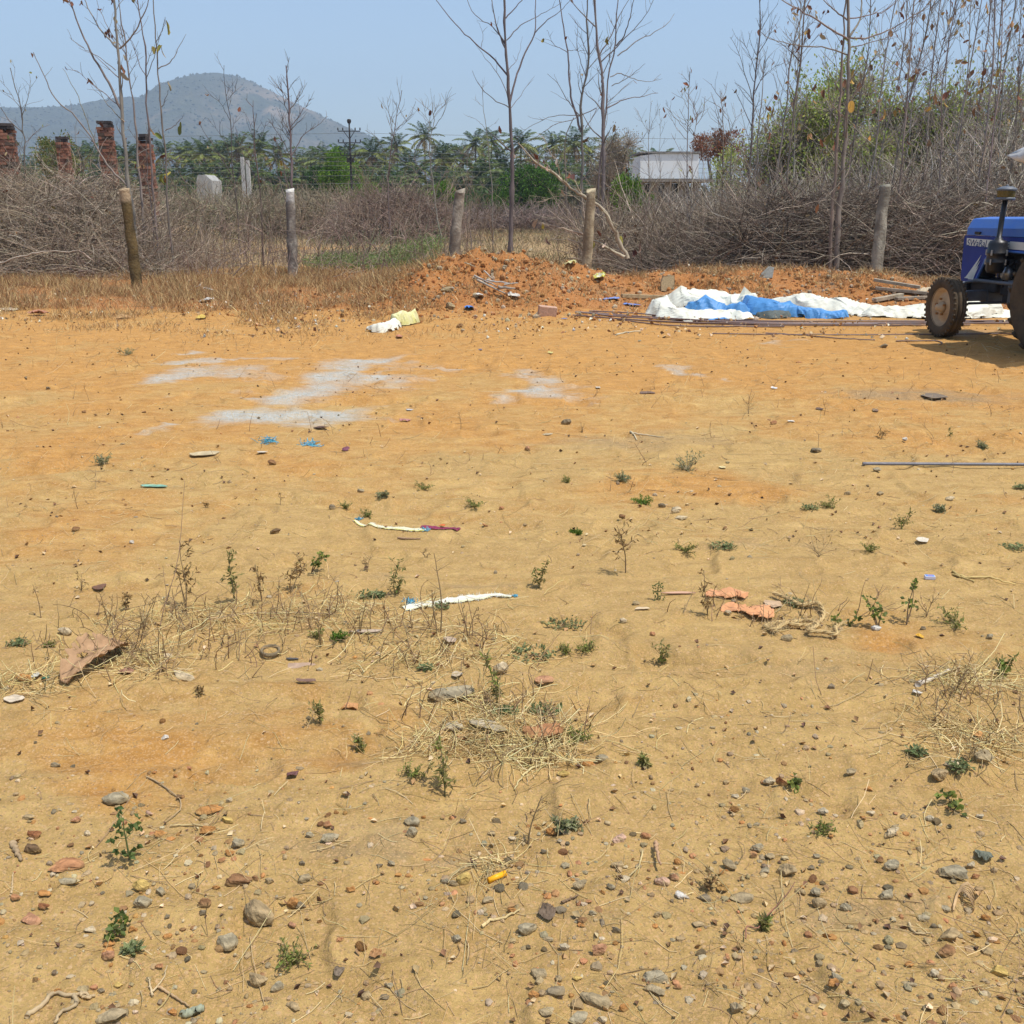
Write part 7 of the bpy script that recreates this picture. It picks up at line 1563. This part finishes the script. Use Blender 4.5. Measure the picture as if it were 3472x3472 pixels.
# rolled leaf, sticks
def stick(name, pts, r, col, label, cat='stick', lift=.006, K=20, extra=(), group=None, taper_=.5, mt=None, straight=False):
    m = Mesh()
    for k, q in enumerate([pts] + list(extra)):
        P = resample([tuple(G(*c) + Vector((0, 0, lift))) if len(c) == 2 else tuple(G(*c[:2]) + Vector((0, 0, c[2]))) for c in q], K, 0 if mt else r * .25)
        hg = hfun(P[:, 0], P[:, 1]) + r * .7
        if straight: P = P[0] + (P[-1] - P[0]) * np.linspace(0, 1, K)[:, None]; P[:, 2] += max(0, np.percentile(hg - P[:, 2], 70))
        else: P[:, 2] = np.maximum(P[:, 2], hg)
        tubes(P[None], taper(1, K, r * (1 if k == 0 else .8), r * taper_), 7, col, m, cap=True)
    o = m.build(name, mt or M_bark); tag(o, label, cat, group); return o
stick('forked_stick', [Z4(150, 1905), Z4(230, 1840), Z4(300, 1775), Z4(380, 1790), Z4(440, 1780), Z4(515, 1785)], .0058, (.55, .41, .23), 'pale forked stick at the bottom left corner', extra=[[Z4(405, 1785), Z4(400, 1850), Z4(345, 1870), Z4(305, 1940)], [Z4(440, 1780), Z4(480, 1800), Z4(500, 1790)]])
stick('thin_sticks', [Z4(835, 1790), Z4(820, 1730), Z4(812, 1685)], .0028, (.60, .46, .26), 'thin crossed straws right of the forked stick', extra=[[Z4(835, 1765), Z4(885, 1700), Z4(918, 1640)]])
stick('thin_stick', [Z4(860, 1735), Z4(930, 1780), Z4(1035, 1848)], .0034, (.56, .38, .2), 'straight brown stalk pointing to the rolled leaf')
stick('rolled_leaf', [Z4(1002, 1900), Z4(1050, 1880), Z4(1108, 1862)], .010, (.36, .38, .26), 'rolled grey green leaf at the bottom left of centre', 'leaf', taper_=.7)
stick('twig', [Z5(780, 1410), Z5(810, 1385), Z5(900, 1360), Z5(985, 1320)], .0042, (.62, .47, .22), 'curved pale twig left of the dry flower head', 'twig')
stick('twig', [Z5(1215, 1280), Z5(1260, 1260), Z5(1305, 1240)], .0034, (.26, .17, .10), 'dark stalk of the dry flower head', 'twig')
stick('twig', [Z5(1728, 975), Z5(1735, 1030), Z5(1750, 1100)], .0055, (.52, .32, .18), 'stiff brown stick above the flat pink square', 'twig', lift=.02)
stick('twig', [Z5(1655, 1000), Z5(1635, 1080), Z5(1580, 1140)], .0026, (.64, .50, .24), 'bent straw left of the stiff brown stick', 'twig')
stick('twig', [Z5(1120, 520), Z5(1030, 560), Z5(985, 610), Z5(958, 660)], .0042, (.66, .54, .26), 'forked pale stalk running down from the straw', 'twig')
stick('twig', [Z4(60, 1235), Z4(70, 1180), Z4(75, 1130)], .0032, (.6, .44, .24), 'bent straw at the far left edge', 'twig'); stick('twig', [Z4(70, 960), Z4(95, 1010), Z4(120, 1045)], .008, (.42, .30, .17), 'short stub of stick beside the dark brown clod', 'twig')
stick('twig', [Z4(800, 590), Z4(860, 620), Z4(940, 680), Z4(985, 720), Z4(985, 770), Z4(900, 840)], .0026, (.46, .33, .18), 'long bent straw over the clods', 'twig'); stick('twig', [Z4(930, 860), Z4(1060, 855), Z4(1200, 880)], .0028, (.6, .46, .22), 'straight straw lying across the orange clods', 'twig')
stick('twig', [N4(388, 492), N4(560, 468), N4(720, 458), N4(900, 460), N4(1050, 468)], .0042, (.44, .31, .17), 'long thin stalk lying behind the left weeds', 'twig', K=30); stick('twig', [N4(1145, 738), N4(1200, 690), N4(1290, 630), N4(1370, 570)], .004, (.60, .46, .20), 'straight golden stalk rising to the right among the weeds', 'twig', K=16)
stick('twig', [Z3(1540, 1362), Z3(1600, 1385), Z3(1720, 1388), Z3(1890, 1392)], .006, (.62, .46, .18), 'long yellow stalk near the matchbox', 'twig', extra=[[Z3(1540, 1370), Z3(1660, 1410)]])
stick('twig', [Z2(1590, 590), Z2(1625, 635)], .008, (.66, .56, .36), 'short pale stick of a bent pair in the right distance', 'twig', K=6); stick('twig', [Z2(1600, 596), Z2(1690, 610), Z2(1775, 620)], .006, (.62, .5, .32), 'long pale stick of the bent pair in the right distance', 'twig')
stick('twig', [Z2(320, 1172), Z2(390, 1176), Z2(440, 1174)], .006, (.34, .22, .13), 'brown stick below the woven strip', 'twig'); stick('twig', [Z2(1510, 62), Z2(1580, 46), Z2(1645, 40)], .012, (.66, .60, .42), 'pale stick lying in front of the rods', 'twig', K=8)
stick('bark_strip', [Z6(1350, 90), Z6(1420, 60), Z6(1480, 35), Z6(1525, 15)], .011, (.66, .57, .45), 'pale bark strip at the top of the right straw', 'bark', K=10)
stick('twig', [Z6(410, 1490), Z6(425, 1420), Z6(470, 1430), Z6(500, 1390), Z6(560, 1330), Z6(640, 1240), Z6(680, 1180)], .0017, (.34, .16, .10), 'long reddish twig slanting up in the right foreground', 'twig', lift=.012, K=30)
stick('twig', [Z6(1300, 1390), Z6(1330, 1440), Z6(1430, 1452)], .0036, (.56, .42, .22), 'bent straw below the sunken grey stone', 'twig')
for k in range(9):
    stick('grass_loop', [Z6(1545, 1300 + k * 3), Z6(1560 + k * 3, 1240 - k * 3), (*Z6(1610, 1215 + k * 5), .03), Z6(1665, 1215 + k * 6)], .0024, (.52, .35, .18), 'looped dry grass blades bound together at the right', 'grass', group='blades of the looped dry grass', K=12)
# sticks on the mound
for k, (a, b_, r, c) in enumerate(((B(1630, 1620), B(1790, 1700), .018, (.50, .45, .38)), (B(1650, 1660), B(1850, 1760), .020, (.44, .38, .30)), (B(1700, 1610), B(1760, 1660), .014, (.56, .5, .42)), (B(1800, 1730), B(1925, 1745), .026, (.40, .34, .27)), (B(1560, 1560), B(1640, 1600), .012, (.5, .44, .3)), (B(1720, 1700), B(1900, 1730), .016, (.56, .52, .46)), (C(20, 1570), C(110, 1560), .014, (.55, .5, .42)))):
    stick('bleached_stick', [a, b_], r, c, '%s bleached stick, counted from the left, on the dirt mound' % ORD[k], lift=.09 + .02 * k, K=6, group='bleached sticks on the mound')
for k in range(11):
    p = B(700 + rng.uniform(-20, 120), 1600 + rng.uniform(-20, 60)); q = (p[0] + rng.uniform(-40, 60), p[1] - rng.uniform(10, 60))
    stick('dry_stalk', [(*p, .02), ((p[0] + q[0]) / 2, (p[1] + q[1]) / 2 + 10, .14), (*p, .38)] if False else [(*p, .02), (p[0] + rng.uniform(-30, 30), p[1], .16), (p[0] + rng.uniform(-60, 60), p[1], rng.uniform(.2, .42))], .010, [(.58, .44, .26), (.36, .24, .13)][k % 2], '%s broken dry cane in the clump left of the mound' % ORD[k], 'dry cane', K=8, group='broken dry canes left of the mound')
# poles, planks and steel rods
def plank(a, b_, w_, h_, col, label, lift=.03, name='plank'):
    p = G(*a) + Vector((0, 0, lift)); q = G(*b_) + Vector((0, 0, lift)); d = q - p
    m = boxm((0, 0, 0), (d.length, w_, h_), acc=Mesh(), col=col); o = m.build(name, M_bark, smooth=False, bevel=.006); o.location = (p + q) / 2
    o.rotation_euler = (0, -math.atan2(d.z, math.hypot(d.x, d.y)), math.atan2(d.y, d.x)); tag(o, label, 'plank' if name == 'plank' else 'pole', 'timber lying by the tarpaulins')
WD = (.40, .33, .24)
plank(W_(200, 202), W_(455, 212), .07, .06, (.48, .36, .20), 'long pale wooden pole left of the white tarpaulin', name='wooden_pole')
plank(W_(1282, 166), W_(1480, 200), .12, .05, WD, 'grey plank, topmost of the pile behind the tarpaulin', .16); plank(W_(1290, 182), W_(1515, 206), .10, .05, (.34, .28, .21), 'second grey plank under the topmost one', .08)
plank(W_(1285, 226), W_(1405, 204), .10, .06, (.44, .36, .25), 'short plank slanting up to the right', .05); plank(W_(1380, 218), W_(1520, 212), .10, .05, (.36, .30, .22), 'short level plank at the foot of the pile', .04)
M_rod = mat('steel_rod', (.13, .105, .11), var=.45, scale=20, rough=.5, spec=.5, bump=.2, bscale=120, col2=(.20, .11, .07))
rods = [[(0, 266), (150, 276), (300, 288), (520, 300), (900, 316), (1300, 318), (1900, 316)], [(20, 272), (180, 290), (420, 302), (700, 316), (1100, 322), (1900, 320)], [(60, 270), (260, 280), (420, 296), (760, 312), (1250, 314), (1900, 312)],
        [(0, 282), (200, 298), (420, 312), (700, 322), (1150, 326), (1700, 324)], [(90, 278), (300, 292), (600, 309), (1000, 319), (1500, 321)], [(-10, 288), (250, 308), (500, 320), (800, 326), (1300, 328)], [(180, 300), (420, 326), (640, 330), (900, 330)],
        [(100, 282), (350, 296), (800, 318), (1400, 316), (1900, 314)]]
for k, q in enumerate(rods):
    stick('steel_rod', [(*W_(*c), .012 + .012 * (k % 3)) for c in q], .010, (1, 1, 1), '%s steel rod from the back in the bundle before the tarpaulins' % ORD[k], 'steel rod', K=40, group='bundle of steel rods', taper_=1, mt=M_rod)
stick('steel_rod', [W_(590, 358), W_(820, 362), W_(1100, 364), W_(1500, 362), W_(1900, 360)], .008, (1, 1, 1), 'single thin rod lying in front of the bundle', 'steel rod', K=30, taper_=1, mt=M_rod)
stick('steel_rod', [W_(820, 356), W_(1000, 368), W_(1180, 382), W_(1290, 388)], .007, (1, 1, 1), 'thin rod crossing the single one at a slant', 'steel rod', K=30, taper_=1, mt=M_rod)
stick('bent_wire', [W_(1380, 392), W_(1480, 390), W_(1550, 390), W_(1578, 398), W_(1572, 408)], .008, (1, 1, 1), 'hooked end of wire in front of the tractor wheel', 'wire', K=24, taper_=1, mt=M_rod)
stick('steel_bar', [Z3(1050, 772), Z3(1400, 777), Z3(1932, 786), Z3(2300, 793)], .0105, (1, 1, 1), 'long ribbed grey steel bar entering from the right edge', 'steel bar', lift=.014, K=60, straight=True, taper_=1, mt=mat('grey_steel_bar', (.17, .165, .18), var=.3, scale=14, rough=.45, spec=.5, bump=.6, bscale=160, bdist=.004))
scrap('stuffed_sack', *W_(1490, 186), 66, 52, (.56, .46, .30), 'stuffed beige sack lying behind the front wheel', 'sack', 1.0, n=14, seed=3, ragged=.08)
# ------------------------------------------------------------ weeds and seedlings on the lot
GRN = [(.22, .28, .06), (.27, .32, .07)]; DGR = [(.14, .19, .055), (.18, .22, .07)]; OLV = [(.28, .27, .09), (.36, .31, .12)]; DRY = [(.34, .22, .09), (.24, .15, .06), (.42, .30, .13)]; GRY = [(.30, .32, .15), (.36, .35, .19)]
def weed(px, py, hpx, wpx, style, label, group='weeds and seedlings on the lot', name='weed', lean=0.0, seed=None):
    """style: stem (thin upright with leaflets), tuft (low spreading), mat (flat leafy), leafy (broad drooping leaves), twig (bare)"""
    global rng
    keep = rng; rng = np.random.default_rng(seed or (int(px) * 31 + int(py)) & 0xffff)
    g = G(px, py); H = msize(hpx, g); W = msize(wpx, g); el = math.atan2(CAM_H, math.hypot(g.x, g.y)); H = H / max(.55, math.cos(el))
    st = Mesh(); lf = Mesh(); z = np.array([0, 0, 1.])
    def stem(p0, d, L, r, K=8, curl=.2, up=.1, col=(.22, .17, .08)):
        c = curves([p0], np.array([d], float), L, K, curl, up, .06); tubes(c, taper(1, K, r, r * .4), 4, col, st); return c[0]
    def leaves(P, n, s, asp, cols, droop=-.2, f0=.25, spread=1.0):
        K = len(P); f = rng.uniform(f0, 1, n); i = np.clip((f * (K - 1)).astype(int), 0, K - 2); q = (f * (K - 1) - i)[:, None]
        b = P[i] * (1 - q) + P[i + 1] * q; d = rng.normal(size=(n, 3)) * spread + [0, 0, droop]
        leafq(b, d, s * asp, s * rng.uniform(.6, 1.2, n), lf, tint(cols, n, .25), cup=.35, nrm=rng.normal(size=(n, 3)) * .5 + [0, 0, 1.])
    if style in ('stem', 'dry', 'twig'):
        ns = 1 if wpx < 40 else 2
        for k in range(ns):
            P = stem((rng.normal() * W * .05 * k, 0, -.01), (lean + rng.normal() * .12, rng.normal() * .1, 1), H * (1 if k == 0 else rng.uniform(.5, .9)), .0013 + H * .006, 10, .25, col=(.26, .18, .09) if style != 'stem' else (.20, .18, .08))
            cols = OLV if style == 'stem' else DRY
            for j in range(int(5 + 10 * H) if style != 'twig' else 7):
                i = rng.integers(3, 9); a = rng.uniform(0, 6.28); b = stem(P[i], (math.cos(a) * .9, math.sin(a) * .9, .7), W * rng.uniform(.25, .6), .0011, 6, .4, .2, (.28, .2, .1))
                if style != 'twig': leaves(b, 5, .018 + .035 * H, .32, cols, -.35)
                elif rng.random() < .5: leaves(b, 2, .014, .4, DRY, -.3, .7)
            if style == 'stem': leaves(P, 12, .02 + .03 * H, .35, GRN + OLV, 0, .4)
    elif style == 'sprig':       # small dark round leaves bunched on ends
        for k in range(3 if wpx > 60 else 2):
            P = stem((0, 0, -.01), (lean + rng.normal() * .4, rng.normal() * .25, .9), H * rng.uniform(.75, 1.05), .003, 8, .25, .1, (.24, .17, .10))
            for i in (4, 7): 
                leafq(np.tile(P[i], (8, 1)) + rng.normal(size=(8, 3)) * .008, rng.normal(size=(8, 3)) + [0, 0, -.2], .015, .020, lf, tint(DGR + GRN, 8, .25), cup=.4, nrm=rng.normal(size=(8, 3)) * .5 + z)
    elif style == 'tuft':
        n = 16
        for k in range(n):
            a = rng.uniform(0, 6.28); P = stem((0, 0, .0), (math.cos(a), math.sin(a), rng.uniform(.25, 1.3)), rng.uniform(.5, 1.0) * max(W / 2, H * .8), .0013, 7, .35, -.05, (.24, .2, .09))
            leaves(P, 11, .010 + .05 * W * .6, .34, GRN + OLV, .1, .2)
    elif style == 'fern':
        for k in range(16):
            a = rng.uniform(0, 6.28); P = stem((0, 0, 0), (math.cos(a), math.sin(a), rng.uniform(.3, .9)), rng.uniform(.6, 1) * W / 2, .001, 7, .2, -.1, (.16, .2, .06))
            leaves(P, 22, .014, .38, [(.14, .24, .03), (.18, .28, .05)], .1, .1)
    elif style == 'mat':
        n = int(50 + 330 * W); a = rng.uniform(0, 6.28, n); r = W / 2 * np.sqrt(rng.random(n)) * (.6 + .5 * vn(np.cos(a) * 2 + 4, np.sin(a) * 2, int(px)))
        P0 = np.stack([r * np.cos(a), r * np.sin(a) * .8, rng.uniform(.002, .018, n)], -1)
        leafq(P0, rng.normal(size=(n, 3)) * [1, 1, .4] + [0, 0, .15], .009, .019, lf, tint([(.24, .28, .12), (.30, .33, .15), (.18, .22, .09)], n, .25), cup=.3, nrm=rng.normal(size=(n, 3)) * .35 + z)
        for k in range(12):
            b = rng.uniform(0, 6.28); stem((0, 0, .004), (math.cos(b), math.sin(b), .06), W * .45, .0012, 7, .5, 0, (.26, .17, .1))
    elif style == 'grey':
        for k in range(20):
            a = rng.uniform(0, 6.28); P = stem((0, 0, 0), (math.cos(a), math.sin(a), rng.uniform(.3, 1.6)), rng.uniform(.5, 1) * max(W / 2, H), .0016, 7, .5, 0, (.34, .30, .2))
            leaves(P, 12, .018, .4, GRY, .1, .3)
    elif style == 'leafy':
        P = stem((0, 0, -.01), (lean, 0, 1), H * .95, .0032, 10, .15, .05, (.16, .20, .07))
        for i, sz in ((2, 1.1), (5, 1.0), (7, .9), (9, 1.0)):
            for k in range(3):
                a = rng.uniform(0, 6.28); b = stem(P[i], (math.cos(a), math.sin(a), .55), W * rng.uniform(.18, .42), .0013, 5, .2, -.3, (.16, .2, .07))
                n = 4; leafq(np.tile(b[-1], (n, 1)) + rng.normal(size=(n, 3)) * .004, rng.normal(size=(n, 3)) * .9 + [0, 0, -.8], H * .075 * sz, H * .12 * sz, lf, tint([(.11, .17, .05), (.15, .21, .06)], n, .2), cup=.5, nrm=rng.normal(size=(n, 3)) * .6 + z)
    root = empty(name, tuple(g), 0, label, 'weed', group)
    if st.n: st.build('stem', M_twig, root)
    if lf.n: lf.build('leaves', M_leaf if style in ('leafy', 'mat', 'fern', 'sprig', 'tuft', 'grey', 'stem') else M_dryleaf, root)
    rng = keep; return root
WEEDS = [
 (*Z4(712, 1030), 170, 150, 'leafy', 'dark green seedling with drooping lobed leaves in the left foreground'), (*Z4(668, 1450), 70, 60, 'sprig', 'tiny dark weed in the left gravel'), (*Z4(722, 1545), 30, 50, 'mat', 'small grey weed below the tiny dark one'), (*Z4(1590, 1600), 110, 150, 'tuft', 'reddish green open weed casting leaf shadows at the bottom left'),
 (*Z5(575, 690), 175, 110, 'stem', 'tall yellow green weed rising through the straw'), (*Z5(400, 575), 70, 80, 'tuft', 'low yellow green weed left of the tall one'), (*Z5(110, 440), 55, 40, 'stem', 'small dry green weed left of the straw'), (*Z5(860, 180), 170, 60, 'stem', 'dark green slender weed above the whitish stones'), (*Z5(900, 240), 60, 90, 'mat', 'green mat at the root of the slender weed'),
 (*Z5(1120, 235), 60, 130, 'mat', 'green creeper behind the big orange block'), (*Z5(1300, 380), 80, 150, 'tuft', 'leafy trailing weed at the right of the big orange block'), (*Z5(1240, 870), 50, 90, 'grey', 'withered grey green weed in the centre foreground'), (*Z5(1665, 510), 36, 40, 'stem', 'tiny lone weed on bare sand right of centre'), (*Z5(1035, 960), 160, 120, 'twig', 'V shaped bare seedling in the centre foreground'),
 (*Z6(820, 880), 66, 90, 'tuft', 'low green weed with a dark shadow at the right'), (*Z6(1560, 740), 60, 60, 'sprig', 'fallen green sprig near the right edge'), (*Z6(680, 625), 30, 60, 'sprig', 'dark small weed beside the rusty clod'), (*Z6(1340, 460), 40, 80, 'mat', 'grey green weed at the left of the right straw'), (*Z6(1580, 540), 50, 90, 'mat', 'green weed in front of the dry weeds at the right'),
 (*Z6(1560, 110), 100, 90, 'twig', 'dry stalks standing in the straw at the upper right'), (*Z6(1810, 40), 60, 30, 'sprig', 'dark green sprig at the upper right edge'), (*Z6(490, 1410), 50, 60, 'stem', 'tiny green shoot at the foot of the reddish twig'), (*Z6(225, 1190), 60, 90, 'dry', 'brown withered weed left of the red twig'), (*Z6(1650, 500), 70, 120, 'twig', 'grey tangled dead weed by the grey brown stone'),
 (*N4(318, 455), 235, 130, 'dry', 'tall bushy withered weed with hanging leaves at the left'), (*N4(225, 500), 1, 1, 'skip', ''), (*N4(118, 560), 130, 50, 'twig', 'bent brown stalk above the large crumpled leaf'), (*N4(545, 400), 190, 90, 'stem', 'tall green topped weed leaning right'), (*N4(672, 396), 145, 60, 'dry', 'straight dry weed with a drooping top'), (*N4(805, 360), 120, 60, 'dry', 'dry weed with curled brown leaves'),
 (*N4(905, 260), 90, 120, 'sprig', 'leafy dark green sprigged bush in the middle left'), (*N4(860, 262), 60, 60, 'dry', 'brown withered sprigs left of the dark green bush'), (*N4(1168, 262), 70, 60, 'twig', 'little branched brown weed in the middle'), (*N4(1440, 195), 36, 40, 'twig', 'small curly twig right of the middle'), (*N4(1300, 375), 130, 80, 'stem', 'slender grey green weed behind the white woven band'), (*N4(1135, 550), 120, 60, 'twig', 'thin upright stalk left of the white woven band'),
 (*N4(1150, 360), 55, 130, 'mat', 'grey green creeper behind the weeds'), (*N4(1220, 378), 40, 60, 'mat', 'small creeper patch right of the grey green one'), (*N4(950, 610), 115, 50, 'twig', 'thin twig rising in front of the left weeds'), (*N4(1038, 575), 50, 80, 'fern', 'bright green star shaped seedling among the left weeds'), (*N4(930, 570), 50, 60, 'tuft', 'small green seedling left of the star shaped one'),
 (*N4(1510, 545), 260, 120, 'twig', 'very tall thin branching weed in front of the white woven band'), (*N4(1640, 560), 120, 60, 'twig', 'thin reddish weed right of the very tall one'), (*N4(510, 300), 1, 1, 'skip', ''), (*N4(420, 60), 1, 1, 'skip', ''), (*N4(1440, 720), 50, 50, 'mat', 'small dark green weed left of the translucent leaf'), (*N4(1515, 430), 20, 50, 'mat', 'green sprig growing through the white woven band'),
 (*Z1(95, 1720), 40, 90, 'mat', 'green low weed at the left edge'), (*Z1(270, 1760), 36, 60, 'tuft', 'small green weed above the crumpled leaf'), (*Z1(690, 1560), 70, 40, 'dry', 'dark withered weed left of the bushy one'), (*Z1(590, 1640), 130, 40, 'twig', 'pair of thin stalks left of the bushy withered weed'), (*Z1(225, 1600), 120, 30, 'twig', 'thin straight stalk at the far left'),
 (*Z1(455, 1300), 1, 1, 'skip', ''), (*Z1(440, 1440), 60, 60, 'twig', 'twiggy dead weed in the left middle'), (*Z1(1130, 1000), 30, 30, 'dry', 'small dry weed in the left middle ground'), (*Z1(1530, 985), 50, 30, 'twig', 'small leaning dry stalk above the dark brown stone'), (*Z1(690, 170), 26, 80, 'grey', 'grey green weed far on the left orange ground'), (*Z1(570, 765), 26, 110, 'grey', 'low greyish weed at the left of the beige leaf sheath'),
 (*Z2(155, 1045), 40, 70, 'tuft', 'low green weed above the yellow woven strip'), (*Z2(1555, 855), 46, 60, 'grey', 'grey green small weed right of the middle'), (*Z2(1240, 865), 34, 60, 'tuft', 'yellow green small weed in the middle'), (*Z2(1655, 978), 46, 100, 'fern', 'bright green fern like weed beside the dark egg shaped stone'), (*Z2(1295, 1130), 40, 60, 'fern', 'small bright green weed in the middle'),
 (*Z2(1565, 1355), 170, 120, 'dry', 'tall thin weed with leafy base right of the middle'), (*Z2(1090, 1440), 110, 40, 'stem', 'upright brownish weed in the centre'), (*Z2(1740, 1500), 66, 40, 'leafy', 'upright seedling with dark drooping leaves'), (*Z2(1240, 1640), 60, 170, 'mat', 'round grey green leafy mat in the centre'), (*Z2(1060, 1810), 40, 190, 'mat', 'wide green leafy mat below the round one'),
 (*Z2(1340, 1790), 60, 90, 'tuft', 'green spreading weed right of the wide mat'), (*Z2(1240, 1800), 40, 60, 'tuft', 'yellowish small weed between the wide mat and the spreading weed'), (*Z2(1748, 1850), 74, 80, 'stem', 'bright green upright weed on the open sand'), (*Z2(240, 955), 26, 60, 'grey', 'dry bushy weed behind the woven strip'), (*Z2(460, 890), 20, 90, 'tuft', 'trailing green weed left of the middle'),
 (*Z2(740, 1010), 26, 110, 'tuft', 'sprawling olive weed in the middle'), (*Z2(665, 560), 70, 30, 'twig', 'crooked dark stalk on the orange ground'), (*Z2(1325, 590), 26, 40, 'twig', 'brown weed beside the dark grey rock'), (*Z2(1900, 800), 90, 130, 'grey', 'big grey green weed in the right middle ground'), (*Z2(490, 1265), 1, 1, 'skip', ''), (*Z2(1890, 1240), 30, 120, 'tuft', 'sparse green weed in the right middle ground'),
 (*Z3(290, 1220), 30, 110, 'mat', 'dark green creeper patch in the right middle ground'), (*Z3(860, 1000), 66, 110, 'tuft', 'bright yellow green weed in the right middle ground'), (*Z3(760, 1010), 40, 70, 'mat', 'low green weed left of the bright yellow green one'), (*Z3(1260, 1120), 74, 90, 'stem', 'tall sparse olive weed at the right'), (*Z3(1090, 1240), 50, 90, 'tuft', 'green weed below the tall sparse one'),
 (*Z3(1470, 1020), 26, 40, 'grey', 'tiny grey green weed near the right edge'), (*Z3(1880, 1225), 26, 100, 'mat', 'low green weed at the right edge'), (*Z3(820, 1280), 40, 150, 'twig', 'spreading leafless weed in the right middle'), (*Z3(1700, 690), 34, 40, 'grey', 'round grey green weed at the far right'), (*Z3(1530, 620), 40, 30, 'stem', 'small upright green weed at the far right'),
 (*Z3(430, 490), 60, 70, 'twig', 'thin stalk with a twiggy base on the right orange soil'), (*Z3(1150, 620), 36, 50, 'dry', 'brown weed on the right orange soil'), (*Z3(205, 1590), 150, 60, 'dry', 'weed with dark hanging leaves in front of the orange cloth'), (*Z3(945, 1645), 66, 60, 'sprig', 'first dark leafed sprig left of the white stone'), (*Z3(1140, 1650), 110, 80, 'sprig', 'second dark leafed sprig above the white stone'),
 (*Z3(1290, 1640), 150, 60, 'sprig', 'tallest dark leafed sprig right of the white stone'), (*Z3(1400, 1600), 70, 110, 'twig', 'low leaning woody stem right of the tallest sprig'), (*Z3(1560, 1640), 30, 180, 'tuft', 'trailing pale green weed at the right'), (*Z3(700, 1530), 30, 110, 'mat', 'dark small weed patch above the rope'), (*Z3(1820, 1900), 80, 40, 'stem', 'thin green weed at the right edge'),
 (*Z3(1870, 895), 1, 1, 'skip', ''), (*Z3(1910, 895), 24, 50, 'mat', 'dark low weed touching the right edge'), (*Z1(1830, 1000), 1, 1, 'skip', ''), (*Z1(1880, 1000), 40, 40, 'tuft', 'small green weed left of the yellow woven strip'), (*Z1(1240, 1180), 1, 1, 'skip', ''), (*Z4(1090, 130), 26, 40, 'dry', 'dry weedlet above the bare sand at the left'), (*Z4(1750, 290), 66, 90, 'stem', 'sparse green stalk lying on the sand left of centre')]
# the long diagonal twig at the left and its taller neighbour
for w__ in WEEDS:
    if w__[4] != 'skip': weed(*w__)
stick('twig', [(*N4(200, 520), .01), (*N4(215, 510), .05), (*N4(300, 470), .22), (*N4(330, 450), .33), (*N4(350, 440), .44), (*N4(372, 430), .55)], .0017, (.34, .22, .14), 'long thin reddish stalk slanting up to the right over the left weeds', 'twig', K=24)
# upright thin stalks dotted on the back half of the lot
st = Mesh(); n = 420; y = rng.uniform(5, 15, n); x = rng.uniform(-.56, .56, n) * y; k = fbm(x * .6, y * .9, 601, 3) > .47; x = x[k]; y = y[k]
for u_, v_, ru, rv, nn in ((430, 1180, 330, 45, 230), (820, 1220, 200, 50, 90), (250, 1240, 160, 30, 80), (930, 1380, 180, 40, 70), (1480, 1170, 200, 30, 50), (1800, 1330, 120, 40, 60)):
    q_ = G(*U(u_, v_)); q2 = G(*U(u_, v_ - rv)); nn = int(nn * .62); x = np.r_[x, q_.x + rng.normal(size=nn) * msize(ru * 1.797, q_) * .5]; y = np.r_[y, q_.y + rng.normal(size=nn) * (q2.y - q_.y) * .6]
n = len(x)
P = curves(np.stack([x, y, hfun(x, y)], -1), rng.normal(size=(n, 3)) * .35 + [0, 0, 1.], rng.uniform(.03, .16, n), 6, .4, 0, .12); tubes(P, taper(n, 6, .0022, .001), 3, tint([(.34, .22, .12), (.46, .32, .16), (.24, .15, .08)], n), st)
for q in P[::2]:
    c2 = curves(q[rng.integers(2, 6, 3)], rng.normal(size=(3, 3)) + [0, 0, .6], .05, 4, .4); tubes(c2, .0012, 3, (.36, .24, .13), st)
tag(st.build('dry_stalks', M_twig), 'thin dry stalks sticking up over the back half of the lot', 'stalks', kind='stuff')
